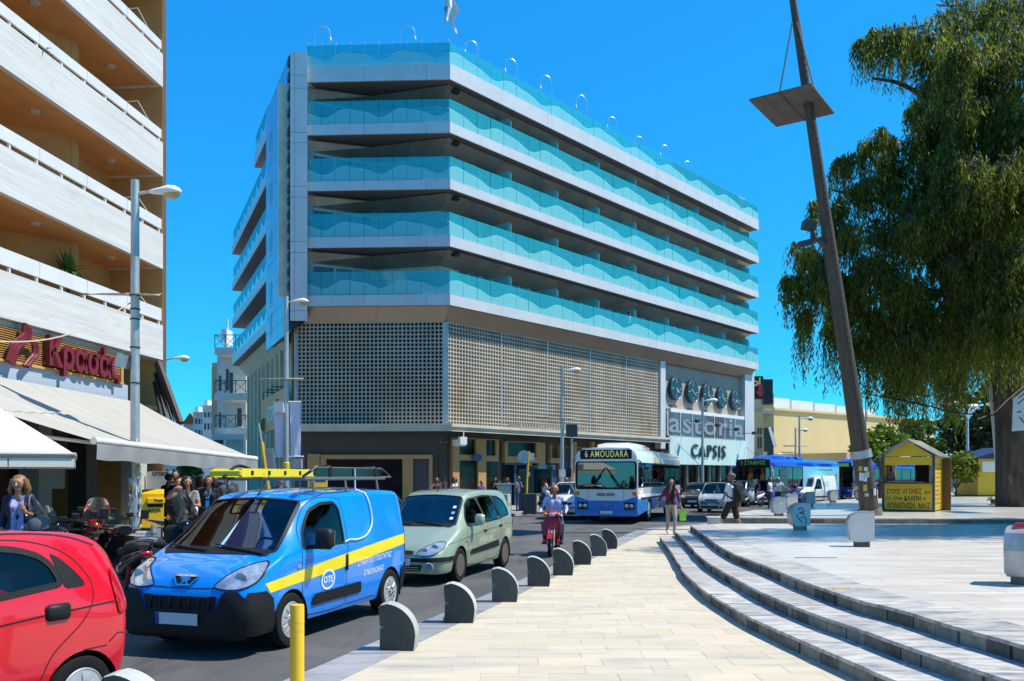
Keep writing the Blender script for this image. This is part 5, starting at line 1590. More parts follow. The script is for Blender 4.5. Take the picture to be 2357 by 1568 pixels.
ktext('ΟΧΙ',-.62,.42,.17,.09,M_KB);ktext('ΣΤΗΝ',-.33,.40,.28,.11,M_KB);ktext('ΚΑΛΠΗ',.14,.38,.50,.18,M_KB);ktext('Η',.50,.40,.07,.1,M_KB)
ktext('ΑΠΑΝΤΗΣΗ',-.22,.12,.86,.20,M_KR);ktext('ΜΑΣ',.5,.12,.36,.20,M_KR)
mb=MB();rr=random.Random(2)
for row in range(10):
 yy=.25
 while yy<dp-.25:
  L_=rr.uniform(.03,.1);mb.bx(wd/2+.001,wd/2+.004,yy,yy+rr.uniform(.02,.05),.25+row*.15,.25+row*.15+L_,mi=1 if row in(3,6)else 0);yy+=rr.uniform(.07,.2)
mb.build('scrawled_lettering',[M_KB,M_KR],KI,kind='stuff')
mb=MB()
for k in range(7):mb.box((-.6+k*.18,-.1+rr.uniform(-.05,.05),1.03+rr.uniform(0,.01)),(.14,.2,.02),rz=rr.uniform(-.3,.3),mi=k%2)
mb.build('leaflets',[M_WHITE,MATS['paper_blue']],None,loc=kp+Vector((0,0,.082)),rot=(0,0,-.62),label='leaflets spread along the yellow kiosk counter',cat='leaflets',kind='stuff')
b2=G(2318,1160,.55);t2=A(2265,700,b2.y+.3)
wp=thing('wrapped_pole','white cloth wrapped leaning pole daubed with slogans beside the big tree','pole',b2)
d2=t2-b2
M_CLOTH=mat('white_cloth',(.62,.62,.64),.8,col2=(.52,.52,.55),vscale=1.5,stretch=(2,2,.5))
mb=MB();mb.tube([d2*(k/12)for k in range(13)],[.40-.28*(k/12)**.8 for k in range(13)],14);mb.build('cloth',M_CLOTH,wp,smooth=50)
def ptext(t,f,h,w,m,dx=0.0):
 mb=MB();r_=.40-.28*f**.8
 c=d2*f+Vector((dx,-r_-.015,0));put_text(mb,t,c,(1,.0,0),(0,0,1),width=w,height=h,bold=.01);mb.build('lettering',m,wp)
ptext('ΤΙΣ',.50,.30,.42,M_KB,-.02);ptext('Ω.',.41,.28,.3,M_KB,-.02);ptext('ΛΟΓΕΣ',.315,.34,.5,M_KB)
for f,pts in((.62,[(0,0),(.02,.5),(.02,.9),(-.1,.35),(.1,.45)]),(.75,[(.1,0),(-.08,.2),(.0,.5)]),(.2,[(.2,.0),(.28,.3),(.12,.7)]),(.2,[(-.2,.0),(-.26,.3),(-.12,.7)]),(.07,[(-.2,0),(.2,.4),(0,.7),(-.2,.5),(.25,.1)])):
 mb=MB();r_=.40-.28*f**.8;mb.tube([d2*f+Vector((a,-r_-.02,b))for a,b in pts],.022,5);mb.build('red_scrawl',M_KR,wp)
bn0=[A(2333,918,33),A(2420,850,31),A(2420,985,31),A(2330,993,33)]
bn=thing('hanging_banner','white graffiti banner hung beside the tree trunk at the right edge','banner',bn0[0])
mb=MB();mb.slab(*[q-bn0[0]for q in bn0],.02);mb.build('cloth',M_WHITE,bn)
mb=MB();e1,e2=bn0[1]-bn0[0],bn0[3]-bn0[0]
rr=random.Random(3);nb=e1.cross(e2).normalized()*(-.03 if e1.cross(e2).y>0 else .03)
for k in range(10):
 a,b=rr.uniform(.03,.5),rr.uniform(.1,.9);mb.tube([e1*a+e2*b+nb,e1*(a+rr.uniform(.05,.2))+e2*(b+rr.uniform(-.3,.3))+nb],.02,4,mi=k%2)
mb.build('scrawl',[M_KB,M_KR],bn,kind='stuff')
ca=[A(2120,930,36),A(2200,950,36),A(2290,955,36),A(2360,940,33.2)]
mb=MB();mb.tube(spline([A(1985,905,40)]+ca,6),.03,5);mb.build('cable',M_BLACK,None,label='black cable sagging between the mast and the big tree',cat='cable')
mb=MB();mb.tube(spline([A(2250,965,36.5),A(2290,948,36),A(2320,920,34),A(2370,878,32)],6),.018,5);mb.build('cable',MATS['rope'],None,label='pale rope tied from the white pole to the big tree',cat='rope')
hk=thing('hook_lamp','thin curved lamp arm beside the leaning mast','lamp',(A(1993,1100,60).x,60,.1))
zz=H+(HZ-905)/F*60;mb=MB();mb.tube([(0,0,0),(0,0,zz-.6),(.25,0,zz-.1),(.9,0,zz),(1.5,0,zz-.15)],.05,6);mb.build('pole',M_STEEL,hk)
p=A(2227,1100,62);p.z=.55
f4=thing('branched_lamp','pale blue lamp post with four curved arms before the pines','lamp post',p)
zz=H+(HZ-930)/F*62-.55
M_PB=mat('pale_blue_paint',(.45,.58,.66),.45)
mb=MB();mb.tube([(0,0,0),(0,0,zz-1.0)],[.12,.08],8);mb.build('pole',M_PB,f4)
for k,a in enumerate((0.15,math.pi-.15,.9,math.pi+.6)):
 dd=Vector((math.cos(a),math.sin(a),0))
 mb=MB();mb.tube([Vector((0,0,zz-1.1)),dd*.4+Vector((0,0,zz-.5)),dd*1.0+Vector((0,0,zz-.1)),dd*1.6+Vector((0,0,zz))],.05,6);mb.build('arm',M_PB,f4)
 mb=MB();mb.ball(dd*1.9+Vector((0,0,zz)),(.45,.3,.13),10,6);mb.build('lamp_head',M_WHITE,f4,smooth=60)
p=G(2286,1143,.55)
ht=thing('yellow_hut','second yellow hut with a dark blue roof behind the wrapped pole','kiosk',p,.05);ht.scale=(1,1,.80)
mb=MB();mb.bx(-1.0,3,0,2.5,.1,3.05);mb.build('walls',M_KY,ht)
mb=MB();mb.bx(-1.3,3.2,-.4,2.8,3.05,3.15);mb.prism([(-1.3,3.15),(3.2,3.15),(.95,4.0)],-.4,2.8,M=Matrix(((1,0,0,0),(0,0,1,0),(0,1,0,0),(0,0,0,1))));mb.build('roof',mat('navy_roof',(.01,.02,.07),.5),ht)
mb=MB();mb.bx(-.75,1.3,-.03,-.005,2.0,2.85);mb.build('notice_board',M_WHITE,ht)
mb=MB();put_text(mb,'ΚΡΑ',(.75,-.035,2.45),(1,0,0),(0,0,1),width=.6,height=.25,bold=.02);put_text(mb,'ΣΤ',(.85,-.035,2.12),(1,0,0),(0,0,1),width=.35,height=.22,bold=.02);mb.build('lettering',M_KB,ht)
mb=MB();mb.bx(-1.02,3.02,-.02,2.52,0,.1);mb.build('plinth',M_DARKSTEEL,ht)
wd=thing('weed','small dry weed growing at the foot of the second bollard','plant',(BOLL[1].x-.22,BOLL[1].y+.02,.1))
rosette(wd,16,.12,.008,.2,.2,1.4,0,mat('dry_weed',(.10,.11,.04),.8),5)
q=G(1473.1+1100*.375,1135.5+400*.375,.55)
mb=MB();mb.tube(spline([(-.4,0,.012),(-.15,.03,.015),(.1,-.02,.012),(.3,.02,.012)],5),.005,5);mb.build('twig',M_OCHDK,None,loc=q,label='thin dark twig lying on the pale plaza',cat='twig')
q=G(1473.1+1240*.375,1135.5+588*.375,.55)
mb=MB();mb.box((0,0,.006),(.22,.05,.008),rz=.2);mb.build('paper_scrap',MATS['torn_yellow'],None,loc=q,label='yellowish paper scrap on the plaza edge band',cat='litter')
# ================================================================ TREES AND BACKGROUND
def leafmat(name,c1,c2,c3=None,trl=.35):
 m=bpy.data.materials.new(name);m.use_nodes=True
 N,L=m.node_tree.nodes,m.node_tree.links;N.clear()
 out=N.new('ShaderNodeOutputMaterial')
 ge=N.new('ShaderNodeNewGeometry')
 cr=N.new('ShaderNodeValToRGB');cr.color_ramp.elements[0].color=(*c1,1);cr.color_ramp.elements[1].color=(*c2,1)
 if c3:e=cr.color_ramp.elements.new(.93);e.color=(*c2,1);cr.color_ramp.elements[-1].color=(*c3,1)
 L.new(ge.outputs['Random Per Island'],cr.inputs[0])
 d=N.new('ShaderNodeBsdfPrincipled');d.inputs['Roughness'].default_value=.5;d.inputs['Specular IOR Level'].default_value=.35
 L.new(cr.outputs[0],d.inputs['Base Color'])
 t=N.new('ShaderNodeBsdfTranslucent');hv=N.new('ShaderNodeHueSaturation');hv.inputs['Value'].default_value=1.5;hv.inputs['Hue'].default_value=.495
 L.new(cr.outputs[0],hv.inputs['Color']);L.new(hv.outputs[0],t.inputs[0])
 mx=N.new('ShaderNodeMixShader');mx.inputs[0].default_value=trl
 L.new(d.outputs[0],mx.inputs[1]);L.new(t.outputs[0],mx.inputs[2]);L.new(mx.outputs[0],out.inputs['Surface'])
 return m
M_EUC=leafmat('eucalyptus_leaf',(.034,.060,.010),(.20,.245,.026),(.42,.33,.11),.54)
M_BARK=mat('eucalyptus_bark',(.115,.085,.06),.9,col2=(.045,.034,.026),vscale=2.5,stretch=(2,2,.35),world=True,bump=1.0,bscale=5,dirt=(.30,.25,.19),dscale=1.5,dmin=.6,dmax=.75)
M_PINE=leafmat('pine_leaf',(.010,.026,.010),(.035,.07,.016),None,.15)
M_LIME=leafmat('bright_leaf',(.045,.10,.008),(.15,.24,.012),None,.4)
M_MIDG=leafmat('mid_leaf',(.03,.06,.012),(.07,.115,.02),None,.3)
M_YGRN=leafmat('yellow_leaf',(.05,.09,.008),(.22,.26,.02),None,.4)
def limb(mb,pts,r0,r1,n=9):
 sp=spline(pts,5);k=len(sp)
 mb.tube(sp,[r0+(r1-r0)*i/(k-1)for i in range(k)],n)
 return sp
rs=np.random.RandomState(4)
EB=G(2348,1166,.55)
EUC=thing('eucalyptus_tree','huge dark eucalyptus with drooping foliage at the right, thick leaning trunk','tree',EB)
def PE(px,py,d):return A(px,py,d)-EB
dT=EB.y
mb=MB()
limb(mb,[(0,0,-.1),PE(2342,1100,dT),PE(2335,980,dT),PE(2318,850,dT),PE(2290,740,dT-.3)],.98,.55,14)
mb.build('trunk',M_BARK,EUC,smooth=60)
LIMBS=[[PE(2322,880,dT),PE(2400,780,dT-1),PE(2470,600,dT-2)],[PE(2290,750,dT-.3),PE(2230,620,dT-.5),PE(2180,480,dT-1),PE(2120,330,dT-2)],[PE(2300,790,dT),PE(2330,600,dT+1),PE(2330,400,dT+1),PE(2260,150,dT)],[PE(2260,690,dT-.5),PE(2150,640,dT-1),PE(2020,600,dT-2),PE(1900,560,dT-3)],[PE(2310,840,dT),PE(2240,740,dT+2),PE(2120,700,dT+3)],[PE(2200,560,dT-.7),PE(2080,430,dT-1),PE(1980,380,dT-1.5)],[PE(2330,500,dT+1),PE(2230,220,dT),PE(2160,120,dT-1),PE(2080,100,dT-1.5)],[PE(2357,800,dT),PE(2420,830,dT-3),PE(2500,830,dT-4)]]
LIMBS=[[q+Vector((0,3.2*min(1,k/1.5),0))for k,q in enumerate(lb)]for lb in LIMBS]
for i,lb in enumerate(LIMBS):
 mb=MB();limb(mb,lb,.34 if i<3 else .2,.05,8);mb.build('limb',M_BARK,EUC,smooth=60)
dT+=2.5
LOBES=[(2150,95,95,dT-1,150),(2060,88,55,dT-1.5,80),(1995,92,32,dT-1.5,60),(2270,40,120,dT,190),(2400,60,150,dT,190),(2180,190,85,dT-1,130),(2270,210,110,dT-1,190),(2400,260,150,dT-1,190),(2190,300,85,dT-2,120),(2300,360,140,dT-2,230),(2440,450,150,dT,160),(2120,350,65,dT-1,85),(2040,330,48,dT-1.5,60),(1990,345,38,dT-1.5,40),(1940,370,34,dT-1.5,34),(2060,420,85,dT-1.5,120),(1990,440,55,dT-1.5,70),(2180,450,110,dT-2,170),(1930,480,40,dT-2,40),(1875,470,18,dT-2.5,24),(1950,540,65,dT-2,80),(2060,540,95,dT-1.5,150),(2170,580,110,dT-1,170),(2300,540,130,dT-1,180),(1860,590,50,dT-3,60),(1815,640,26,dT-3,40),(1880,660,60,dT-3,75),(1960,640,75,dT-2,100),(1850,720,32,dT-3,32),(1920,730,52,dT-2,60),(2010,720,75,dT-1.5,110),(2110,700,90,dT-1,140),(2230,700,90,dT,130),(1985,790,42,dT-1.5,50),(2080,800,75,dT,105),(2170,800,70,dT+1,100),(2250,800,48,dT+1,56),(2340,690,100,dT-2,120),(2440,720,110,dT-1,100),(2300,470,110,dT-4,190),(2345,600,100,dT-4.5,170),(2250,600,80,dT-4,120),(2335,300,110,dT-4,170),(2320,130,110,dT-3,170),(2350,720,60,dT-5,60),(2130,500,70,dT-4,100),(2210,250,80,dT-4,120),(2180,380,70,dT-4,110),(2100,250,34,dT-3,30),(2260,420,90,dT-5,150),(2010,600,50,dT-3,60),(2220,730,80,dT-3,110),(2120,780,60,dT-3,80),(2300,700,70,dT-5,90),(2357,420,90,dT-5,120),(2390,120,100,dT-4,130),(2200,130,70,dT-4,110),(2060,650,60,dT-3,80),(2110,860,40,dT,38),(2200,860,38,dT+1,36),(2050,870,28,dT,24),(2380,830,60,dT-3,40)]
V,Fc=[],[]
def add_leaf(p,dr,ln,w,sd):
 o=len(V)
 V.extend((p,p+dr*(ln*.45)+sd*w,p+dr*ln,p+dr*(ln*.45)-sd*w));Fc.append((o,o+1,o+2,o+3))
twigs=MB()
for(px,py,rp,d,ns)in LOBES:
 c=np.array(PE(px,py,d));r_=rp/F*d
 cl_=rs.normal(size=(max(4,int(ns/11)),3));cl_/=np.linalg.norm(cl_,axis=1)[:,None];cl_*=rs.uniform(.35,1.08,size=(len(cl_),1))
 for k in range(int(ns*2.3)):
  u=rs.normal(size=3);u/=np.linalg.norm(u);q=rs.uniform(.35,1.0)**.6
  sc_=cl_[k%len(cl_)];p0=c+(sc_*.82+u*q*.34)*r_*np.array((1,1.15,.9))
  L_=rs.uniform(.55,1.5)*(1.25 if u[2]<0 else .8)*(1.6 if py>680 and u[2]<.2 else 1)
  out=np.array((u[0],u[1],.25))*rs.uniform(.15,.5)
  n=int(L_/.075)
  lean=rs.uniform(-.12,.12,size=2)
  for i in range(n):
   f=i/max(1,n-1)
   p=p0+out*(f*(1.6-f))*.8+np.array((lean[0]*f,lean[1]*f,-L_*f*f*.75-.25*L_*f))
   th=rs.uniform(0,6.283)
   spread=rs.uniform(.15,.75)
   dr=np.array((math.cos(th)*spread,math.sin(th)*spread,-1.0));dr/=np.linalg.norm(dr)
   ph=rs.uniform(0,6.283);sd=np.array((math.cos(ph),math.sin(ph),.25));sd/=np.linalg.norm(sd)
   add_leaf(p+rs.uniform(-.06,.06,3),dr,rs.uniform(.17,.34),rs.uniform(.018,.036),sd)
  if k%4==0:twigs.tube([p0-u*r_*.5,p0,p0+out*.5+np.array((0,0,-L_*.3))],[.03,.018,.006],4)
for(px,py,rp,d,ns)in LOBES:
 c=np.array(PE(px,py,d));r_=rp/F*d
 for k in range(int(ns*1.5)):
  u=rs.normal(size=3);u/=np.linalg.norm(u);p=c+u*r_*rs.uniform(.0,.65)*np.array((1,1.1,.85))
  a=rs.normal(size=3)*.35+np.array((0,0,-1));a/=np.linalg.norm(a);b2=rs.normal(size=3);b2-=a*b2.dot(a);b2/=np.linalg.norm(b2)
  add_leaf(p,a,rs.uniform(.3,.55),rs.uniform(.05,.10),b2)
me=bpy.data.meshes.new('foliage');me.from_pydata([tuple(v)for v in V],[],Fc);me.materials.append(M_EUC);me.update()
link('foliage',me,EUC);twigs.build('twigs',M_BARK,EUC,kind='stuff')
print('eucalyptus leaves',len(Fc))
for(x,y,s_,rz,lab)in((18.8,21.8,.80,math.pi,'eucalyptus outside the right of the view that shades the pale plaza'),(27,24.5,.95,math.pi+.1,'eucalyptus outside the right of the view, deeper in the park')):
 dup(EUC,(x,y,.55),rz,lab,scale=(s_,s_,s_))
def tree(name,lab,base,trunk_h,lobes,m,leaf=.25,dens=60,bark=M_BARK,tr=.2,group=None,seed=1):
 """lobes: (x, y, z, r) relative to base"""
 rq=np.random.RandomState(seed)
 t=thing(name,lab,'tree',base,0,group)
 mb=MB();mb.tube(spline([(0,0,-.05),(.05*trunk_h,0,trunk_h*.5),(0,0,trunk_h)],4),[tr*(1-.08*k)for k in range(9)],8);mb.build('trunk',bark,t,smooth=60)
 lm=MB();V,Fc=[],[]
 for(x,y,z,r)in lobes:
  lm.tube([(0,0,trunk_h*.85),(x*.5,y*.5,(z+trunk_h)*.5),(x,y,z)],[tr*.5,tr*.3,tr*.08],5)
  for k in range(int(dens*r*r*5)):
   u=rq.normal(size=3);u/=np.linalg.norm(u);q=rq.uniform(.55,1.05)
   p=np.array((x,y,z))+u*r*q*np.array((1,1,.8))+rq.normal(size=3)*.06*r
   n=rq.normal(size=3)+u*.8;n/=np.linalg.norm(n)
   a=np.cross(n,(0.3,.2,1));a/=np.linalg.norm(a);b=np.cross(n,a);s=leaf*rq.uniform(.6,1.2)
   o=len(V);V.extend((p-a*s,p+b*s*.55,p+a*s,p-b*s*.55));Fc.append((o,o+1,o+2,o+3))
 lm.build('limbs',bark,t,smooth=60,kind='stuff')
 me=bpy.data.meshes.new('crown');me.from_pydata([tuple(v)for v in V],[],Fc);me.materials.append(m);me.update();link('crown',me,t)
 return t
def at(px,d,z=0.0):
 p=A(px,HZ,d);p.z=z;return p
def lob(base,lst,d):
 return[((px-CX)/F*d-base.x,dy,H+(HZ-py)/F*d-base.z,rp/F*d)for px,py,rp,dy in lst]
b=at(2025,52,.55)
tree('orange_tree','bright green round street tree just right of the mast, above the kiosk roof',b,2.2,lob(b,[(2000,1015,28,0),(2040,1000,30,.5),(2070,1020,30,0),(2020,1040,26,-.4),(2055,1045,26,.4),(1975,1030,18,0)],52),M_LIME,.20,95,seed=2)
b=at(2120,58,.55)
tree('street_tree','mid green street tree between the bright tree and the pines',b,2.5,lob(b,[(2100,990,30,0),(2140,985,30,1),(2110,1030,30,0),(2150,1030,28,0),(2085,1020,22,0)],58),M_MIDG,.22,80,seed=3)
b=at(2218,80,.55)
tree('pine_tree','dark tall pine with forked trunk behind the branched lamp',b,5.5,lob(b,[(2195,935,26,0),(2235,925,26,1),(2190,980,32,0),(2240,985,36,0),(2205,1025,26,0),(2260,1020,30,0),(2180,1010,22,0)],80),M_PINE,.32,55,tr=.3,seed=5)
b=at(2290,74,.55)
tree('pine_tree','dark pine filling the gap between wrapped pole and big trunk',b,5.0,lob(b,[(2280,910,30,0),(2310,960,40,0),(2270,960,30,0),(2290,1010,36,0),(2330,1000,36,0),(2400,960,50,0)],74),M_PINE,.32,55,tr=.3,seed=6)
b=at(2200,56,.55)
tree('shrub','yellow green clipped shrub between kiosk and second hut',b,.6,lob(b,[(2185,1065,24,0),(2215,1060,26,0),(2240,1075,22,.4),(2200,1085,24,-.3),(2170,1085,14,0),(2228,1095,20,0)],56),M_YGRN,.17,120,tr=.1,seed=7)
b=at(2245,60,.55)
tree('shrub','mid green shrub just left of the second yellow hut',b,.8,lob(b,[(2240,1055,22,0),(2262,1075,22,0),(2275,1050,18,0)],60),M_MIDG,.18,90,tr=.1,seed=8)
b=at(440,70,.0)
tree('street_tree','bright green tree in the side street seen under the awning',b,2.3,lob(b,[(425,1080,16,0),(440,1068,18,0),(452,1085,14,0),(430,1062,12,0)],70),M_LIME,.2,120,tr=.12,seed=9)
M_CREAM=mat('cream_wall',(.62,.50,.27),.85,col2=(.57,.455,.24),vscale=.25,world=True)
M_OFFW=mat('offwhite_render',(.66,.65,.61),.85,col2=(.55,.54,.50),vscale=.5,world=True,dirt=(.38,.36,.33),dscale=.8,dmin=.6,dmax=.8)
M_BGDARK=mat('far_window',(.04,.045,.05),.3)
def wallblock(t,nm,m,x0,x1,yt,yb,d,dep,rz=0.0):
 """block seen between picture columns x0..x1, top row yt, bottom row yb or ground"""
 a=A(x0,yt,d);b2=A(x1,yt,d);z0=0 if yb is None else H+(HZ-yb)/F*d
 mb=MB();mb.bx(a.x,b2.x,d,d+dep,z0,a.z);return mb.build(nm,m,t)
cb=thing('cream_hall','long cream walled hall with white roof lights behind the buses','building',(0,0,0))
p0,p1,p2=A(1781,946,96),A(2150,965,118),A(2150,965,118)
u=(p1-p0);u.z=0;L_=u.length;u.normalize();w=Vector((-u.y,u.x,0))
o=Vector((p0.x,p0.y,0));zt=H+(HZ-944)/F*96
mb=MB();mb.obx(o,u,w,0,L_,0,18,0,zt);mb.build('wall',M_CREAM,cb)
mb=MB();mb.obx(o,u,w,-.2,L_+.2,-.25,.4,zt,zt+.25);mb.build('parapet',M_CREAM,cb)
for k in range(5):
 mb=MB();mb.obx(o,u,w,.5+k*4.6,4.7+k*4.6,1.2,6,zt+.3,zt+1.55-.1*k);mb.build('roof_light',M_WHITE,cb)
mb=MB();mb.obx(o,u,w,-2,L_*1.15,-10,-.5,0,4.2);mb.build('low_wing',M_CREAM,cb)
mb=MB();mb.obx(o,u,w,13,L_*1.2,-10.4,-9.9,3.3,4.4);mb.build('low_fascia',M_OFFW,cb)
mb=MB()
for k in range(7):mb.obx(o,u,w,14+k*2.2,15.8+k*2.2,-10.05,-10,.3,3.0)
mb.build('dark_openings',M_BGDARK,cb,kind='stuff')
lowb=thing('cream_hall','low cream block at the foot of the pines, behind the kiosk','building',(0,0,0))
wallblock(lowb,'wall',M_CREAM,2060,2330,1052,None,100,8);wallblock(lowb,'parapet',M_OFFW,2058,2332,1049,1053,99.8,1)
tw=thing('shuttered_tower','narrow cream building with black rooftop sign boards beside the hotel end','building',(0,0,0))
dtw=82
wallblock(tw,'wall',M_CREAM,1736,1757,948,None,dtw,8)
wallblock(tw,'wall',M_CREAM,1757,1781,905,None,dtw+1.5,8)
wallblock(tw,'dark_bay',M_BGDARK,1759,1780,985,1052,dtw+1.4,.3)
wallblock(tw,'ledge',M_OFFW,1757,1782,945,952,dtw+1.0,.6)
wallblock(tw,'sign_board',mat('sign_black',(.014,.013,.013),.5),1735,1757,866,918,dtw-.3,.6)
wallblock(tw,'sign_board',mat('sign_black',(.014,.013,.013)),1758,1779,873,930,dtw+.4,.8)
mb=MB();M_YEL2=mat('sign_yellow',(.75,.62,.18),.5)
put_text(mb,'ol',A(1741.5,888,dtw-.45),(1,0,0),(0,0,1),size=1.05,bold=.04);mb.build('lettering',M_YEL2,tw)
mb=MB();c=A(1749.5,900,dtw-.45);mb.prism([(-.18,.62),(.18,.62),(.18,-.05),(.42,-.05),(0,-.58),(-.42,-.05),(-.18,-.05)],-.03,.03,M=Matrix(((1,0,0,c.x),(0,0,1,c.y),(0,1,0,c.z),(0,0,0,1))));mb.build('red_arrow',mat('arrow_red',(.55,.03,.06),.5),tw)
mb=MB();mb.slab(A(1768,985,dtw-.6),A(1774,983,dtw-.6),A(1788,1027,dtw-1.2),A(1781,1030,dtw-1.2),.1);mb.build('folded_awning',M_OFFW,tw)
for py0,py1 in((985,1000),(1005,1032)):
 for px in(1744,1750):
  wallblock(tw,'window',M_BGDARK,px,px+3.2,py0,py1,dtw-.06,.1)
wallblock(tw,'air_conditioner',M_OFFW,1758,1766,1040,1058,dtw+.8,.5)
wallblock(tw,'dark_awning',mat('sign_black',(.014,.013,.013)),1735,1770,1050,1058,dtw-1.5,1.5)
ss=thing('balcony_house','pale flat fronted house with stacked balconies and a white roof tank in the side street','building',(0,0,0))
ds=78
for(yt,yb)in((838,None),):wallblock(ss,'wall',M_OFFW,500,566,yt-28,yb,ds,10)
wallblock(ss,'wall',M_OFFW,487,502,845,None,ds+3,10)
wallblock(ss,'orange_wall',mat('salmon_wall',(.60,.38,.22),.85),488,501,835,1010,ds+2.4,.5)
for k,(py,d2)in enumerate(((800,2.2),(905,2.6),(985,2.8))):
 x0=494;a=A(x0,py,ds-d2);b2=A(570,py,ds-d2)
 mb=MB();mb.bx(a.x,b2.x,ds-d2,ds,a.z-.62,a.z);bal=mb.build('balcony',M_OFFW,ss)
 mb=MB();z=a.z
 for x in np.arange(a.x,b2.x,.9):
  mb.tube([(x,ds-d2+.05,z),(x,ds-d2+.05,z+1.1)],.035,4)
  mb.tube([(x,ds-d2+.05,z+.1),(x+.9,ds-d2+.05,z+1.0)],.02,4);mb.tube([(x+.9,ds-d2+.05,z+.1),(x,ds-d2+.05,z+1.0)],.02,4)
 mb.tube([(a.x,ds-d2+.05,z+1.1),(b2.x,ds-d2+.05,z+1.1)],.04,5);mb.tube([(a.x,ds-d2+.05,z+1.1),(a.x,ds,z+1.1)],.04,5)
 mb.build('railing',M_DARKSTEEL,bal)
for(x0,x1,y0,y1)in((520,526,850,900),(546,556,940,982),(504,508,950,985),(528,536,858,905),(504,509,865,900)):wallblock(ss,'window',M_BGDARK,x0,x1,y0,y1,ds-.05,.1)
wallblock(ss,'water_tank',M_WHITE,509,522,757,790,ds-1.5,1.6)
mb=MB();a=A(524,735,ds-1);mb.tube([Vector((a.x,a.y,a.z-3)),a],.08,6);mb.build('mast',M_OFFW,ss)
wallblock(ss,'awning',M_OFFW,489,562,1000,1012,ds-4.4,1.2)
wallblock(ss,'shop_sign',mat('sign_black',(.014,.013,.013)),492,512,1013,1022,ds-4.6,.3)
wallblock(ss,'shop_sign',mat('sign_darkred',(.12,.015,.02),.5),500,512,1024,1044,ds-4.7,.3)
wallblock(ss,'poster_wall',mat('poster_pale',(.55,.55,.46),.6,col2=(.35,.38,.33),vscale=1.2,world=True),520,560,1012,1062,ds-4.3,.3)
wallblock(ss,'yellow_strip',M_YELLOW,492,510,1022.5,1024,ds-4.7,.3)
fh=[('far pale house with red tiled roof at the end of the side street','far_house',422,452,975,130,M_OFFW),('far white house with roof tanks, just above the awning edge','far_house',445,470,950,118,M_OFFW),('tall far off white house right of the roof tanks','far_house',466,492,935,105,M_OFFW),('far house closing the left of the side street, below the awning','far_house',378,432,1040,120,M_OFFW)]
for i,(lab,nm,x0,x1,py,d,m)in enumerate(fh):
 t=thing(nm,lab,'building',(0,0,0));wallblock(t,'wall',m,x0,x1,py,None,d,8)
 for q in range(3):wallblock(t,'window',M_BGDARK,x0+4+q*(x1-x0)*.3,x0+4+q*(x1-x0)*.3+4,py+14,py+26,d-.05,.1)
 for q in range(3):wallblock(t,'window',M_BGDARK,x0+4+q*(x1-x0)*.3,x0+4+q*(x1-x0)*.3+4,py+40,py+54,d-.05,.1)
 if i in(0,3):
  a,b2=A(x0-3,py,d-.6),A(x1+3,py,d-.6)
  mb=MB();mb.prism([(a.x,a.z),(b2.x,a.z),((a.x+b2.x)/2,a.z+1.6)],d-.6,d+8,M=Matrix(((1,0,0,0),(0,0,1,0),(0,1,0,0),(0,0,0,1))));mb.build('roof',mat('red_tile',(.40,.12,.05),.8,col2=(.30,.09,.04),vscale=3,world=True),t)
 else:
  wallblock(t,'roof_tank',M_WHITE,x0+4,x0+12,py-14,py,d+1,1.5);wallblock(t,'cornice',m,x0-1,x1+1,py-2,py+2,d-.4,1)
st=thing('dark_struts','black sloping struts bracing the awning at the end of the apartment block','awning frame',(0,0,0))
for(xa,ya,xb,yb)in((364,835,415,975),(360,840,398,972),(358,860,385,968),(356,880,372,960)):
 mb=MB();mb.tube([A(xa,ya,27.0),A(xb,yb,26.2)],.07 if xa<363 else .12,6);mb.build('strut',M_BLACK,st)
wl=thing('wall_lamp','small street lamp jutting from the end of the apartment block','lamp',FC+FD*.2+Vector((0,0,hb(833))))
cobra(wl,0.08,.25,s=.7)
# ================================================================ VEHICLES
def paint(name,c,c2=None,flake=0.0,rough=.3):
 return mat(name,c,rough,flake,.5,1.0,col2=c2,vscale=.8)
M_GLASSC=glassmat('car_glass',(.42,.47,.48),gloss=.02,blend=.26,minr=.05)
M_GLASSD=glassmat('dark_car_glass',(.05,.06,.07),gloss=.02,blend=.35,minr=.08)
M_GLASSB=glassmat('blue_car_glass',(.22,.42,.52),gloss=.02,blend=.34,minr=.09)
M_TRIM=mat('car_trim',(.012,.012,.013),.55,spec=.25,bump=.04,bscale=90)
M_SEAM=mat('seam_black',(.006,.006,.007),.8)
M_LENS=mat('lamp_lens',(.72,.74,.76),.08,.55,col2=(.35,.37,.4),vscale=9,spec=.9,coat=1)
M_BOWL=mat('lamp_bowl',(.62,.63,.64),.3,.35,col2=(.3,.31,.33),vscale=30)
M_TAIL=mat('tail_lens',(.42,.008,.012),.15,coat=1)
M_ORANGE=mat('orange_lens',(.75,.16,.01),.2,coat=1)
M_PLATE=mat('blank_plate',(.62,.62,.66),.5)
M_EUBLUE=mat('plate_blue',(.01,.03,.25),.5)
M_ALLOY=mat('wheel_silver',(.55,.56,.57),.35,.55,dirt=(.2,.17,.14),dscale=14,dmin=.62,dmax=.8)
M_STEELW=mat('steel_wheel',(.16,.13,.10),.6,.5,dirt=(.25,.14,.07),dscale=12)
M_INTER=mat('car_interior',(.022,.022,.024),.8)
M_SEAT=mat('seat_grey',(.05,.05,.055),.9)
M_PAPER=mat('white_paper',(.75,.76,.74),.8)
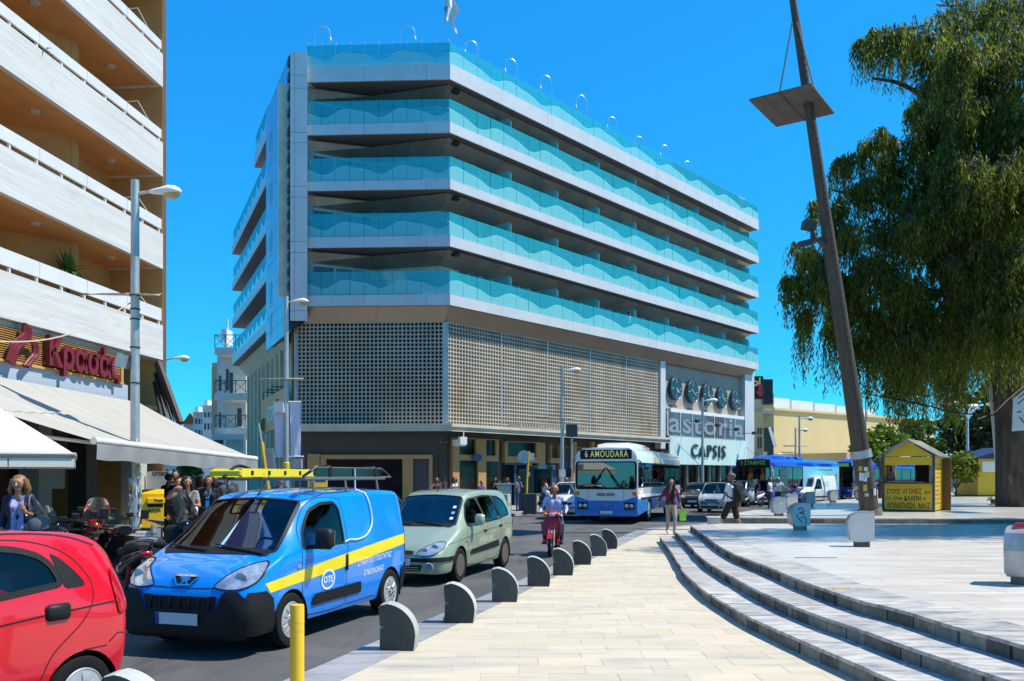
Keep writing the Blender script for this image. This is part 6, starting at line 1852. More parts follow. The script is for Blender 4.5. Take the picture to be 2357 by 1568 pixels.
class Body:
 """lofted car body: x forward, y left, z up. keys: x -> (zb, w0, w1, z1, w2, z2, w3, z3, zc); front and rear closed by caps"""
 def __init__(s,keys,nx=120,seg=(2,5,5,9,8)):
  xs=[k[0]for k in keys]
  fs=[pchip(xs,[k[1+i]for k in keys])for i in range(9)]
  s.fs,s.xs=fs,xs
  X=sorted(set([xs[0]+(xs[-1]-xs[0])*i/nx for i in range(nx+1)]+[xs[0]+.02,xs[0]+.05,xs[-1]-.02,xs[-1]-.05]))
  rings=[]
  for x in X:
   zb,w0,w1,z1,w2,z2,w3,z3,zc=[f(x)for f in fs]
   P=[Vector((0,zb)),Vector((w0*.88,zb)),Vector((w0,zb+.035)),Vector((w1,z1)),Vector((w2,z2)),Vector((w3,z3)),Vector((w3*.72,z3+(zc-z3)*.72)),Vector((0,zc))]
   half=[P[0],P[1]]
   Q=[P[1],P[2],P[3],P[4],P[5],P[6],P[7],Vector((-P[6].x,P[6].y))]
   cnt=[3,6,6,9,5,6]
   for i in range(6):
    p0=Q[i-1]if i>0 else P[0];p1,p2=Q[i],Q[i+1];p3=Q[min(i+2,7)]
    for k in range(1,cnt[i]+1):
     t=k/cnt[i]
     c=0.5*((2*p1)+(p2-p0)*t*.6+(2*p0*.6-(5*p1-1*p1)*1.0+(6-2*.6)*0*p1+0*p2)*0+0*p3)if False else None
     m1,m2=(p2-p0)*.36,(p3-p1)*.36
     h=(p1*(2*t**3-3*t**2+1)+m1*(t**3-2*t**2+t)+p2*(-2*t**3+3*t**2)+m2*(t**3-t**2))
     half.append(h)
   ring=[Vector((x,p.x,p.y))for p in half]+[Vector((x,-p.x,p.y))for p in reversed(half[1:-1])]
   rings.append(ring)
  mb=MB();mb.loft([list(reversed(r_))for r_ in rings]if False else rings,cap=True)
  s.V=[Vector(v)for v in mb.v];s.F=mb.f
  s.bvh=BVHTree.FromPolygons(s.V,s.F)
  s.alive=[True]*len(s.F)
 FR={'L':(lambda a,b:Vector((a,5,b)),Vector((0,-1,0)),lambda p:(p.x,p.z),lambda p:p.y>0),'R':(lambda a,b:Vector((a,-5,b)),Vector((0,1,0)),lambda p:(p.x,p.z),lambda p:p.y<0),'T':(lambda a,b:Vector((a,b,6)),Vector((0,0,-1)),lambda p:(p.x,p.y),lambda p:True),'F':(lambda a,b:Vector((9,a,b)),Vector((-1,0,0)),lambda p:(p.y,p.z),lambda p:True),'B':(lambda a,b:Vector((-9,a,b)),Vector((1,0,0)),lambda p:(p.y,p.z),lambda p:True)}
 def hit(s,fr,a,b,off=0.0):
  o,d,_,_=s.FR[fr]
  l_,n,i,_d=s.bvh.ray_cast(o(a,b),d)
  if l_ is None:
   q=o(a,b)-d*-0.0
   l_,n,i,_d=s.bvh.find_nearest(Vector((max(s.xs[0],min(s.xs[-1],q.x)),max(-1.3,min(1.3,q.y)),min(q.z,3.5))))
  if n.dot(d)>0:n=-n
  return l_+n*off
 def cut(s,fr,outline,cond=None):
  """open the body inside the outline (a window or a wheel arch), edge pulled onto the outline"""
  _,d,pr,side=s.FR[fr]
  pl=dense(outline,.03)
  xs_,ys_=[p[0]for p in pl],[p[1]for p in pl];bb=(min(xs_),max(xs_),min(ys_),max(ys_))
  ins={}
  for i,v in enumerate(s.V):
   if not side(v)or(cond and not cond(v)):continue
   a,b=pr(v)
   if bb[0]<a<bb[1]and bb[2]<b<bb[3]and in_poly(a,b,pl):ins[i]=(a,b)
  keep=set()
  for k,f in enumerate(s.F):
   if not s.alive[k]:continue
   c=[i in ins for i in f]
   if all(c):s.alive[k]=False
   elif any(c):keep.update(i for i in f if i in ins)
  for i in keep:
   a,b=ins[i]
   q=min(pl,key=lambda p:(p[0]-a)**2+(p[1]-b)**2)
   s.V[i]=s.hit(fr,q[0],q[1])
 def build(s,m,parent,name='body'):
  mb=MB();mb.v=[tuple(v)for v in s.V];mb.f=[f for k,f in enumerate(s.F)if s.alive[k]];mb.m=[0]*len(mb.f)
  me=mb.mesh(name,m)
  bm=bmesh.new();bm.from_mesh(me)
  bmesh.ops.delete(bm,geom=[v for v in bm.verts if not v.link_faces],context='VERTS')
  bmesh.ops.remove_doubles(bm,verts=bm.verts,dist=.0004)
  bmesh.ops.recalc_face_normals(bm,faces=bm.faces)
  top=max(bm.faces,key=lambda f:f.calc_center_median().z)
  if top.normal.z<0:bmesh.ops.reverse_faces(bm,faces=bm.faces)
  bm.to_mesh(me);bm.free()
  me.polygons.foreach_set('use_smooth',[True]*len(me.polygons));me.set_sharp_from_angle(angle=R(50))
  return link(name,me,parent)
 def patch(s,fr,outline,m,parent,name,off=.004,grid=.06,smooth=60,label=None,thick=0.0):
  pl=dense(outline,grid*.8)
  xs_,ys_=[p[0]for p in pl],[p[1]for p in pl]
  pts=[Vector(p)for p in pl];ed=[(i,(i+1)%len(pl))for i in range(len(pl))]
  a=min(xs_)+grid*.5
  while a<max(xs_):
   b=min(ys_)+grid*.5
   while b<max(ys_):
    if in_poly(a,b,pl)and min((p[0]-a)**2+(p[1]-b)**2 for p in pl)>(grid*.35)**2:pts.append(Vector((a,b)))
    b+=grid
   a+=grid
  v,e,f,*_=delaunay_2d_cdt(pts,ed,[],0,1e-6)
  f=[q for q in f if in_poly(sum(v[i][0]for i in q)/3,sum(v[i][1]for i in q)/3,pl)]
  V3=[s.hit(fr,p[0],p[1],off)for p in v]
  d=s.FR[fr][1]
  F3=[]
  for q in f:
   n=(V3[q[1]]-V3[q[0]]).cross(V3[q[2]]-V3[q[0]])
   F3.append(tuple(q)if n.dot(d)<0 else tuple(reversed(q)))
  mb=MB();mb.add(V3,F3)
  return mb.build(name,m,parent,smooth=smooth,label=label)
 def rim(s,fr,outline,wd,m,parent,name,off=.006):
  """band of width wd along the inside of an outline"""
  pl=dense(outline,.04);n=len(pl);mb=MB();V=[]
  ar=sum(pl[i][0]*pl[(i+1)%n][1]-pl[(i+1)%n][0]*pl[i][1]for i in range(n));sg=1 if ar>0 else-1
  for i in range(n):
   p,q=Vector(pl[i-1]),Vector(pl[(i+1)%n]);t=(q-p).normalized();nn=Vector((-t.y,t.x))*sg
   a=Vector(pl[i])-nn*wd*.3;b=Vector(pl[i])+nn*wd*.7
   V+=[s.hit(fr,a.x,a.y,off),s.hit(fr,b.x,b.y,off)]
  d=s.FR[fr][1];Fc=[]
  for i in range(n):
   j=(i+1)%n;f=(2*i,2*j,2*j+1,2*i+1)
   nn=(V[f[1]]-V[f[0]]).cross(V[f[2]]-V[f[0]])
   Fc.append(f if nn.dot(d)<0 else tuple(reversed(f)))
  mb.add(V,Fc)
  return mb.build(name,m,parent,smooth=60)
 def seam(s,fr,path,m,parent,name='door_seam',wd=.008,off=.003,step=.05):
  if len(path)>3:path=[(q.x,q.y)for q in spline([(*q,0)for q in path],5)]
  pl=dense(path,step,False);mb=MB();V=[]
  for i in range(len(pl)):
   p,q=Vector(pl[max(i-1,0)]),Vector(pl[min(i+1,len(pl)-1)]);t=(q-p).normalized();nn=Vector((-t.y,t.x))*wd/2
   c=Vector(pl[i]);V+=[s.hit(fr,c.x-nn.x,c.y-nn.y,off),s.hit(fr,c.x+nn.x,c.y+nn.y,off)]
  mb.add(V,[(2*i,2*i+2,2*i+3,2*i+1)for i in range(len(pl)-1)])
  return mb.build(name,m,parent)
 def text(s,fr,txt,a,b,w,h,m,parent,flip=False,slope=0.0,off=.006,bold=.02):
  V,Fc=text_geo(txt,1.0,0,bold,res=2)
  xs_,ys_=[p.x for p in V],[p.y for p in V];x0,y0=min(xs_),min(ys_);kx,ky=w/(max(xs_)-x0),h/(max(ys_)-y0)
  out=[]
  for p in V:
   u=(p.x-x0)*kx;v=(p.y-y0)*ky
   out.append(s.hit(fr,a+(-u if flip else u),b+v+u*slope,off))
  mb=MB();mb.add(out,Fc)
  return mb.build('lettering',m,parent)
def dense(pl,step,closed=True):
 out=[];n=len(pl)
 for i in range(n if closed else n-1):
  a,b=Vector(pl[i][:2]),Vector(pl[(i+1)%n][:2]);k=max(1,int((b-a).length/step))
  for j in range(k):out.append(tuple(a.lerp(b,j/k)))
 if not closed:out.append(tuple(pl[-1][:2]))
 return out
def smoothpoly(pl,n=4):
 P=[Vector((*p[:2],0))for p in pl];k=len(P);out=[]
 for i in range(k):
  p0,p1,p2,p3=P[i-1],P[i],P[(i+1)%k],P[(i+2)%k]
  for j in range(n):
   t=j/n
   c=0.5*((2*p1)+(p2-p0)*t+(2*p0-5*p1+4*p2-p3)*t*t+(3*p1-p0-3*p2+p3)*t**3)
   out.append((c.x,c.y))
 return out
def rpoly(pl,r=.06,n=4):
 """polygon with rounded corners"""
 out=[];k=len(pl)
 for i in range(k):
  a,b,c=Vector(pl[i-1]),Vector(pl[i]),Vector(pl[(i+1)%k])
  ra=min(r,(a-b).length*.45,(c-b).length*.45)
  p,q=b+(a-b).normalized()*ra,b+(c-b).normalized()*ra
  for j in range(n+1):
   t=j/n;out.append(tuple(p*(1-t)**2+b*2*t*(1-t)+q*t*t))
 return out
def circ(x,z,r,n=40,a0=0,a1=2*math.pi):return[(x+r*math.cos(a0+(a1-a0)*k/n),z+r*math.sin(a0+(a1-a0)*k/n))for k in range(n+(0 if a1-a0>6.28 else 1))]
WH={}
def wheel_meshes(r,w,style):
 key=(round(r,3),round(w,3),style)
 if key in WH:return WH[key]
 My=Matrix(((1,0,0),(0,0,1),(0,-1,0)))
 rr=r*.66
 mb=MB()
 mb.lathe([(rr,-w/2),(r*.93,-w/2),(r*.985,-w/2+.025),(r,-w*.2),(r,w*.2),(r*.985,w/2-.025),(r*.93,w/2),(r*.80,w/2+.006),(rr,w/2-.006),(rr*.98,w*.1)],40,M=My)
 for k in range(0):pass
 tyre=mb.mesh('tyre',M_RUBBER,40)
 mb=MB()
 if style=='steel':
  mb.lathe([(rr,w*.5),(rr*.93,w*.48),(rr*.86,w*.22),(rr*.60,w*.16),(rr*.45,w*.30),(rr*.2,w*.34),(.001,w*.34)],32,M=My)
  for k in range(10):
   a=2*math.pi*k/10;mb.box(My@Vector((math.cos(a)*rr*.72,math.sin(a)*rr*.72,w*.19)),(.03,.012,.045),mi=1)
  for k in range(4):
   a=2*math.pi*k/4+.4;mb.ball(My@Vector((math.cos(a)*rr*.28,math.sin(a)*rr*.28,w*.36)),.018,6,4,mi=1)
  rim=mb.mesh('rim',[M_STEELW,M_BLACK],40)
 else:
  ns={'cover':12,'cover7':7,'alloy':9,'bus':8}[style]
  mb.lathe([(rr,w*.5),(rr*.95,w*.53),(rr*.88,w*.47),(rr*.86,w*.30)],40,M=My)
  mb.lathe([(rr*.87,w*.26),(.001,w*.24)],32,M=My,mi=1)
  for k in range(ns):
   a=2*math.pi*k/ns;hw=(.5*2*math.pi/ns)*(.58 if style!='alloy' else .3)
   P=[]
   for rad,dz in((rr*.30,.48),(rr*.62,.56),(rr*.90,.49)):
    hh=hw if style!='alloy' else hw*1.1
    for s_ in(-1,1):P.append(My@Vector((math.cos(a+s_*hh)*rad,math.sin(a+s_*hh)*rad,w*dz)))
   for rad,dz in((rr*.30,.26),(rr*.62,.26),(rr*.90,.26)):
    for s_ in(-1,1):P.append(My@Vector((math.cos(a+s_*hh)*rad,math.sin(a+s_*hh)*rad,w*dz)))
   mb.add(P,[(0,1,3,2),(2,3,5,4),(0,2,8,6),(2,4,10,8),(1,7,9,3),(3,9,11,5)])
  mb.lathe([(rr*.36,w*.40),(rr*.34,w*.54),(rr*.2,w*.58),(.001,w*.58)],24,M=My)
  for k in range(5):
   a=2*math.pi*k/5;mb.ball(My@Vector((math.cos(a)*rr*.24,math.sin(a)*rr*.24,w*.57)),.014,6,4,mi=1)
  rim=mb.mesh('rim',[M_ALLOY,M_BLACK],40)
 WH[key]=(tyre,rim);return WH[key]
def wheel(parent,x,y,r,w,style,left=True,name='wheel',steer=0.0):
 e=bpy.data.objects.new(name,None);e.empty_display_size=.1;COL.objects.link(e);e.parent=parent
 e.location=(x,y,r);e.rotation_euler=(0,0,(0 if left else math.pi)+steer)
 t,ri=wheel_meshes(r,w,style)
 link('tyre',t,e);link('rim',ri,e)
 return e
def arch(b,x,z,r,parent,depth=.32):
 for sd,sg in(('L',1),('R',-1)):
  b.cut(sd,circ(x,z,r,60),cond=lambda v:abs(v.y)>.35)
  w=abs(b.hit(sd,x,z+r+.03).y)
  mb=MB();My=Matrix(((1,0,0),(0,0,1),(0,-1,0)))
  prof=[(.001,w-depth-.1),(r*.99,w-depth-.1),(r*.995,w-.012)]
  n=40;V,Fc=[],[]
  for rr_,y in prof:
   for k in range(n+1):
    a=-.25+(math.pi+.5)*k/n;V.append(Vector((x+rr_*math.cos(a),y*sg,z+rr_*math.sin(a))))
  for i in range(2):
   for k in range(n):Fc.append((i*(n+1)+k,i*(n+1)+k+1,(i+1)*(n+1)+k+1,(i+1)*(n+1)+k))
  mb.add(V,Fc);mb.build('wheel_arch',M_SEAM,parent)
def plate(parent,c,w=.52,h=.115,yaw=0.0,eu=True,tilt=0.0):
 rot=Matrix.Rotation(yaw,3,'Z')@Matrix.Rotation(tilt,3,'Y')
 mb=MB();mb.box(c,(.012,w,h),rot=rot);p=mb.build('number_plate',M_PLATE,parent)
 if eu:mb=MB();mb.box(Vector(c)+rot@Vector((.008,-w/2+.025,0)),(.004,.045,h*.98),rot=rot);mb.build('blue_strip',M_EUBLUE,p)
 return p
def mirror(b,x,z,parent,m,sides=(1,-1),s=1.0):
 for sg in sides:
  p=b.hit('L' if sg>0 else 'R',x,z);q=Vector((p.x-.02,p.y+sg*.15*s,p.z+.07))
  mb=MB();mb.tube([p-Vector((0,sg*.03,0)),q-Vector((0,0,.06))],.03,6);mb.box(q+Vector((0,sg*.02,.03)),(.12*s,.19*s,.21*s),b=.045);mi=mb.build('mirror',m,parent,smooth=50)
  mb=MB();mb.box(q+Vector((-.064*s,sg*.02,.03)),(.006,.15*s,.16*s));mb.build('mirror_glass',M_CHROME,mi)
def handle(b,x,z,parent,sides='LR',m=M_BLACK,L_=.18,vert=False):
 for sd in sides:
  p=b.hit(sd,x,z,.012);mb=MB();mb.box(p,(.04 if vert else L_,.035,L_ if vert else .045),b=.014);mb.build('door_handle',m,parent,smooth=50)
def wiper(b,pts,parent):
 mb=MB();mb.tube([b.hit('T',x,y,.025)for x,y in pts],[.012,.014,.009][:len(pts)]if len(pts)==3 else .011,5);mb.build('wiper',M_BLACK,parent)
def interior(parent,x0,x1,w,zf,zs,seats,rear=True,swheel=None,col=M_INTER):
 """dark tub, dashboard, seats and steering wheel seen through the glass"""
 mb=MB();mb.bx(x0,x1,-w,w,zf,zf+.04);mb.bx(x0,x0+.04,-w,w,zf,zs)if rear else None;mb.bx(x1-.42,x1,-w,w,zf,zs,b=.08);mb.build('dashboard',col,parent)
 for(sx,sy)in seats:
  mb=MB();mb.box((sx,sy,zf+.22),(.5,.48,.2),b=.06);mb.box((sx-.24,sy,zf+.55),(.16,.46,.62),b=.06,rot=Matrix.Rotation(-.2,3,'Y'));mb.box((sx-.33,sy,zf+.98),(.1,.26,.18),b=.04);mb.build('seat',M_SEAT,parent)
 if swheel:
  c=Vector(swheel);rot=Matrix.Rotation(-.95,3,'Y');mb=MB()
  mb.tube([c+rot@Vector((.19*math.cos(a),.19*math.sin(a),0))for a in[2*math.pi*k/20 for k in range(21)]],.016,6,cap=False)
  mb.ball(c,.06,8,6);mb.tube([c+rot@Vector((0,-.18,0)),c+rot@Vector((0,.18,0))],.014,5);mb.tube([c,c+Vector((.25,0,-.15))],.03,6);mb.build('steering_wheel',M_BLACK,parent,smooth=50)
def vehicle(name,lab,pos,yaw,group=None,cat='car'):
 return thing(name,lab,cat,(pos[0],pos[1],0),yaw,group)
def glassset(b,t,wins,gm,rimw=.022):
 for fr,pl,nm in wins:
  b.cut(fr,pl);
 for fr,pl,nm in wins:
  g=b.patch(fr,pl,gm,t,nm,off=-.006,grid=.09)
  b.rim(fr,pl,rimw,M_TRIM,g,'seal',off=.002)
def yaw_of(dx,dy):return math.atan2(dy,dx)
YAW=yaw_of(-.302,-.953)
FWD=Vector((-.302,-.953,0));LFT=Vector((.953,-.302,0))
M_BLUE=paint('van_blue',(.0,.225,.76),rough=.3)
M_VYEL=mat('stripe_yellow',(.85,.66,.01),.4,coat=.6)
fw=G(655,1490);rw=G(882,1413)
wb=2.51;tr=.72
ctr=(fw+rw)/2-LFT*(tr+.045)
van=vehicle('blue_van','bright blue telephone van with a yellow stripe and a ladder on the roof rack',ctr,YAW,cat='van')
VK=[(-1.92,.38,.66,.70,.60,.70,1.00,.60,1.56,1.60),(-1.86,.30,.74,.79,.62,.79,1.02,.68,1.60,1.66),(-1.70,.26,.79,.83,.62,.835,1.03,.72,1.63,1.71),(-1.0,.24,.80,.84,.60,.845,1.05,.735,1.64,1.745),(.0,.24,.80,.84,.60,.85,1.07,.72,1.63,1.74),(.45,.24,.80,.84,.60,.85,1.07,.66,1.60,1.70),(.72,.24,.80,.84,.60,.85,1.06,.62,1.51,1.58),(1.10,.24,.80,.84,.60,.845,1.04,.66,1.24,1.28),(1.34,.24,.80,.84,.60,.84,1.00,.70,1.07,1.10),(1.55,.24,.80,.84,.58,.82,.93,.62,.97,1.00),(1.75,.23,.80,.835,.54,.80,.84,.62,.91,.945),(1.87,.22,.77,.815,.50,.76,.73,.60,.81,.845),(1.945,.22,.70,.76,.46,.70,.65,.56,.715,.735),(1.985,.235,.60,.67,.44,.62,.58,.50,.63,.645)]
vb=Body(VK)
WX=1.20
for x in(WX,WX-wb):arch(vb,x,.30,.345,van)
ws=rpoly([(.62,-.60),(.62,.60),(1.36,.73),(1.40,.3),(1.41,0),(1.40,-.3),(1.36,-.73)],.06)
sidew=rpoly([(.98,1.07),(.86,1.26),(.58,1.50),(.36,1.57),(.10,1.58),(.02,1.50),(.02,1.07)],.05)
wins=[('T',ws,'windscreen'),('L',sidew,'side_window'),('R',sidew,'side_window'),('B',rpoly([(-.58,1.12),(.58,1.12),(.52,1.5),(-.52,1.5)],.05),'rear_window')]
glassset(vb,van,wins,M_GLASSC,.035)
vb.build(M_BLUE,van)
interior(van,-.3,1.3,.68,.45,1.02,[(.35,.36),(.35,-.36)],True,(.86,.36,1.03))
mb=MB();mb.bx(-.34,-.3,-.66,.66,.4,1.62);mb.build('bulkhead',M_INTER,van)
for i,(x,y,rz)in enumerate(((1.12,-.02,.3),(1.1,.06,-.1))):
 mb=MB();mb.box((x,y,1.035+.012*i),(.2,.3,.01),rz=rz,rot=Matrix.Rotation(rz,3,'Z')@Matrix.Rotation(.12,3,'Y'));pp=mb.build('dashboard_papers',M_PAPER,van)
mb=MB()
for a,b_ in((.05,.1),(-.04,.14),(.02,.02)):mb.box((1.13+a,b_-.02,1.056),(.06,.07,.004))
mb.build('green_print',mat('green_print',(.12,.45,.03),.7),van)
mb=MB();mb.tube([Vector((1.12,-.3,1.04))+Vector((.05*math.cos(k*.8)+.01*k,.05*math.sin(k*.8),.01*k%.05))for k in range(20)],.008,4);mb.build('coiled_lead',M_WHITE,van)
lowf=[(-.79,.24),(.79,.24),(.82,.56),(.72,.62),(.56,.66),(.47,.655),(.42,.50),(-.42,.50),(-.47,.655),(-.56,.66),(-.72,.62),(-.82,.56)]
vb.patch('F',[(-.72,.225),(.72,.225),(.77,.40),(.77,.60),(.68,.685),(.54,.69),(.50,.65),(.47,.56),(.44,.50),(-.44,.50),(-.47,.56),(-.50,.65),(-.54,.69),(-.68,.685),(-.77,.60),(-.77,.40)],M_TRIM,van,'bumper',off=.035,grid=.05)
for sd in 'LR':
 vb.patch(sd,[(2.0,.24),(2.0,.5),(1.9,.68),(1.72,.69),(1.60,.60),(1.565,.44),(1.54,.30),(1.55,.25)],M_TRIM,van,'bumper_end',off=.03,grid=.05)
 vb.patch(sd,rpoly([(.78,.40),(.74,.53),(-.42,.55),(-.44,.41)],.03),M_TRIM,van,'door_moulding',off=.018,grid=.09)
 vb.patch(sd,[(-1.62,.26),(-1.66,.62),(-1.92,.66),(-1.92,.32)],M_TRIM,van,'bumper_corner',off=.02,grid=.06)
 pts_t=[(1.70,.76),(1.2,.82),(.4,.90),(-.5,.98),(-1.4,1.05),(-1.9,1.08)];pts_b=[(-1.9,.94),(-1.4,.90),(-.5,.82),(.4,.745),(1.2,.69),(1.62,.655)]
 vb.patch(sd,pts_t+pts_b,M_VYEL,van,'yellow_stripe',off=.0035,grid=.08)
 vb.seam(sd,[(1.0,1.07),(1.01,.85),(.98,.6),(.93,.34),(.80,.30),(-.0,.30),(-.04,.5),(-.05,1.5),(.05,1.62),(.36,1.63),(.62,1.54),(.9,1.3),(1.0,1.07)],M_SEAM,van)
 vb.seam(sd,[(-.08,.30),(-.85,.31)],M_SEAM,van);vb.seam(sd,[(.62,1.60),(.2,1.675),(-.5,1.70)],M_SEAM,van,'roof_seam')
 handle(vb,-.02,.83,van,sd,L_=.21,vert=True)
vb.patch('F',rpoly([(-.42,.49),(.42,.49),(.46,.64),(-.46,.64)],.03),M_SEAM,van,'grille',off=.03,grid=.05)
vb.patch('F',rpoly([(-.44,.29),(.44,.29),(.44,.34),(-.44,.34)],.01),M_SEAM,van,'lower_grille',off=.038,grid=.05)
for k in range(7):
 y=-.36+k*.12;p=vb.hit('F',y,.565,.04);mb=MB();mb.box(p,(.02,.018,.12));mb.build('grille_bar',M_TRIM,van)
vb.seam('F',[(-.43,.49),(.43,.49)],M_STEEL,van,'grille_lip',wd=.01,off=.03)
plate(van,vb.hit('F',-.02,.405,.055),.52,.12)
for sg in(-1,1):
 hl=smoothpoly([(sg*.38,.735),(sg*.55,.705),(sg*.71,.725),(sg*.80,.80),(sg*.80,.92),(sg*.74,.975),(sg*.60,.935),(sg*.46,.83)],4)
 h=vb.patch('F',hl,M_LENS,van,'headlight',off=.012,grid=.04)
 vb.rim('F',hl,.012,M_TRIM,h,'surround',off=.014)
 p=vb.hit('F',sg*.64,.82,.01);mb=MB();mb.ball(p,(.012,.075,.07),14,8);mb.build('bulb_reflector',M_BOWL,h,smooth=60)
sh=[(-.12,.715),(.12,.715),(.145,.755),(.13,.79),(-.13,.79),(-.145,.755)]
sh=[(-.085,0.740),(.085,0.740),(.155,0.820),(.145,0.835),(-.145,0.835),(-.155,0.820)]
vb.patch('F',sh,M_BLACK,van,'badge_shield',off=.012,grid=.03);vb.rim('F',sh,.016,M_CHROME,van,'badge_frame',off=.018)
lion=[(-.06,0.820),(-.03,0.830),(.0,0.820),(.03,0.830),(.065,0.820),(.05,0.803),(.075,0.795),(.04,0.785),(.045,0.765),(.07,0.750),(.03,0.755),(.01,0.775),(-.015,0.755),(-.05,0.745),(-.03,0.765),(-.02,0.785),(-.055,0.780),(-.03,0.800),(-.07,0.805)]
vb.patch('F',lion,M_CHROME,van,'badge_lion',off=.022,grid=.02)
vb.seam('F',[(-.74,.735),(-.40,.725),(0,.715),(.40,.725),(.74,.735)],M_SEAM,van,'bonnet_seam',wd=.009)
for sd in 'LR':
 vb.patch(sd,smoothpoly([(-1.80,.72),(-1.84,.98),(-1.87,1.25),(-1.90,1.42),(-1.915,1.2),(-1.91,.8)],3),M_TAIL,van,'tail_light',off=.008,grid=.05)
 p=vb.hit(sd,1.08,.88,.008);mb=MB();mb.box(p,(.07,.02,.035),b=.008);mb.build('side_repeater',M_LENS,van)
mirror(vb,.84,1.08,van,M_BLACK,s=1.15)
wiper(vb,[(1.43,.62),(1.36,.1),(1.32,-.05)],van);wiper(vb,[(1.43,-.1),(1.36,-.5),(1.30,-.66)],van)
vb.patch('T',rpoly([(1.34,-.70),(1.34,.70),(1.44,.66),(1.47,0),(1.44,-.66)],.03),M_TRIM,van,'scuttle',off=.008,grid=.06)
for x,sg,l_ in((WX,1,True),(WX,-1,False),(WX-wb,1,True),(WX-wb,-1,False)):wheel(van,x,sg*(tr+.02),.305,.19,'cover',l_)
vb.text('L','ΣΥΝΕΡΓΕΙΟ ΠΟΙΟΤΗΤΑΣ',-.32,.745,.98,.075,M_WHITE,van,flip=True,slope=.04,bold=.01)
vb.text('L','ΕΠΙΚΟΙΝΩΝΙΑΣ',-.50,.60,.58,.075,M_WHITE,van,flip=True,slope=.04,bold=.01)
el=[(.42+.155*math.cos(a),.665+.115*math.sin(a))for a in[2*math.pi*k/28 for k in range(28)]]
lg=vb.patch('L',el,M_BLUE,van,'logo_oval',off=.005,grid=.06);vb.rim('L',el,.028,M_WHITE,lg,'logo_ring',off=.007)
vb.text('L','OTE',.53,.625,.22,.085,M_WHITE,van,flip=True,off=.008,bold=.03)
mb=MB();mb.tube([(.58,.0,1.68),(.50,0,1.73),(.36,0,1.90)],[.014,.01,.006],5);mb.build('aerial',M_BLACK,van)
M_RACK=mat('rack_steel',(.17,.165,.15),.4,.5)
mb=MB()
for x in(.35,-.45,-1.35):
 mb.tube([(x,-.62,1.70),(x,-.60,1.86),(x,.60,1.86),(x,.62,1.70)],.022,6)
for y in(-.6,.6):mb.tube([(.55,y,1.86),(-1.6,y,1.86)],.02,6)
mb.build('roof_rack',M_RACK,van)
mb=MB()
for y in(.22,.50):
 pass
mb.bx(-1.55,.25,.56,.585,1.87,1.99);mb.tube([(.25,.57,1.99),(.52,.57,1.89)],.018,6);mb.tube([(-1.55,.57,1.99),(-1.85,.57,1.89)],.018,6);mb.build('rack_side',glassmat('smoked_panel',(.10,.11,.12),gloss=.1,blend=.3),van)
mb=MB();mb.tube([(.52,.575,1.88),(.25,.575,2.0),(-1.55,.575,2.0),(-1.86,.575,1.88)],.012,6);mb.tube([(.52,.575,1.88),(-1.86,.575,1.88)],.014,6);mb.build('rack_rail',M_RACK,van)
for x in(-.1,-1.35):
 mb=MB();mb.box((x,.5,1.95),(.12,.2,.16),b=.03);mb.build('clamp',M_BLACK,van)
LAD=thing('ladder','yellow ladder strapped on the roof rack of the blue van','ladder',van.location,YAW)
M_LAD=mat('ladder_yellow',(.80,.62,.02),.45,dirt=(.35,.27,.05),dscale=8,dmin=.6,dmax=.75)
for k,y in enumerate((-.52,-.12)):
 mb=MB();mb.bx(-2.05,.78,y-.022,y+.022,1.885,1.985);mb.build('rail',M_LAD,LAD)
for k in range(8):
 mb=MB();x=-1.95+k*.36;mb.tube([(x,-.52,1.935),(x,-.12,1.935)],.016,6);mb.build('rung',M_STEEL,LAD)
 mb=MB();mb.box((x,-.0965,1.935),(.05,.008,.05));mb.build('rung_cap',M_BLACK,LAD)
mb=MB();mb.box((.79,-.32,1.93),(.03,.44,.07),b=.012);mb.build('end_cap',M_LAD,LAD)
mb=MB();mb.tube(spline([(.85,-.3,1.88),(.5,-.35,2.02),(.2,-.3,1.95)],5),.02,5);mb.build('strap',M_BLACK,LAD)
pth=[(-.72,1.99),(-.73,1.72),(-.78,1.45),(-.74,1.26),(-.55,1.13),(-.3,1.09),(-.08,1.10),(.04,1.08)]
pts=[vb.hit('L',a,min(b,1.66),.02)if b<1.68 else Vector((a,.60,b))for a,b in[(p.x,p.y)for p in spline([(a,b,0)for a,b in pth],5)]]
mb=MB();mb.tube(pts,.011,6);mb.build('white_cable',M_WHITE,van,smooth=60)
M_GREEN=paint('pale_green_metallic',(.36,.42,.29),flake=.35,rough=.36)
fw=G(1066,1337);rw=G(1154,1308)
wb=2.58;tr=.74
ctr=(fw+rw)/2-LFT*(tr+.09)
mpv=vehicle('green_car','pale green metallic people carrier waiting behind the blue van',ctr,YAW)
SK=[(-1.98,.40,.62,.68,.58,.68,.92,.56,1.30,1.34),(-1.92,.30,.74,.79,.58,.80,.96,.62,1.42,1.46),(-1.75,.24,.80,.84,.58,.84,.98,.65,1.52,1.56),(-1.2,.22,.82,.855,.58,.855,.98,.67,1.56,1.62),(-.4,.22,.82,.86,.56,.86,.97,.66,1.56,1.64),(.2,.22,.82,.86,.56,.86,.96,.63,1.52,1.61),(.55,.22,.82,.86,.56,.855,.95,.60,1.42,1.50),(.95,.22,.82,.86,.56,.85,.93,.64,1.16,1.22),(1.20,.22,.82,.86,.55,.84,.90,.70,1.00,1.04),(1.50,.21,.82,.855,.53,.82,.80,.62,.87,.92),(1.80,.20,.81,.84,.48,.78,.68,.58,.75,.79),(2.0,.20,.74,.79,.44,.73,.60,.54,.66,.69),(2.10,.21,.62,.70,.42,.64,.53,.48,.58,.59),(2.14,.23,.50,.58,.40,.54,.47,.42,.50,.51)]
sb_=Body(SK)
WX=1.29
for x in(WX,WX-wb):arch(sb_,x,.30,.35,mpv)
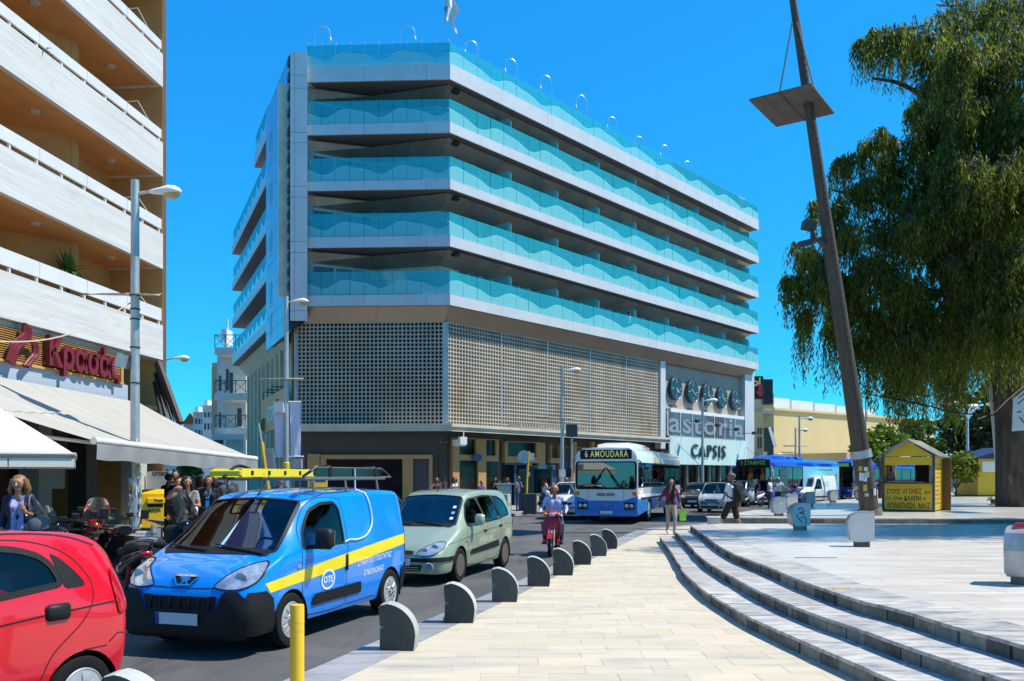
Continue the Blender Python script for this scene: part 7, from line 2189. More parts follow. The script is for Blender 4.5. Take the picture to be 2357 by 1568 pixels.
ws=rpoly([(.46,-.585),(.46,.585),(1.20,.72),(1.25,.3),(1.26,0),(1.25,-.3),(1.20,-.72)],.06)
q1=rpoly([(.90,.97),(.80,1.12),(.55,1.36),(.36,1.46),(.10,1.48),(-.10,1.0)],.04)
q2=rpoly([(-.16,1.0),(.04,1.485),(-.30,1.51),(-.72,1.50),(-.98,1.03)],.04)
q3=rpoly([(-1.06,1.05),(-.80,1.49),(-1.15,1.475),(-1.45,1.38),(-1.62,1.20),(-1.60,1.08)],.05)
wins=[('T',ws,'windscreen')]+[(sd,q,n)for sd in 'LR' for q,n in((q1,'side_window'),(q2,'side_window'),(q3,'quarter_window'))]+[('B',rpoly([(-.6,1.0),(.6,1.0),(.52,1.4),(-.52,1.4)],.05),'rear_window')]
glassset(sb_,mpv,wins,M_GLASSB,.03)
sb_.build(M_GREEN,mpv)
interior(mpv,-1.7,1.15,.70,.38,.93,[(.1,.38),(.1,-.38),(-.85,.38),(-.85,-.38)],True,(.62,.38,.93))
for sd in 'LR':
 for pl in([(-.13,.98),(-.17,.98),(.04,1.5),(.08,1.5)],[(-1.0,1.02),(-1.06,1.03),(-.82,1.5),(-.75,1.5)]):sb_.patch(sd,pl,M_TRIM,mpv,'window_pillar',off=.004,grid=.08)
 sb_.patch(sd,rpoly([(.80,.45),(.78,.54),(-.82,.62),(-.86,.50),(-.5,.48)],.03),M_TRIM,mpv,'door_moulding',off=.016,grid=.09)
 sb_.seam(sd,[(.93,.95),(.95,.75),(.90,.4),(.86,.28),(-.10,.28),(-.14,.96)],M_SEAM,mpv);sb_.seam(sd,[(-.14,.28),(-.75,.28),(-.92,.5),(-1.02,.7),(-1.02,1.0)],M_SEAM,mpv)
 sb_.seam(sd,[(1.75,.70),(.9,.78),(-.6,.88),(-1.6,.92)],M_SEAM,mpv,'crease',wd=.006)
 handle(sb_,.02,.845,mpv,sd,M_TRIM,.13);handle(sb_,-.92,.895,mpv,sd,M_TRIM,.13)
 sb_.patch(sd,[(-1.85,.7),(-1.8,.95),(-1.9,1.1),(-1.96,.9)],M_TAIL,mpv,'tail_light',off=.008)
 p=sb_.hit(sd,1.0,.72,.006);mb=MB();mb.box(p,(.06,.02,.04),b=.008);mb.build('side_repeater',M_ORANGE,mpv)
for sg in(-1,1):
 hl=smoothpoly([(sg*.36,.535),(sg*.52,.52),(sg*.68,.55),(sg*.765,.63),(sg*.76,.72),(sg*.66,.745),(sg*.52,.69),(sg*.42,.61)],4)
 h=sb_.patch('F',hl,M_LENS,mpv,'headlight',off=.012,grid=.04);sb_.rim('F',hl,.01,M_TRIM,h,'surround',off=.013)
 for dy,rr_ in((.5,.05),(.64,.062)):p=sb_.hit('F',sg*dy,.61+(dy-.5)*.3,.016);mb=MB();mb.ball(p,(.012,rr_,rr_),12,8);mb.build('bulb_reflector',M_BOWL,h,smooth=60)
 p=sb_.hit('F',sg*.60,.335,.01);mb=MB();mb.lathe([(.085,0),(.085,.02),(.07,.03),(.001,.03)],20,c=p,M=Matrix(((0,0,1),(1,0,0),(0,1,0))));mb.build('fog_light',M_LENS,mpv)
 sb_.patch('F',rpoly([(sg*.07,.545),(sg*.30,.545),(sg*.30,.60),(sg*.07,.615)],.015),M_SEAM,mpv,'grille',off=.006,grid=.05)
sb_.patch('F',[(-.80,.42),(.80,.42),(.80,.50),(.6,.485),(-.6,.485),(-.80,.50)],M_TRIM,mpv,'bumper_strip',off=.02,grid=.05)
for sd in 'LR':sb_.patch(sd,[(2.1,.43),(2.1,.49),(1.62,.50),(1.60,.46),(1.66,.42)],M_TRIM,mpv,'bumper_strip',off=.018,grid=.05)
sb_.patch('F',rpoly([(-.44,.26),(.44,.26),(.48,.37),(-.48,.37)],.03),M_SEAM,mpv,'lower_grille',off=.006,grid=.05)
for z in(.29,.325):sb_.seam('F',[(-.42,z),(.42,z)],M_GREEN,mpv,'grille_bar',wd=.012,off=.012)
sb_.seam('F',[(-.72,.735),(-.4,.62),(-.34,.53),(.34,.53),(.4,.62),(.72,.735)],M_SEAM,mpv,'bonnet_seam',wd=.008)
dia=[(0,.535),(.045,.585),(0,.64),(-.045,.585)]
sb_.patch('F',dia,M_CHROME,mpv,'diamond_badge',off=.02,grid=.03);sb_.patch('F',[(0,.565),(.018,.585),(0,.61),(-.018,.585)],M_SEAM,mpv,'badge_hole',off=.023,grid=.02)
plate(mpv,sb_.hit('F',0,.415,.03),.52,.115,eu=False)
mirror(sb_,.72,.99,mpv,M_GREEN)
sb_.patch('T',rpoly([(1.19,-.70),(1.19,.70),(1.30,.64),(1.34,0),(1.30,-.64)],.03),M_TRIM,mpv,'scuttle',off=.006,grid=.06)
wiper(sb_,[(1.30,.5),(1.2,0.05),(1.17,-.1)],mpv);wiper(sb_,[(1.30,-.1),(1.2,-.55),(1.17,-.62)],mpv)
mb=MB();mb.tube([(.30,0,1.60),(.26,0,1.62),(-.15,0,1.86)],[.014,.01,.005],5);mb.build('aerial',M_BLACK,mpv)
for x,sg,l_ in((WX,1,True),(WX,-1,False),(WX-wb,1,True),(WX-wb,-1,False)):wheel(mpv,x,sg*(tr+.02),.305,.185,'steel',l_)
for k,z in enumerate((.0,.06,.12)):
 p=sb_.hit('T',1.05-z*2.2,.58-z*.3,.004);mb=MB();mb.box(p,(.06,.06,.004),rot=Matrix.Rotation(.75,3,'Y'));mb.build('windscreen_sticker',MATS['paper_blue']if k%2 else M_PAPER,mpv)
p=sb_.hit('T',.98,-.6,.004);mb=MB();mb.box(p,(.07,.09,.004),rot=Matrix.Rotation(.75,3,'Y'));mb.build('windscreen_sticker',M_PAPER,mpv)
M_REDP=paint('car_red',(.62,.003,.018),rough=.28)
ry=25*math.pi/180
RF=Vector((-math.sin(ry),-math.cos(ry),0));RL=Vector((math.cos(ry),-math.sin(ry),0))
rwc=A(209,1601,6.45);rwc.z=0
wb=2.34;tr=.64
red=vehicle('red_car','bright red small hatchback cut off by the left edge, seen from its rear flank',rwc-RL*(tr+.20)+RF*(wb/2),yaw_of(RF.x,RF.y))
MK=[(-1.66,.42,.50,.58,.56,.58,.84,.46,1.12,1.16),(-1.62,.36,.60,.67,.56,.67,.88,.50,1.22,1.26),(-1.55,.28,.68,.735,.56,.735,.92,.53,1.30,1.35),(-1.35,.22,.71,.755,.56,.755,.93,.575,1.40,1.44),(-1.0,.20,.72,.765,.55,.765,1.0,.60,1.455,1.49),(-.4,.20,.72,.765,.54,.765,.99,.60,1.475,1.52),(.2,.20,.72,.765,.54,.765,.97,.59,1.46,1.51),(.55,.20,.72,.765,.54,.76,.87,.54,1.32,1.40),(.95,.20,.72,.765,.53,.75,.86,.60,1.02,1.08),(1.15,.20,.72,.765,.52,.74,.84,.62,.92,.96),(1.50,.20,.71,.755,.48,.71,.72,.54,.78,.82),(1.72,.20,.66,.71,.44,.64,.60,.48,.65,.68),(1.80,.22,.54,.60,.42,.52,.52,.4,.55,.57)]
rb_=Body(MK)
for x in(wb/2,-wb/2):arch(rb_,x,.275,.32,red)
q2=rpoly([(.0,1.01),(.0,1.40),(-.25,1.42),(-.5,1.415),(-.72,1.385),(-.88,1.33),(-.965,1.25),(-1.02,1.10)],.06)
q1=rpoly([(.93,.95),(.78,1.10),(.5,1.33),(.30,1.40),(.07,1.405),(.07,.99)],.05)
q3=rpoly([(-1.03,1.07),(-.96,1.34),(-1.04,1.29),(-1.15,1.18),(-1.21,1.10),(-1.20,1.075)],.035)
wins=[(sd,q,'side_window')for sd in 'LR' for q in(q1,q2)]+[('B',rpoly([(-.5,.92),(.5,.92),(.45,1.25),(-.45,1.25)],.05),'rear_window'),('T',rpoly([(.52,-.52),(.52,.52),(1.06,.62),(1.1,0),(1.06,-.62)],.05),'windscreen')]
glassset(rb_,red,wins,M_GLASSC,.045)
for sd in 'LR':
 rb_.patch(sd,q3,M_TRIM,red,'quarter_panel',off=.004,grid=.05)
 rb_.patch(sd,rpoly([(-.50,.34),(-.50,.42),(-.75,.42),(-.72,.34),(.9,.33),(.9,.41)][0:0]+[(.9,.34),(.9,.42),(-.68,.43),(-.62,.35)],.02),M_TRIM,red,'door_moulding',off=.016,grid=.09)
 rb_.seam(sd,[(-.04,.26),(-.04,1.36)],M_SEAM,red);rb_.seam(sd,[(-.06,.26),(-.6,.27),(-.80,.42),(-.92,.62),(-1.16,.82),(-1.27,1.0),(-1.25,1.15),(-1.08,1.33),(-.80,1.43),(-.4,1.455),(.3,1.44)],M_SEAM,red)
 rb_.seam(sd,[(.9,.80),(.0,.845),(-.8,.90),(-1.0,.91),(-1.55,.93)],M_SEAM,red,'crease',wd=.012)
 p=rb_.hit(sd,-.95,.915,.006);mb=MB();mb.box(p,(.20,.05,.12),b=.03);hd=mb.build('door_handle',M_BLACK,red,smooth=50)
 rb_.patch(sd,smoothpoly([(-1.49,.84),(-1.465,1.0),(-1.48,1.15),(-1.54,1.16),(-1.57,1.0),(-1.57,.86)],4),M_TAIL,red,'tail_light',off=.012,grid=.03)
 rb_.seam(sd,[(-1.40,.62),(-1.48,.68),(-1.62,.66)],M_SEAM,red,'bumper_seam');rb_.seam(sd,[(-1.17,.60),(-1.38,.60)],M_SEAM,red,'bumper_seam')
 rb_.seam(sd,[(.6,1.42),(.2,1.475),(-.6,1.49),(-1.1,1.45),(-1.4,1.36)],M_SEAM,red,'roof_seam',wd=.012)
rb_.build(M_REDP,red)
interior(red,-1.3,1.05,.62,.34,.86,[(.1,.33),(.1,-.33),(-.75,.3),(-.75,-.3)],True,(.5,.33,.88))
for x in(wb/2,-wb/2):
 wheel(red,x,tr+.03,.28,.165,'cover7',True);wheel(red,x,-tr-.03,.28,.165,'cover7',False)
mirror(rb_,.75,.95,red,M_BLACK)
def simple_car(name,lab,pos,yaw,m,L_,Wd,Ht,kind='hatch',gm=M_GLASSD,group=None,cat='car',wstyle='alloy',trim=True,roofm=None):
 t=vehicle(name,lab,pos,yaw,group,cat)
 h=L_/2;w=Wd/2
 if kind=='van':
  pr=[(-1,.36,.80,.98,.98),(-.95,.27,.92,1.0,1.0),(-.5,.2,1,1.0,1.0),(.05,.2,1,1.0,.99),(.25,.2,1,.96,.93),(.48,.2,1,.64,.60),(.62,.2,.98,.56,.52),(.86,.2,.93,.47,.42),(.96,.2,.82,.38,.34),(1,.22,.66,.30,.28)]
 elif kind=='sedan':
  pr=[(-1,.36,.72,.60,.58),(-.92,.27,.9,.66,.64),(-.62,.2,1,.70,.66),(-.30,.2,1,.98,.94),(.0,.2,1,1.0,.96),(.2,.2,1,.96,.91),(.45,.2,1,.68,.62),(.62,.2,.98,.62,.56),(.86,.2,.92,.53,.47),(.97,.2,.8,.42,.38),(1,.22,.66,.34,.32)]
 elif kind=='micro':
  pr=[(-1,.34,.8,.80,.78),(-.9,.24,.92,.95,.92),(-.5,.18,1,1.0,.96),(.0,.18,1,1.0,.96),(.2,.18,1,.96,.92),(.55,.18,1,.68,.64),(.72,.18,.98,.58,.54),(.90,.18,.90,.49,.44),(.97,.19,.8,.40,.37),(1,.2,.68,.33,.31)]
 else:
  pr=[(-1,.38,.74,.70,.68),(-.94,.27,.9,.86,.84),(-.6,.2,1,.98,.95),(-.1,.2,1,1.0,.96),(.15,.2,1,.98,.93),(.48,.2,1,.70,.65),(.62,.2,.98,.63,.57),(.86,.2,.92,.53,.47),(.97,.2,.8,.42,.38),(1,.22,.66,.34,.32)]
 belt=.60 if kind!='van' else .52
 K_=[]
 for(x,zb,wf,zt,ze)in pr:
  z3=ze*Ht;z2=min(belt*Ht,z3-.04);w3=w*wf*(1-.27*max(0,(z3-z2)/(Ht*.42))*(.55 if kind=='van' else 1))
  K_.append((x*h,zb,w*wf*.95,w*wf,.36*Ht,w*wf*.995,z2,w3 if z3-z2>.1 else w*wf*.80,z3,zt*Ht))
 b=Body(K_,90)
 wx=L_*.30 if kind!='micro' else L_*.345;r=.30 if kind!='micro' else .285
 for x in(wx,-wx):arch(b,x,r,r+.045,t)
 f=lambda a:a*h
 z0=belt*Ht+.03
 if kind=='van':wins=[('T',rpoly([(f(.20),-w*.68),(f(.20),w*.68),(f(.50),w*.84),(f(.53),0),(f(.50),-w*.84)],.05),'windscreen')]+[(s_,rpoly([(f(.45),z0),(f(.22),.90*Ht),(f(.0),.92*Ht),(f(-.02),z0)],.04),'side_window')for s_ in 'LR']
 elif kind=='micro':wins=[('T',rpoly([(f(.12),-w*.62),(f(.12),w*.62),(f(.60),w*.84),(f(.64),0),(f(.60),-w*.84)],.05),'windscreen')]+[(s_,rpoly([(f(.52),z0),(f(.2),.88*Ht),(f(-.35),.9*Ht),(f(-.40),z0)],.05),'side_window')for s_ in 'LR']
 else:wins=[('T',rpoly([(f(.15),-w*.66),(f(.15),w*.66),(f(.47),w*.84),(f(.50),0),(f(.47),-w*.84)],.05),'windscreen')]+[(s_,q,'side_window')for s_ in 'LR' for q in(rpoly([(f(.42),z0),(f(.14),.90*Ht),(f(-.06),.92*Ht),(f(-.08),z0)],.04),rpoly([(f(-.11),z0),(f(-.09),.92*Ht),(f(-.36),.89*Ht),(f(-.50),z0+.05)],.04))]
 glassset(b,t,wins,gm,.03)
 b.build(m,t)
 interior(t,-h*.5,h*.42,w*.78,.38,belt*Ht-.02,[(h*.02,w*.42),(h*.02,-w*.42)],False,(h*.22,w*.42,belt*Ht))
 for x in(wx,-wx):
  wheel(t,x,w-.10,r,.17,wstyle,True);wheel(t,x,-w+.10,r,.17,wstyle,False)
 zf=b.fs[8](h*.90)
 for sg in(-1,1):
  hl=smoothpoly([(sg*w*.48,zf-.11),(sg*w*.72,zf-.13),(sg*w*.86,zf-.06),(sg*w*.82,zf+.04),(sg*w*.60,zf-.005)],3)
  b.patch('F',hl,M_LENS,t,'headlight',off=.012,grid=.05)
 b.patch('F',rpoly([(-w*.42,zf-.17),(w*.42,zf-.17),(w*.45,zf-.08),(-w*.45,zf-.08)],.02),M_SEAM,t,'grille',off=.01,grid=.06)
 b.patch('F',rpoly([(-w*.7,.24),(w*.7,.24),(w*.74,.34),(-w*.74,.34)],.03),M_TRIM,t,'bumper',off=.015,grid=.08)
 plate(t,b.hit('F',0,.42,.03),.5,.11,eu=(kind=='micro'))
 mirror(b,f(.36),z0+.02,t,m if kind!='van' else M_BLACK)
 for s_ in 'LR':
  b.seam(s_,[(f(.44),z0),(f(.43),.5),(f(.36),.28),(f(-.07),.28),(f(-.08),z0)],M_SEAM,t,wd=.012)
  handle(b,f(.0),z0-.10,t,s_,M_TRIM,.15)
  if kind=='van':b.patch(s_,[(f(.4),.42),(f(.4),.50),(f(-.8),.50),(f(-.8),.42)],M_TRIM,t,'door_moulding',off=.014,grid=.1)
  b.patch(s_,[(f(-.97),z0-.1),(f(-.90),z0+.1),(f(-.99),z0+.05)],M_TAIL,t,'tail_light',off=.01)
 return t,b
yw=lambda deg:yaw_of(-math.sin(R(deg)),-math.cos(R(deg)))
pos=lambda px,d:((px-CX)/F*d,d)
M_SILV=paint('silver_paint',(.50,.50,.49),flake=.5,rough=.35)
M_NAVY=paint('navy_paint',(.008,.014,.05),rough=.3)
M_BLKP=paint('black_paint',(.006,.006,.008),rough=.25)
M_WHTP=paint('white_car_paint',(.78,.77,.74),rough=.35)
sm,smb=simple_car('silver_microcar','silver two seater microcar behind the walking woman and bus',pos(1652,45.5),yw(27),M_SILV,2.7,1.56,1.55,'micro',M_GLASSC)
for sd in 'LR':smb.patch(sd,[(-.2,.25),(.0,.5),(-.35,1.0),(-.5,1.45),(-.62,1.44),(-.5,1.0),(-.15,.5),(-.4,.25)],M_TRIM,sm,'tridion_bar',off=.005,grid=.07)
simple_car('navy_car','dark navy hatchback half hidden by the backpacker and white scooter',pos(1700,55),yw(32),M_NAVY,4.0,1.72,1.62,'hatch',M_GLASSC)
simple_car('grey_car','dark saloon just showing between the bus tail and silver microcar',pos(1612,52),yw(25),M_BLKP,4.2,1.74,1.5,'sedan',M_GLASSC)
wv,wvb=simple_car('white_van','small white delivery van stopped in front of the blue advert bus',pos(1865,60.5),yw(50),M_WHTP,4.3,1.78,1.84,'van',M_GLASSC,cat='van')
wvb.patch('L',rpoly([(-1.0,1.15),(-.3,1.15),(-.3,1.5),(-1.0,1.5)],.05),mat('pale_sticker',(.50,.62,.52),.5),wv,'side_sticker',off=.008,grid=.1)
simple_car('dark_hatchback','small dark blue hatchback right of the white van',pos(1942,70),yw(55),paint('slate_paint',(.03,.045,.07)),3.7,1.68,1.44,'hatch',M_GLASSC)
simple_car('beige_car','pale car mostly hidden by the leaning mast, beyond the dark hatchback',pos(1985,78),yw(60),paint('beige_paint',(.45,.40,.33)),4.2,1.72,1.5,'sedan',M_GLASSC)
simple_car('black_saloon','black saloon showing its roof between blue van and green car',(G(880,1290).x-1.0,23.5),yw(-40),M_BLKP,4.3,1.74,1.46,'sedan',M_GLASSC)
simple_car('white_car','white estate car squeezed beside the bus, behind the scooter rider',(2.75,39.2),yw(16),M_WHTP,4.2,1.74,1.62,'sedan',M_GLASSC)
simple_car('distant_red_car','distant red car beyond the far plaza bollard',(G(2200,1142).x-.0,72),yw(95),M_REDP,4.1,1.7,1.45,'hatch',M_GLASSC)
# ================================================================ BUSES
M_BUSW=paint('bus_white',(.76,.745,.71),rough=.35)
M_BUSB=mat('bus_blue',(.006,.14,.52),.35,coat=.5,col2=(.01,.20,.62),vscale=1.2,stretch=(1,1,.3),dirt=(.05,.33,.70),dscale=1.5,dmin=.55,dmax=.75,dstretch=(2.5,2.5,.25))
M_CITYB=paint('city_blue',(.006,.03,.46),rough=.3)
M_LED=mat('led_text',(.55,.60,.20),.5,emit=.25)
M_LEDG=mat('led_green',(.10,.35,.06),.5,emit=.3)
M_ADV=mat('advert_blue',(.10,.42,.66),.4,col2=(.22,.52,.68),vscale=1.5)
M_BGLASS=glassmat('bus_glass',(.12,.16,.18),gloss=.015,blend=.42,minr=.12)
XZ=Matrix(((1,0,0,0),(0,0,1,0),(0,1,0,0),(0,0,0,1)))
def side_poly(x0,x1,z0,z1,arches,r):
 pl=[(x0,z0)]
 for a in sorted(arches):
  if x0<a-r and a+r<x1:
   pl+=[(a+r*math.cos(t),max(z0,.48+r*math.sin(t)))for t in[math.pi-(math.pi)*k/16 for k in range(17)]]if True else[]
 return pl+[(x1,z0),(x1,z1),(x0,z1)]
def bus(name,lab,pos_,yaw,white,lower,text,tm,L_=11.3,ad=False,city=False):
 t=vehicle(name,lab,pos_,yaw,None,'bus')
 h,w=L_/2,1.25
 ax=[h-2.65,h-2.65-5.7]
 zb,zm,zw,zt,zr=.34,(.98 if not city else .80),(1.42 if not city else 1.0),2.42 if not city else 2.5,3.0
 for sg in(-1,1):
  mb=MB();mb.prism(side_poly(-h+.1,h-.1,zb,zm,ax,.56),sg*(w-.05),sg*w,M=XZ);mb.build('lower_panel',lower,t)
  mb=MB()
  for a in ax:
   mb.prism([(a+.56*math.cos(q),.48+.56*math.sin(q))for q in[math.pi*k/16 for k in range(17)]],sg*.6,sg*(w-.051),M=XZ)
  mb.build('wheel_housing',M_SEAM,t)
  mb=MB();mb.bx(-h+.1,h-.1,sg*(w-.05),sg*w,zm+.002,zw);mb.build('side_panel',white,t)
  mb=MB();mb.bx(-h+.1,h-.75,sg*w,sg*(w+.012),zm-.03,zm+.05);mb.build('rub_strip',M_TRIM,t)
  n=7;x0,x1=-h+.15,h-.15
  mb=MB();mb.bx(x0,x1,sg*(w-.045),sg*(w-.004),zw,zw+.06);mb.bx(x0,x1,sg*(w-.045),sg*(w-.004),zt-.05,zt)
  for k in range(n+1):
   x=x1-(x1-x0)*k/n;mb.bx(x-.035,x+.035,sg*(w-.045),sg*(w-.004),zw+.06,zt-.05)
  mb.build('window_frame',M_TRIM,t)
  for k in range(n):
   xa,xb=x1-(x1-x0)*(k+1)/n+.037,x1-(x1-x0)*k/n-.037
   if ad and sg>0 and k>2:continue
   mb=MB();mb.bx(xa,xb,sg*(w-.03),sg*(w-.018),zw+.06,zt-.05);mb.build('side_window',M_BGLASS,t)
  if ad and sg>0:
   mb=MB();mb.bx(x0,x1-(x1-x0)*3/n,w-.003,w+.008,zm,zt+.02);mb.build('advert',M_ADV,t)
   mb=MB();put_text(mb,'ΡΑΓΙΣΟΥ Η ΜΑΚΕΔΟΝΙΑ'[0:0]+'MATISSE Η MAKEDONIA'[0:0]+'ΡΑΤΙΟΝ ΜΑΚΕΔΟΝΙΑ',(x0+2.6,w+.012,zt-.25),(-1,0,0),(0,0,1),width=2.6,height=.14,bold=.02);mb.build('advert_lettering',M_NAVY,t)
   mb=MB();mb.add([(x0+1.6,w+.012,1.3),(x0+.4,w+.012,1.5),(x0+.3,w+.012,2.1),(x0+1.5,w+.012,1.75)],[(3,2,1,0),(0,1,2,3)]);mb.build('advert_picture',mat('advert_brick',(.5,.38,.25),.6,col2=(.6,.55,.45),vscale=9),t)
  if city and sg>0:
   mb=MB();mb.bx(x1-2.3,x1-1.1,w-.002,w+.01,.55,zt-.15);mb.build('dark_panel',mat('slate_panel',(.02,.05,.075),.25),t)
  mb=MB()
  for q in range(3):mb.bx(-h+.35,-h+.6,sg*w,sg*(w+.008),1.2+q*.07,1.235+q*.07)
  mb.build('side_vent',M_SEAM,t)
 prof=[(-w,zt),(-w+.01,zt+.25),(-w+.10,zr-.14),(-w+.30,zr-.02),(0,zr+.03),(w-.30,zr-.02),(w-.10,zr-.14),(w-.01,zt+.25),(w,zt)]
 rings=[]
 for x,s_,dz in((-h,.96,-.05),(-h+.12,1,0),(h-.15,1,0),(h-.02,.985,-.03),(h,.95,-.07)):
  rings.append([Vector((x,y*s_,zt+(z-zt)*(1+dz)))for y,z in prof])
 mb=MB();mb.loft(rings,closed=False,cap=True);mb.build('roof',white if not city else lower,t,smooth=35)
 mb=MB();rg=[]
 for x,s_,zz in((h-1.2,.8,0),(h-1.6,.95,.20),(h-2.2,1,.26),(h-4.3,1,.24),(h-4.9,.85,0)):
  rg.append([Vector((x,y*s_,zr+z*(zz+.01)))for y,z in((-.8,-.05),(-.75,.8),(-.5,1),(.5,1),(.75,.8),(.8,-.05))])
 mb.loft(rg);mb.build('roof_unit',white if not city else lower,t,smooth=30)
 mb=MB();mb.box((h-6.0,0,zr+.1),(1.0,1.1,.22),b=.06);mb.build('roof_hatch',white if not city else lower,t,smooth=30)
 wz0,wz1=(1.36,2.43)if not city else(.98,2.42)
 def fr(pl,x0,x1,m,nm):
  mb=MB();mb.prism(pl,x0,x1,M=Matrix(((0,0,1,0),(1,0,0,0),(0,1,0,0),(0,0,0,1))));return mb.build(nm,m,t)
 fr([(-w+.04,zb-.02),(w-.04,zb-.02),(w,zb+.06),(w,.92),(-w,.92),(-w,zb+.06)],h-.12,h,lower,'front_bumper')
 if not city:
  fr([(-w,.9205),(-.72,.9205),(-w,1.10)],h-.1,h-.0005,lower,'front_wedge');fr([(w,.9205),(w,1.10),(.72,.9205)],h-.1,h-.0005,lower,'front_wedge')
  fr([(-.71,.922),(.71,.922),(w-.001,1.105),(w-.001,wz0),(-w+.001,wz0),(-w+.001,1.105)],h-.1,h-.003,white,'front_panel')
 else:fr([(-w,.9205),(w,.9205),(w,wz0),(-w,wz0)],h-.1,h-.003,lower,'front_panel')
 for sg in(-1,1):fr([(sg*(w-.09),wz0),(sg*w,wz0),(sg*w,zt+.05),(sg*(w-.09),zt+.05)],h-.12,h-.01,white if not city else lower,'front_pillar')
 fr(rpoly([(-w+.02,wz0+.01),(w-.02,wz0+.01),(w-.03,wz1),(-w+.03,wz1)],.12),h-.03,h+.004,M_SEAM,'screen_seal')if False else None
 gl=rpoly([(-w+.10,wz0+.05),(w-.10,wz0+.05),(w-.10,wz1-.02),(-w+.10,wz1-.02)],.10)
 fr(gl,h-.03,h-.018,M_BGLASS,'windscreen')
 mb=MB();ou=rpoly([(-w+.03,wz0),(w-.03,wz0),(w-.03,wz1+.03),(-w+.03,wz1+.03)],.14);k=len(ou)
 V=[Vector((h+.004,a,b))for a,b in ou]+[Vector((h+.004,a,b))for a,b in gl]
 mb.add(V,[(i,(i+1)%k,k+(i+1)%k,k+i)for i in range(k)]);mb.build('screen_seal',M_TRIM,t)
 fr(rpoly([(-w+.22,wz1+.12),(w-.22,wz1+.12),(w-.22,zr-.08),(-w+.22,zr-.08)]if not city else[(-w+.1,wz1+.05),(w-.1,wz1+.05),(w-.1,zr-.06),(-w+.1,zr-.06)],.05),h-.1,h+.008,M_BLACK,'destination_board')
 mb=MB();put_text(mb,text,(h+.014,0.02,wz1+.20),(0,1,0),(0,0,1),width=1.72,height=.26,bold=.01,spacing=1.15);mb.build('destination_text',tm,t)
 mb=MB();mb.bx(h-.10,h-.001,-w+.3,w-.3,zr-.15,zr-.02);mb.build('brow',white if not city else lower,t)
 for sg in(-1,1):
  fr(rpoly([(sg*.72,.58),(sg*1.14,.58),(sg*1.14,.86),(sg*.72,.86)],.03),h-.02,h+.006,M_SEAM,'lamp_housing')
  for yy in(.83,1.02):
   mb=MB();mb.ball((h+.005,sg*yy,.72),(.03,.085,.085),14,8);mb.build('headlight',M_CHROME if city else M_LENS,t,smooth=60)
  mb=MB();mb.box((h+.0,sg*(w-.1),1.20),(.06,.2,.15),b=.02);mb.build('indicator',M_ORANGE,t)
  mb=MB();mb.tube([(h-.1,sg*(w-.03),2.5),(h+.22,sg*(w+.16),2.45),(h+.22,sg*(w+.18),2.25)],.02,6);mb.box((h+.22,sg*(w+.18),2.05),(.1,.2,.42),b=.04);mb.build('mirror',M_BLACK if not city else M_WHITE,t)
 if not city:
  mb=MB()
  for s_ in(-1,1):
   for q in range(3):mb.bx(h,h+.006,s_*.02,s_*.36,1.10+q*.045,1.125+q*.045)
  mb.build('front_vent',M_SEAM,t)
 for q in(-.71,.71):
  mb=MB();mb.bx(h,h+.004,q-.005,q+.005,.93,1.34);mb.build('panel_seam',M_SEAM,t)
 mb=MB();mb.bx(h,h+.004,-w+.02,w-.02,.55,.56);mb.build('panel_seam',M_SEAM,t)
 mb=MB();c=Vector((h+.012,0,.76));rr_=.095
 mb.tube([c+Vector((0,rr_*math.cos(a),rr_*math.sin(a)))for a in[2*math.pi*k/24 for k in range(25)]],.009,5,cap=False)
 for a in(math.pi/2,math.pi*7/6,math.pi*11/6):mb.tube([c,c+Vector((0,rr_*math.cos(a),rr_*math.sin(a)))],[.014,.005],5)
 mb.build('star_badge',M_STEEL,t)
 plate(t,(h+.015,0,.46),.55,.13,eu=True)
 for s_,(a,b)in((1,(.55,-.25)),(-1,(-.25,-.9))):
  mb=MB();mb.tube([(h+.02,s_*.55,wz0+.0),(h+.05,s_*.18,wz0+.55)],.014,5);mb.tube([(h+.04,s_*.02,wz0+.85),(h+.04,s_*.50,wz0+.2)],.018,5);mb.build('wiper',M_BLACK,t)
 for a in ax:
  for sg in(-1,1):wheel(t,a,sg*(w-.17),.48,.29,'bus',sg>0)
 mb=MB();mb.bx(-h+.1,h-.15,-w+.06,w-.06,.5,.62);mb.bx(-h+.0,-h+.1,-w+.01,w-.01,zb,zt);mb.build('floor',M_INTER,t)
 mb=MB();mb.bx(h-.55,h-.14,-w+.1,w-.1,.62,wz0+.02);mb.bx(h-.2,h-.13,-.2,.2,wz0,wz0+.5);mb.build('dashboard',M_INTER,t)
 for r_ in range(6):
  for sy in(-.85,.85):
   mb=MB();x=h-2.6-r_*1.25;mb.box((x,sy,1.0),(.45,.8,.12),b=.03);mb.box((x-.22,sy,1.35),(.1,.8,.75),b=.03);mb.build('seat',M_SEAT,t)
 for x in(h-1.5,h-3.5,h-6):
  for sy in(-.5,.5):mb=MB();mb.tube([(x,sy,.62),(x,sy,2.75)],.022,6);mb.build('grab_pole',M_YELLOW,t)
 return t
bf=Vector((4.85,33.6,0))
BF=Vector((-.33,-.944,0));BL=Vector((.944,-.33,0))
bus('white_blue_bus','white over blue city bus with a route board reading 6 AMOUDARA',bf-BL*1.25-BF*5.65,yaw_of(BF.x,BF.y),M_BUSW,M_BUSB,'6 AMOUDARA',M_LED)
def place_bus(px,d,deg,L_):
 f=Vector((-math.sin(R(deg)),-math.cos(R(deg)),0));c=Vector(((px-CX)/F*d,d,0));return c-f*(L_/2),yaw_of(f.x,f.y)
c,y_=place_bus(1733,56.5,42,11.3);bus('blue_bus','blue bus with a pale blue advert along its side, behind the white van',c,y_,M_CITYB,M_CITYB,'5 STATHMOS'[0:0]+'5 ΣΤΑΘΜΟΣ',M_LEDG,ad=True,city=True)
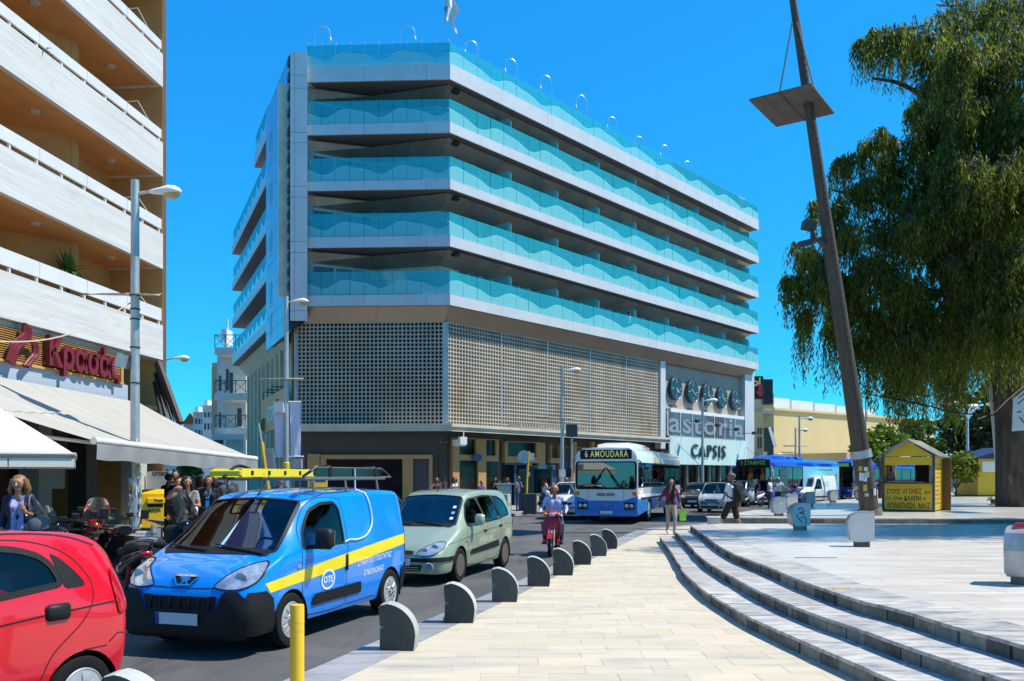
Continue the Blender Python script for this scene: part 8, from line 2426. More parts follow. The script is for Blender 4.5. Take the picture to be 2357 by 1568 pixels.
c,y_=place_bus(1930,69.0,50,11.3);bus('blue_bus','second blue bus, farther off and partly behind the leaning mast',c,y_,M_CITYB,M_CITYB,'1',M_LEDG,city=True)
# ================================================================ SCOOTERS AND MOTORCYCLES
M_SEATB=mat('black_seat',(.016,.016,.017),.55,bump=.1,bscale=60)
M_SCREEN=glassmat('scooter_screen',(.60,.58,.48),diff=(.5,.48,.4),dfac=.25,blend=.3)
def ellring(x,w,z0,z1,n=14,p=2.6):
 c,hz_=(z0+z1)/2,(z1-z0)/2;out=[]
 for k in range(n):
  a=2*math.pi*k/n;ca,sa=math.cos(a),math.sin(a)
  out.append(Vector((x,w*math.copysign(abs(ca)**(2/p),ca),c+hz_*math.copysign(abs(sa)**(2/p),sa))))
 return out
def bikewheel(t,x,r,w,nm):
 e=bpy.data.objects.new(nm,None);COL.objects.link(e);e.parent=t;e.location=(x,0,r)
 My=Matrix(((1,0,0),(0,0,1),(0,-1,0)))
 mb=MB();mb.lathe([(r*.70,-w*.35),(r*.88,-w*.5),(r*.97,-w*.32),(r,0),(r*.97,w*.32),(r*.88,w*.5),(r*.70,w*.35)],28,M=My);mb.build('tyre',M_RUBBER,e,smooth=50)
 mb=MB();mb.lathe([(r*.72,-w*.3),(r*.66,-w*.2),(r*.66,w*.2),(r*.72,w*.3)],28,M=My);mb.lathe([(.045,-w*.4),(.05,0),(.045,w*.4)],12,M=My)
 for k in range(6):
  a=2*math.pi*k/6;mb.tube([(.04*math.cos(a),0,.04*math.sin(a)),(r*.68*math.cos(a),0,r*.68*math.sin(a))],.012,5)
 mb.build('rim',M_ALLOY,e,smooth=40)
def scooter(name,lab,pos_,yaw,col,side=None,screen=0.0,big=False,moped=False,lean=.0,platec=True,rack=None,cat='scooter',mirr=True,tail=True,steer=0.0):
 t=thing(name,lab,cat,(pos_[0],pos_[1],pos_[2]if len(pos_)>2 else 0),yaw)
 t.rotation_euler=(lean,0,yaw)
 s=1.08 if big else 1.0
 r=.27 if moped else .24*s;wb2=.63*s
 side=side or col
 bikewheel(t,wb2,r,.075 if moped else .11,'front_wheel');bikewheel(t,-wb2+.02,r,.08 if moped else .13,'rear_wheel')
 mb=MB();z0=.42;mb.loft([ellring(x*s,w*s,a*s,b*s)for x,w,a,b in((.02,.10,.38,.52),(-.10,.17,.36,.66),(-.35,.19,.42,.72),(-.60,.17,.54,.76),(-.82,.11,.66,.80),(-.95,.05,.74,.80))]);mb.build('rear_body',side,t,smooth=60)
 mb=MB();mb.loft([ellring(x*s,w*s,a*s,b*s,12,3)for x,w,a,b in((.06,.08,.66,.73),(-.02,.14,.66,.78),(-.30,.16,.68,.79),(-.42,.16,.70,.87),(-.72,.14,.76,.89),(-.84,.08,.79,.86))]);mb.build('seat',M_SEATB,t,smooth=60)
 mb=MB();mb.loft([ellring(x*s,w,a,b,10,4)for x,w,a,b in((-.12,.15,.24,.40),(.12,.17,.24,.34),(.36,.14,.28,.42))]);mb.build('footboard',M_BLACK if not moped else col,t,smooth=50)
 sh=((.36,.30,.32,.06),(.42,.52,.42,.22),(.40,.74,.36,.24),(.34,.92,.30,.17))if moped else((.30,.30,.52,.12),(.36,.52,.60,.21),(.34,.74,.54,.21),(.26,.92,.44,.15))
 mb=MB();rings=[]
 for xa,z,xb,w in sh:
  rings.append([Vector((x*s,w*y,z*s))for x,y in((xa-.02,-1),(xa+.02,-.98),(xb,-.55),(xb+.05,0),(xb,.55),(xa+.02,.98),(xa-.02,1),(xa,0))])
 mb.loft(rings);mb.build('leg_shield',col,t,smooth=45)
 mb=MB();mb.loft([[Vector((wb2+(r+.035)*math.cos(a)+.0,y,r+(r+.035)*math.sin(a)))for y in(-.065,-.03,.03,.065)]+[Vector((wb2+(r+.015)*math.cos(a),y,r+(r+.015)*math.sin(a)))for y in(.06,-.06)]for a in[R(35+12*k)for k in range(9)]]);mb.build('front_mudguard',col,t,smooth=50)
 mb=MB()
 for sg in(-1,1):mb.tube([(wb2,sg*.075,r),((.38)*s,sg*.06,.66*s)],.02,6)
 mb.tube([(.44*s,0,.55*s),(.24*s,0,1.0*s)],.03,8);mb.build('fork',M_STEEL if moped else M_BLACK,t)
 hz0=1.0*s
 mb=MB();mb.tube([(.16*s,-.33,hz0+.02),(.24*s,-.15,hz0),(.26*s,0,hz0),(.24*s,.15,hz0),(.16*s,.33,hz0+.02)],.015,6);mb.build('handlebar',M_BLACK,t)
 for sg in(-1,1):
  mb=MB();mb.tube([(.185*s,sg*.24,hz0+.015),(.145*s,sg*.36,hz0+.022)],.021,8);mb.build('grip',M_RUBBER,t)
  if mirr:
   mb=MB();mb.tube([(.22*s,sg*.18,hz0+.02),(.24*s,sg*.27,hz0+.2)],.008,5);mb.box((.24*s,sg*.29,hz0+.25),(.03,.12,.085 if not big else .15),b=.014);mb.build('mirror',M_BLACK,t)
 mb=MB();mb.loft([ellring(x*s,w,a*s,b*s,12)for x,w,a,b in((.16,.10,.94,1.06),(.26,.16,.92,1.08),(.36,.13,.92,1.05),(.41,.07,.94,1.02))]);mb.build('headset',col,t,smooth=60)
 mb=MB();mb.ball((.40*s,0,.98*s),(.035,.08,.055),12,8);mb.build('headlight',M_LENS,t,smooth=60)
 for sg in(-1,1):mb=MB();mb.ball((.33*s,sg*.15,.985*s),(.06,.06,.045),10,6);mb.build('indicator',M_ORANGE,t,smooth=60)
 if screen:
  mb=MB();V=[]
  for i in range(7):
   for j in range(5):
    y=-.24+.08*i;f=j/4;wv=(1-.35*f**3)
    V.append(Vector(((.42-.34*f*screen)*s-y*y*1.2,y*wv,(1.0+f*.62*screen)*s-y*y*f*.8)))
  mb.add(V,[(i*5+j,(i+1)*5+j,(i+1)*5+j+1,i*5+j+1)for i in range(6)for j in range(4)]);mb.build('windscreen',M_SCREEN,t,smooth=60)
 mb=MB();mb.tube([(-.1,-.13,.24),(-.45,-.17,.30),(-.85*s,-.19,.42)],[.025,.055,.06],8);mb.build('exhaust',M_STEEL,t,smooth=50)
 mb=MB();mb.box((-.35*s,.08,.28),(.5,.12,.2),b=.04);mb.build('engine',M_DARKSTEEL,t)
 mb=MB()
 for sg in(-1,1):mb.tube([(-.55*s,sg*.13,.34),(-.68*s,sg*.14,.62)],.03,7)
 mb.build('shock_absorber',mat('shock_red',(.3,.02,.02),.4),t)
 if rack:
  mb=MB();mb.tube([(-.5*s,-.15,.86*s),(-.98*s,-.11,.94*s),(-1.02*s,0,.95*s),(-.98*s,.11,.94*s),(-.5*s,.15,.86*s)],.02,6);mb.build('grab_rail',rack,t)
 if tail:
  mb=MB();mb.box((-.93*s,0,.75*s),(.08,.16,.09),b=.025);mb.build('tail_light',M_TAIL,t,smooth=50)
  mb=MB();mb.tube([(-.80*s,0,.66*s),(-.98*s,0,.52*s)],.03,5);mb.box((-1.0*s,0,.50*s),(.012,.17,.13),rot=Matrix.Rotation(.45,3,'Y'));mb.build('number_plate',M_PLATE,t)
 mb=MB()
 for sg in(-1,1):mb.tube([(-.1,sg*.1,.28),(-.16,sg*.17,.005)],.014,5)
 mb.build('stand',M_DARKSTEEL,t)
 return t
M_GUN=paint('gunmetal',(.022,.023,.03),rough=.25);M_SILV2=paint('dull_silver',(.35,.35,.36),flake=.4)
M_REDS=mat('scooter_red',(.33,.004,.008),.42,coat=.25);M_SCW=paint('scooter_white',(.70,.69,.66))
M_SCG=paint('scooter_grey',(.16,.16,.17),flake=.3)
scooter('parked_scooter','black scooter with mirrors up, second behind the red car roof',(-6.75,14.6),R(126),M_BLKP,M_BLKP,.45,False,lean=.06,rack=M_SILV2)
scooter('parked_scooter','dark scooter nearest the kerb beyond the red car, low screen',(-7.4,14.0),R(122),M_GUN,M_BLKP,.35,False,lean=.05)
p=A(281,1363,12.4);
scooter('parked_scooter','black scooter with silver grab rail and red tail, parked just behind the red car',(p.x-.2,12.9),R(128),M_BLKP,M_GUN,0,True,rack=M_SILV2,lean=.06)
js=scooter('parked_scooter','black maxi scooter squeezed beside the blue van headlight',(-5.55,14.2),R(72),M_BLKP,M_BLKP,.9,True,lean=.05)
mb=MB();put_text(mb,'Joyride 200',(-.42,-.215,.54),(1,0,.12),(-.1,.1,1),size=.12,bold=.01);mb.build('lettering',M_WHITE,js)
scooter('parked_scooter','red nosed scooter with a tall yellowed windscreen, behind the black scooter',(-7.9,16.4),R(118),M_REDS,M_GUN,.8,False,lean=.06)
scooter('parked_scooter','dark grey scooter with bulbous screen beside the woman with the shoulder bag',(-7.15,13.0),R(112),M_GUN,M_GUN,.75,False,lean=.06)
scooter('parked_scooter','silver scooter with round headlamp half hidden by the van windscreen',(-5.9,16.6),R(205),M_SCG,M_SCG,.8,True,lean=.05)
scooter('parked_scooter','red scooter far back between the blue van and green car',(-3.6,21.5),R(-70),M_REDS,M_SCW,0,False,lean=.05)
SP=G(1266,1284)
scooter('ridden_scooter','small red step through scooter ridden toward the camera',(SP.x+.12,SP.y+.75),yaw_of(-.16,-.98),M_REDS,M_REDS,0,False,True)
scooter('ridden_scooter','white maxi scooter with windscreen ridden in front of the navy car',(pos(1737,53)[0],53),yaw_of(-.75,-.65),M_SCW,M_SCW,.9,True)
scooter('parked_scooter','pale scooter standing beyond the round tagged bollard',(pos(1972,60)[0],60),yaw_of(-.6,-.8),M_SCW,M_SCW,.5,True)
hm=thing('helmet','dark green helmet resting on the silver scooter seat','helmet',(-5.78,16.85,.9))
mb=MB();mb.ball((0,0,.16),(.15,.165,.16),18,12);mb.build('shell',paint('helmet_green',(.01,.09,.05)),hm,smooth=60)
mb=MB();mb.ball((0.03,-.05,.13),(.135,.13,.07),14,8);mb.build('visor',M_SHOPGL,hm,smooth=60)
# ================================================================ PEOPLE
def cloth(name,c,c2=None,sc=9):return mat('cloth_'+name,c,.85,col2=c2 or tuple(x*.72 for x in c),vscale=sc,bump=.25,bscale=22)
M_SKIN=mat('skin',(.42,.20,.12),.5,col2=(.36,.16,.095),vscale=12);M_SKIN2=mat('tan_skin',(.30,.135,.075),.5,col2=(.25,.11,.06),vscale=12)
M_HB=mat('hair_black',(.010,.008,.007),.45);M_HBR=mat('hair_brown',(.045,.02,.01),.5,col2=(.02,.01,.006),vscale=30,stretch=(4,4,.6));M_HBL=mat('hair_blond',(.30,.15,.05),.5,col2=(.14,.06,.02),vscale=30,stretch=(4,4,.6))
M_HRED=mat('hair_red',(.16,.035,.012),.5);M_HGR=mat('hair_grey',(.38,.37,.36),.6)
M_EYE=mat('eye_dark',(.012,.01,.01),.3);M_LIP=mat('lip',(.30,.07,.06),.5)
M_SHOE=cloth('shoe_dark',(.02,.02,.02));M_SHOEW=cloth('shoe_white',(.65,.64,.62));M_JEAN=cloth('jeans',(.025,.045,.11),(.06,.09,.17));M_BLK=cloth('black',(.008,.008,.009));M_NAVYC=cloth('navy',(.010,.014,.05))
M_WHC=cloth('white',(.68,.68,.68),(.55,.56,.6));M_BEIGE=cloth('beige',(.33,.27,.21),(.26,.21,.16));M_GREYC=cloth('grey',(.085,.08,.09))
def person(lab,pos_,rz,ht=1.72,top=None,bot=None,shoe=None,hair=None,style='short',skin=None,sleeve=2,legs='long',pose=None,vox=.018,face=True,cloth2=None,lean=0.0,head=(0,0),fem=False,pelvis=None,glasses=False,group=None,bulk=1.0):
 """one continuous remeshed body coloured by garment; faces -Y at rz = 0"""
 top,bot,shoe,skin=top or M_WHC,bot or M_JEAN,shoe or M_SHOE,skin or M_SKIN
 k=ht/1.75;pose=pose or{}
 P=[]
 SK,TO,BO,SH,T2=0,1,2,3,4
 pv=Vector(pelvis or(0,0,.95))
 Rl=Matrix.Rotation(lean,3,'X')
 def tw(p):return pv+Rl@(Vector(p)-Vector((0,0,.95)))
 b=bulk
 def cap(a,c,ra,rb,m):P.append((Vector(a),Vector(c),ra,rb,m))
 sw,hw=(.165,.095)if fem else(.19,.088)
 for sx in(-1,1):
  cap(tw((sx*.075,0,.97)),tw((sx*.06*(1 if not fem else .8),.0,1.10)),.112*b,(.095 if fem else .108)*b,TO);cap(tw((sx*.06,0,1.10)),tw((sx*.085,.0,1.30)),(.09 if fem else .105)*b,.108*b,TO)
  cap(tw((sx*.085,0,1.30)),tw((sx*(sw-.06),.0,1.41)),.108*b,.065,TO)
  cap(tw((sx*.07,.01,.93)),tw((sx*.085,.012,.88)),.115*b,.11*b,BO)
 if fem:
  for sx in(-1,1):cap(tw((sx*.075,-.075,1.29)),tw((sx*.075,-.07,1.27)),.065,.06,TO)
 cap(tw((0,.005,1.42)),tw((0,-.012,1.52)),.056,.052,SK)
 hy,hx=head
 Rh=Rl@Matrix.Rotation(hy,3,'Z')@Matrix.Rotation(hx,3,'X')
 hc=tw((0,-.02,1.625))
 def hp(p):return hc+Rh@Vector(p)
 cap(hp((0,.015,.025)),hp((0,-.005,.02)),.098,.092,SK);cap(hp((0,-.02,-.04)),hp((0,-.03,-.075)),.072,.045,SK)
 cap(hp((0,-.098,.0)),hp((0,-.108,-.022)),.014,.02,SK)
 for sx in(-1,1):cap(hp((sx*.09,.01,.0)),hp((sx*.092,.012,-.03)),.018,.014,SK)
 arms={}
 for nm,sx in(('L',1),('R',-1)):
  s0=tw((sx*sw,0,1.405));e=pose.get('e'+nm);h_=pose.get('h'+nm)
  e=s0+Vector(e)if e else s0+Rl@Vector((sx*.05,.02,-.285))
  w_=e+Vector(h_)if h_ else e+Vector((sx*.0,-.06,-.25))
  m1,m2=(TO if sleeve>=1 else SK),(TO if sleeve>=2 else SK)
  if cloth2:m1=m2=T2
  mid=s0.lerp(e,.55)
  cap(s0,mid,.058 if sleeve else .05,.05 if sleeve else .042,m1);cap(mid,e,.047 if sleeve>=1.5 else .041,.042 if sleeve>=1.5 else .037,T2 if cloth2 else(TO if sleeve>=1.5 else SK))
  fm=e.lerp(w_,.5)
  cap(e,fm,.042 if m2!=SK else .038,.037 if m2!=SK else .033,T2 if(cloth2 and sleeve>=1.5)else(TO if sleeve>=1.7 else SK));cap(fm,w_,.036 if m2!=SK else .032,.03 if m2!=SK else .025,m2 if sleeve>=2 else SK)
  d=(w_-e).normalized();hd=Vector(pose.get('d'+nm,d)).normalized();sd=hd.cross(Vector((0,1,0.01))if abs(hd.y)<.9 else Vector((0,0,1))).normalized()
  cap(w_,w_+hd*.06,.024,.03,SK)
  up=sd.cross(hd).normalized()
  for q in range(4):
   o=w_+hd*.075+sd*(-.027+.018*q);l_=(.062,.074,.07,.055)[q]
   cap(w_+hd*.05+sd*(-.02+.013*q),o,.012,.0105,SK);m_=o+hd*l_*.5+up*.008;cap(o,m_,.0105,.0095,SK);cap(m_,m_+hd*l_*.42+up*.022,.0095,.008,SK)
  cap(w_+hd*.02+sd*.02,w_+hd*.06+sd*.048+up*.015,.013,.011,SK);cap(w_+hd*.06+sd*.048+up*.015,w_+hd*.09+sd*.045+up*.03,.011,.009,SK)
  arms[nm]=(s0,e,w_,hd)
 for nm,sx in(('L',1),('R',-1)):
  h0=pv+Rl@Vector((sx*hw,.005,-.04))if not pelvis else pv+Vector((sx*hw,0,-.02))
  kn=Vector(pose.get('k'+nm,(sx*.095,-.01,.50)));an=Vector(pose.get('a'+nm,(sx*.10,.02,.085)))
  f_=pose.get('f'+nm,(sx*.03,-.17,-.055))
  lm=BO
  w1=1.06 if legs in('long','shorts')else .95
  cap(h0,kn,.092*w1*b,.062*w1,lm)
  low=SK if legs in('shorts','skirt')else BO
  cm=kn.lerp(an,.35)
  cap(kn,cm,.056*(w1 if low==BO else .95),.057*(w1 if low==BO else .92),low);cap(cm,an,.054*(w1 if low==BO else .9),(.045 if low==BO else .034),low)
  if legs=='skirt':cap(h0,kn.lerp(h0,.25),.12,.14,BO)
  if legs=='shorts':cap(h0,kn.lerp(h0,.06),.105,.088,BO)
  cap(an+Vector((0,.03,-.045)),an+Vector(f_)*.55,.04,.042,SH);cap(an+Vector(f_)*.55,an+Vector(f_),.042,.032,SH)
 src=MB()
 for a,c,ra,rb,m in P:
  ax=c-a;L_=ax.length;z=ax.normalized()if L_>1e-5 else Vector((0,0,1));x=z.orthogonal().normalized();y=z.cross(x);prof=[]
  for q in(-80,-50,-20,0):prof.append((math.cos(R(q))*ra,math.sin(R(q))*ra))
  for q in(0,20,50,80):prof.append((math.cos(R(q))*rb,L_+math.sin(R(q))*rb))
  Mx=Matrix((x,y,z)).transposed()
  src.lathe(prof,12,c=a,M=Mx)
 me=src.mesh('body_src',skin)
 ob=bpy.data.objects.new('body_src',me);COL.objects.link(ob)
 rm=ob.modifiers.new('r','REMESH');rm.mode='VOXEL';rm.voxel_size=vox
 sm_=ob.modifiers.new('s','SMOOTH');sm_.factor=.5;sm_.iterations=2 if vox>.012 else 3
 dg=bpy.context.evaluated_depsgraph_get();m2=bpy.data.meshes.new_from_object(ob.evaluated_get(dg))
 bpy.data.objects.remove(ob);bpy.data.meshes.remove(me)
 n=len(m2.polygons);ce=np.empty(n*3);m2.polygons.foreach_get('center',ce);ce=ce.reshape(-1,3)
 best=np.full(n,1e9);idx=np.zeros(n,dtype=np.int32)
 for a,c,ra,rb,m in P:
  a_,c_=np.array(a),np.array(c);ab=c_-a_;t_=np.clip(((ce-a_)@ab)/max(ab@ab,1e-9),0,1)
  dd=np.linalg.norm(ce-(a_+t_[:,None]*ab),axis=1)-(ra+(rb-ra)*t_)
  s_=dd<best;best[s_]=dd[s_];idx[s_]=m
 if cloth2 and cloth2!='arms':
  q=np.array([tuple(Rl.inverted()@(Vector(c_)-pv))for c_ in ce]);idx[(idx==TO)&((np.abs(q[:,0])>.085)|(q[:,1]>.0))&(q[:,2]>-.12)]=T2
 m2.materials.clear()
 for m in(skin,top,bot,shoe,cloth2 if cloth2 and cloth2!='arms' else top):m2.materials.append(m)
 m2.polygons.foreach_set('material_index',idx);m2.polygons.foreach_set('use_smooth',[True]*n);m2.update()
 t=thing('person',lab,'person',pos_,rz,group);t.scale=(k,k,k)
 m2.name='body';link('body',m2,t)
 if hair:
  mb=MB();rr=random.Random(len(lab))
  hs=1.0 if style!='short' else .97
  if style!='bald':mb.ball(hp((0,.032,.042)),(.105*hs,.108*hs,.100*hs),16,10,M=Rh)
  else:
   for sx in(-1,1):mb.ball(hp((sx*.065,.045,-.005)),(.04,.07,.05),10,6,M=Rh)
   mb.ball(hp((0,.085,-.01)),(.07,.03,.06),10,6,M=Rh)
  if style in('long','bob'):
   dn=-.34 if style=='long' else-.15
   for q in range(11):
    a=R(-20+220*q/10);r_=.098
    x_,y_=r_*math.cos(a),.03+r_*math.sin(a)
    jx,jy=rr.uniform(-.02,.02),rr.uniform(-.01,.02)
    if style=='long' and(q<2 or q>8):y2,x2=y_-.05,x_*1.05
    else:y2,x2=y_+.02+jy,x_*(1.25 if style=='bob' else 1.05)+jx
    mb.tube([hp((x_*.9,y_*.9,.07)),hp((x_*1.05,y_,-.02)),hp((x2,y2,dn*.55)),hp((x2*.9,y2-(.01 if style=='bob' else 0),dn+rr.uniform(-.03,.03)))],[.035,.04,.04,.012],7)
  if style=='cap':
   mb=MB();mb.ball(hp((0,.015,.045)),(.105,.115,.085),16,10,M=Rh);mb.box(hp((0,-.12,.05)),(.15,.12,.012),rot=Rh)
  mb.build('hair' if style!='cap' else 'cap',hair,t,smooth=70)
 if face:
  mb=MB()
  if glasses:
   for sx in(-1,1):mb.ball(hp((sx*.036,-.088,.016)),(.032,.014,.024),10,6,M=Rh)
   mb.tube([hp((-.09,-.03,.02)),hp((-.04,-.095,.02)),hp((.04,-.095,.02)),hp((.09,-.03,.02))],.004,4);mb.build('sunglasses',M_BLACK,t)
  else:
   for sx in(-1,1):
    mb.ball(hp((sx*.034,-.090,.012)),(.010,.005,.005),8,5,M=Rh);mb.tube([hp((sx*.020,-.094,.034)),hp((sx*.034,-.093,.037)),hp((sx*.050,-.084,.032))],.0025,4)
   mb.build('eyes',M_EYE,t)
  mb=MB();mb.ball(hp((0,-.088,-.055)),(.024,.010,.008),10,5,M=Rh);mb.build('mouth',M_LIP,t)
 return t,arms,tw,hp
V3=Vector
def gp(px,d,z=.1):return V3(((px-CX)/F*d,d,z))
t,arms,tw,hp=person('woman with blond bob, navy cardigan and lavender blouse, bag on her shoulder',gp(44,13.2),.25,1.80,cloth('lavender',(.30,.30,.52),(.22,.22,.44)),M_JEAN,M_SHOE,M_HBL,'bob',sleeve=1.8,vox=.010,fem=True,cloth2=M_NAVYC,pose={'eL':(.10,.04,-.27),'hL':(-.14,-.19,.08),'dL':(-.3,-.2,.6),'eR':(-.06,.04,-.28),'hR':(-.02,-.05,-.25)},head=(-.1,0))
bg=thing('shoulder_bag','grey leather shoulder bag hanging at the side of the blond woman','bag',t.location,t.rotation_euler.z)
mb=MB();mb.loft([[V3((x,y*w,z))for y,z in((-.07,z0),(-.09,(z0+z1)/2),(-.04,z1),(.04,z1),(.09,(z0+z1)/2),(.07,z0))]for x,w,z0,z1 in((.12,.7,1.03,1.16),(.18,1,.98,1.22),(.32,1.1,.96,1.20),(.42,.8,1.0,1.14))]);mb.build('body',cloth('bag_grey',(.20,.19,.20)),bg,smooth=50)
mb=MB();mb.tube(spline([(.17,-.03,1.18),(.16,-.10,1.35),(.17,-.02,1.51),(.22,.09,1.40),(.38,.03,1.16)],5),.012,5);mb.build('strap',MATS['cloth_bag_grey'],bg)
person('young woman with long black hair shading her eyes, patterned white blouse',gp(432,18.6),.15,1.78,cloth('speckled',(.50,.46,.42),(.18,.15,.14),40),M_JEAN,M_SHOE,M_HB,'long',sleeve=1,vox=.012,fem=True,pose={'eR':(-.20,-.17,-.10),'hR':(.17,-.10,.20),'dR':(1,-.1,.1),'eL':(.08,-.04,-.27),'hL':(-.07,-.22,.03),'dL':(-.5,-.8,0)},head=(.3,.15))
mb=MB();mb.ball((0,0,0),(.14,.1,.12),10,8);mb.build('bundle',M_WHC,None,loc=gp(447,18.3,1.13),smooth=60,label='white and purple bundle carried by the woman shading her eyes',cat='bundle')
t,*_=person('broad man in a grey shirt seen from behind, right of the crowd',gp(522,21.0),math.pi+.2,1.96,M_GREYC,M_BLK,M_SHOE,M_HBR,'short',sleeve=2,vox=.015,face=False,bulk=1.12)
person('woman with straight brown hair, black jacket and blue lanyard',gp(482,20.5),.1,1.80,M_BLK,M_BLK,M_SHOE,M_HBR,'bob',fem=True,vox=.015)
mb=MB();mb.tube([(-.07,-.06,.0),(-.02,-.13,-.2),(.02,-.13,-.2),(.07,-.06,0)],.014,4);mb.box((0,-.14,-.34),(.08,.01,.2));mb.build('lanyard',mat('lanyard_blue',(.05,.35,.75),.6),None,loc=gp(482,20.5,1.56),label='bright blue lanyard hanging on the woman in the black jacket',cat='lanyard')
crowd=[('woman with curly red hair turned away, behind the black haired one',452,22.5,2.4,1.78,M_BLK,M_HRED,'bob',1),('woman with black hair in dark clothes between red hair and brown hair',467,21.8,1.2,1.80,M_BLK,M_HB,'bob',1),('man in sunglasses beside the broad man in grey',499,22.6,-.2,1.80,M_BLK,M_HB,'short',0),('young dark haired man in black left of the woman shading her eyes',412,20.5,.3,1.76,M_BLK,M_HB,'short',0),('woman with big dark hair and sunglasses at the back of the crowd',421,24.5,.1,1.86,M_BEIGE,M_HBR,'bob',1),('tall dark figure at the back of the crowd',437,25.5,3.0,1.88,M_BLK,M_HB,'short',0),('man in a blue shirt beyond the shop board',403,27.0,.2,1.95,cloth('royal',(.03,.05,.22)),M_HB,'short',0),('dark clothed man half behind the shop board',389,24.0,2.8,1.84,M_NAVYC,M_HB,'short',0)]
for i,(lab,px,d,rz,ht,tp,hr,st_,fm)in enumerate(crowd):
 person(lab,gp(px,d),rz,ht,tp,M_BLK if i%2 else M_JEAN,M_SHOE,hr,st_,fem=bool(fm),vox=.02,glasses=(i in(2,4)),group='crowd under the awning')
t,arms,tw,hp=person('woman walking in a crimson cardigan, black top and beige trousers, hand over her mouth',gp(1544,26.7),.12,1.70,M_BLK,M_BEIGE,M_SHOEW,M_HB,'long',sleeve=1.8,fem=True,vox=.011,cloth2=cloth('crimson',(.16,.008,.035),(.11,.004,.02)),glasses=True,pose={'eR':(-.14,.06,-.24),'hR':(-.12,-.04,-.22),'eL':(.10,.04,-.27),'hL':(.06,-.05,-.25),'kL':(.09,-.16,.53),'aL':(.05,-.20,.085),'kR':(-.08,.02,.50),'aR':(-.05,.22,.13),'fR':(-.02,-.14,-.09)})
wl_=t.location
bag=thing('gift_bag','lime green carrier bag in the walking woman\'s hand','bag',wl_+V3((.36,-.03,0)),.12)
mb=MB();mb.add([(-.09,-.05,.42),(.09,-.05,.42),(.09,.05,.42),(-.09,.05,.42),(-.10,-.05,.70),(.10,-.05,.70),(.10,.05,.70),(-.10,.05,.70)],[(3,2,1,0),(0,1,5,4),(1,2,6,5),(2,3,7,6),(3,0,4,7)]);mb.build('bag',mat('lime',(.30,.72,.02),.35,col2=(.16,.52,.02),vscale=9),bag)
mb=MB();mb.tube([(-.05,-.05,.70),(-.01,-.01,.83),(.05,.05,.70)],.008,4);mb.build('handle',MATS['lime'],bag)
t,*_=person('man in a grey cap, white T shirt and black shorts walking behind the steps',gp(1684,26.2),math.pi+.75,1.88,M_WHC,M_BLK,M_SHOE,cloth('cap_grey',(.16,.13,.15)),'cap',M_SKIN2,sleeve=1,legs='shorts',vox=.012,head=(.5,0),pose={'kL':(.11,-.20,.50),'aL':(.10,-.10,.09),'kR':(-.10,.10,.50),'aR':(-.12,.30,.16),'eR':(-.06,.12,-.27),'hR':(-.02,-.03,-.27),'eL':(.06,-.06,-.28),'hL':(.0,-.14,-.23)})
bp_=thing('backpack','black backpack worn by the man in the grey cap','backpack',t.location,t.rotation_euler.z);bp_.scale=t.scale
mb=MB();mb.box((0,.22,1.20),(.34,.19,.54),b=.07);mb.box((0,.33,1.08),(.26,.08,.26),b=.03);mb.build('pack',M_BLK,bp_,smooth=40)
for sx in(-1,1):mb=MB();mb.tube(spline([(sx*.11,.14,1.42),(sx*.12,.02,1.505),(sx*.12,-.13,1.38),(sx*.15,-.08,1.15),(sx*.15,.14,1.02)],5),.024,6);mb.build('strap',M_BLK,bp_)
sc_=V3((SP.x+.12,SP.y+.75,0));rz_=yaw_of(-.16,-.98)+math.pi/2
person('balding man in a light blue shirt riding the small red scooter',sc_,rz_,1.74,cloth('light_blue',(.42,.47,.68),(.30,.36,.60)),M_JEAN,M_SHOE,M_HB,'bald',M_SKIN2,sleeve=2,vox=.011,pelvis=(0,.22,.90),lean=.06,bulk=1.12,pose={'eL':(.12,-.12,-.24),'hL':(.0,-.25,-.10),'eR':(-.12,-.12,-.24),'hR':(.0,-.25,-.10),'dL':(-.2,-1,-.1),'dR':(.2,-1,-.1),'kL':(.22,-.20,.74),'aL':(.20,-.10,.34),'kR':(-.22,-.20,.74),'aR':(-.20,-.10,.34),'fL':(.03,-.18,-.04),'fR':(-.03,-.18,-.04)})
person('grey trousered man in a pale shirt standing left of two beside the white scooter',gp(1772,51,0),.9,1.80,M_WHC,cloth('charcoal',(.04,.035,.032)),M_SHOE,M_HBR,'short',M_SKIN2,sleeve=1,pose={'eR':(-.1,-.1,-.25),'hR':(.1,-.2,-.05)},vox=.02,group='two men talking in the road')
person('white haired man in a pale shirt gesturing, right of two by the white van',gp(1791,51.5,0),-.2,1.80,M_WHC,cloth('charcoal',(.04,.035,.032)),M_SHOE,M_HGR,'short',M_SKIN2,sleeve=1,pose={'eL':(.18,-.05,-.22),'hL':(.2,-.1,-.14),'eR':(-.1,-.08,-.24),'hR':(.12,-.12,.16)},vox=.02,group='two men talking in the road')
ww=V3((pos(1737,53)[0],53,0))
person('rider in dark clothes and black helmet on the white maxi scooter',ww,yaw_of(-.75,-.65)+math.pi/2,1.72,M_NAVYC,M_JEAN,M_SHOEW,M_BLACK,'short',sleeve=2,vox=.02,face=False,pelvis=(0,.25,.92),lean=.12,pose={'eL':(.12,-.12,-.24),'hL':(.0,-.22,-.08),'eR':(-.12,-.12,-.24),'hR':(.0,-.22,-.08),'kL':(.2,-.2,.76),'aL':(.2,-.12,.34),'kR':(-.2,-.2,.76),'aR':(-.2,-.12,.34)})
z_=.118
ph={'eL':(.08,-.06,-.26),'hL':(-.12,-.2,.08),'eR':(-.08,-.06,-.26),'hR':(.12,-.2,.08)}
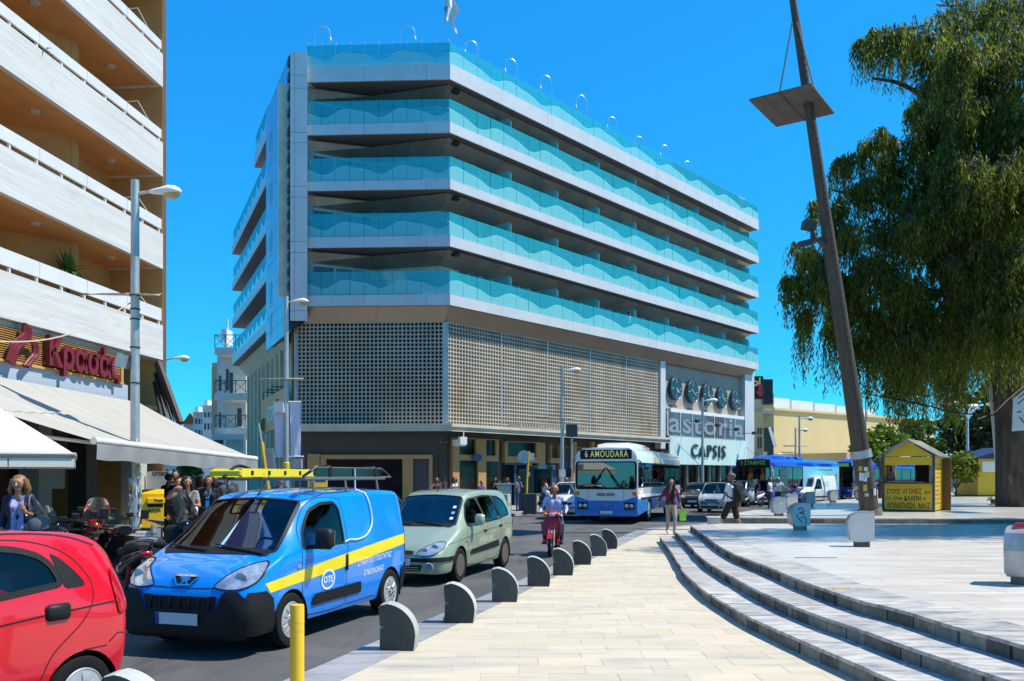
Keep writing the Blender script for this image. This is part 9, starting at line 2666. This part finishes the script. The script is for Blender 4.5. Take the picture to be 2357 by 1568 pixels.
hp_=[('woman with dyed red hair leaning by the dark shop window',1005,42.5,.6,1.68,cloth('mauve',(.06,.045,.05)),M_JEAN,M_HRED,'bob',0,True,{'eR':(-.2,-.02,-.2),'hR':(.02,-.1,-.22)}),('woman in a white vest and sunglasses by the ochre door frame',1046,43.0,.3,1.70,M_WHC,M_JEAN,M_HBR,'bob',0,True,ph),('boy in a purple shirt looking at his hands near the ochre pillar',1108,43.0,.9,1.52,cloth('purple',(.07,.045,.25)),M_JEAN,M_HB,'short',1,False,ph),('person in black texting in the doorway',1140,45.5,0,1.68,M_BLK,M_BLK,M_HB,'bob',2,True,ph),('person in a white top behind the poster covered cabinet',1168,44.5,-.6,1.68,M_WHC,M_JEAN,M_HB,'short',1,False,None),('young man in a blue check shirt, head bowed by the yellow pole',1193,43.5,.9,1.76,cloth('check',(.06,.08,.18),(.16,.18,.28),30),M_JEAN,M_SHOE and M_HBR,'short',1,False,ph),('woman with long reddish hair and white top at the ticket machine',1253,44.3,2.2,1.66,M_WHC,M_JEAN,M_HRED,'long',1,True,ph),('person in pale blue with a satchel strap, right of the ticket machine',1266,45.0,2.9,1.70,cloth('pale_blue',(.35,.40,.48)),M_JEAN,M_HBR,'short',2,False,None),('bald man in a white shirt behind the white estate car',1303,43.0,.2,1.70,M_WHC,M_BLK,M_HGR,'bald',1,False,None)]
for lab,px,d,rz,ht,tp,bt,hr,st_,sl,fm,ps_ in hp_:person(lab,gp(px,d,z_),rz,ht,tp,bt,M_SHOE,hr,st_,M_SKIN2,sleeve=sl,fem=fm,pose=ps_,vox=.022,glasses=('sunglasses' in lab),group='people waiting by the hotel shops')
person('man in a dark blue shirt below the lavender banner',gp(645,29,.0),.5,1.85,M_NAVYC,M_JEAN,M_SHOE,M_HB,'short',sleeve=1,vox=.022)
kpz=V3((0,0,.55));kq=KI.location+V3((-.42,.75,.054));person('woman in a pink top inside the yellow kiosk',kq,-.5,1.72,cloth('pink',(.50,.16,.25)),M_JEAN,M_SHOE,M_HB,'bob',sleeve=1,fem=True,vox=.018,pose=ph)
tb0=tpx(1450,.55);bq=C-NR*.62+UR*tb0;bq.z=FLZ[4][0]
person('guest in a white shirt standing on the lowest hotel balcony',bq,.6,1.76,M_WHC,M_JEAN,M_SHOE,M_HB,'short',sleeve=1,vox=.025,pose={'eR':(-.1,-.12,-.2),'hR':(.1,-.1,.2)})
dv=van.matrix_world@V3((.30,.36,0))if False else V3(van.location)+Matrix.Rotation(YAW,3,'Z')@V3((.34,.36,.0))
person('van driver in a bright blue shirt, one hand on the wheel',dv,YAW+math.pi/2,1.70,cloth('driver_blue',(.01,.05,.42)),M_BLK,M_SHOE,M_HB,'short',M_SKIN2,sleeve=1,vox=.016,pelvis=(0,.08,.72),pose={'eL':(.08,-.18,-.22),'hL':(-.06,-.24,.12),'eR':(-.08,-.2,-.2),'hR':(.08,-.24,.12),'kL':(.12,-.42,.74),'aL':(.12,-.62,.48),'kR':(-.12,-.42,.74),'aR':(-.12,-.62,.48)})
dg_=G(2302,1163,.55)
dog=thing('dog','brown and white dog lying in the shade by the wrapped pole','dog',dg_,0)
M_DOG=mat('dog_coat',(.12,.06,.03),.85,col2=(.50,.42,.33),vscale=3.2,vmin=.5,vmax=.56)
mb=MB()
for a,b_,ra,rb in(((-.28,0,.17),(.0,0,.19),.15,.17),((0,0,.19),(.30,.02,.15),.17,.14),((-.28,0,.19),(-.48,-.03,.30),.10,.08),((-.48,-.03,.31),(-.52,-.06,.30),.085,.08),((-.54,-.08,.28),(-.66,-.13,.24),.055,.035),((-.3,-.12,.08),(-.6,-.16,.045),.05,.04),((.30,-.08,.12),(.12,-.24,.07),.09,.05),((.12,-.24,.06),(.36,-.28,.04),.045,.035),((.40,.03,.1),(.70,.0,.03),.035,.015),((-.47,.05,.36),(-.45,.09,.30),.03,.02),((-.47,-.11,.36),(-.44,-.15,.30),.03,.02)):
 a,b_=V3(a),V3(b_);ax=b_-a;z=ax.normalized();x=z.orthogonal().normalized();Mx=Matrix((x,z.cross(x),z)).transposed()
 mb.lathe([(math.cos(R(q))*ra,math.sin(R(q))*ra)for q in(-85,-50,-20)]+[(math.cos(R(q))*rb,ax.length+math.sin(R(q))*rb)for q in(20,50,85)],12,c=a,M=Mx)
me=mb.mesh('dog_src',M_DOG);ob=bpy.data.objects.new('dog_src',me);COL.objects.link(ob);rm=ob.modifiers.new('r','REMESH');rm.mode='VOXEL';rm.voxel_size=.018;rm.use_smooth_shade=True
m2=bpy.data.meshes.new_from_object(ob.evaluated_get(bpy.context.evaluated_depsgraph_get()));bpy.data.objects.remove(ob);m2.name='body';link('body',m2,dog)
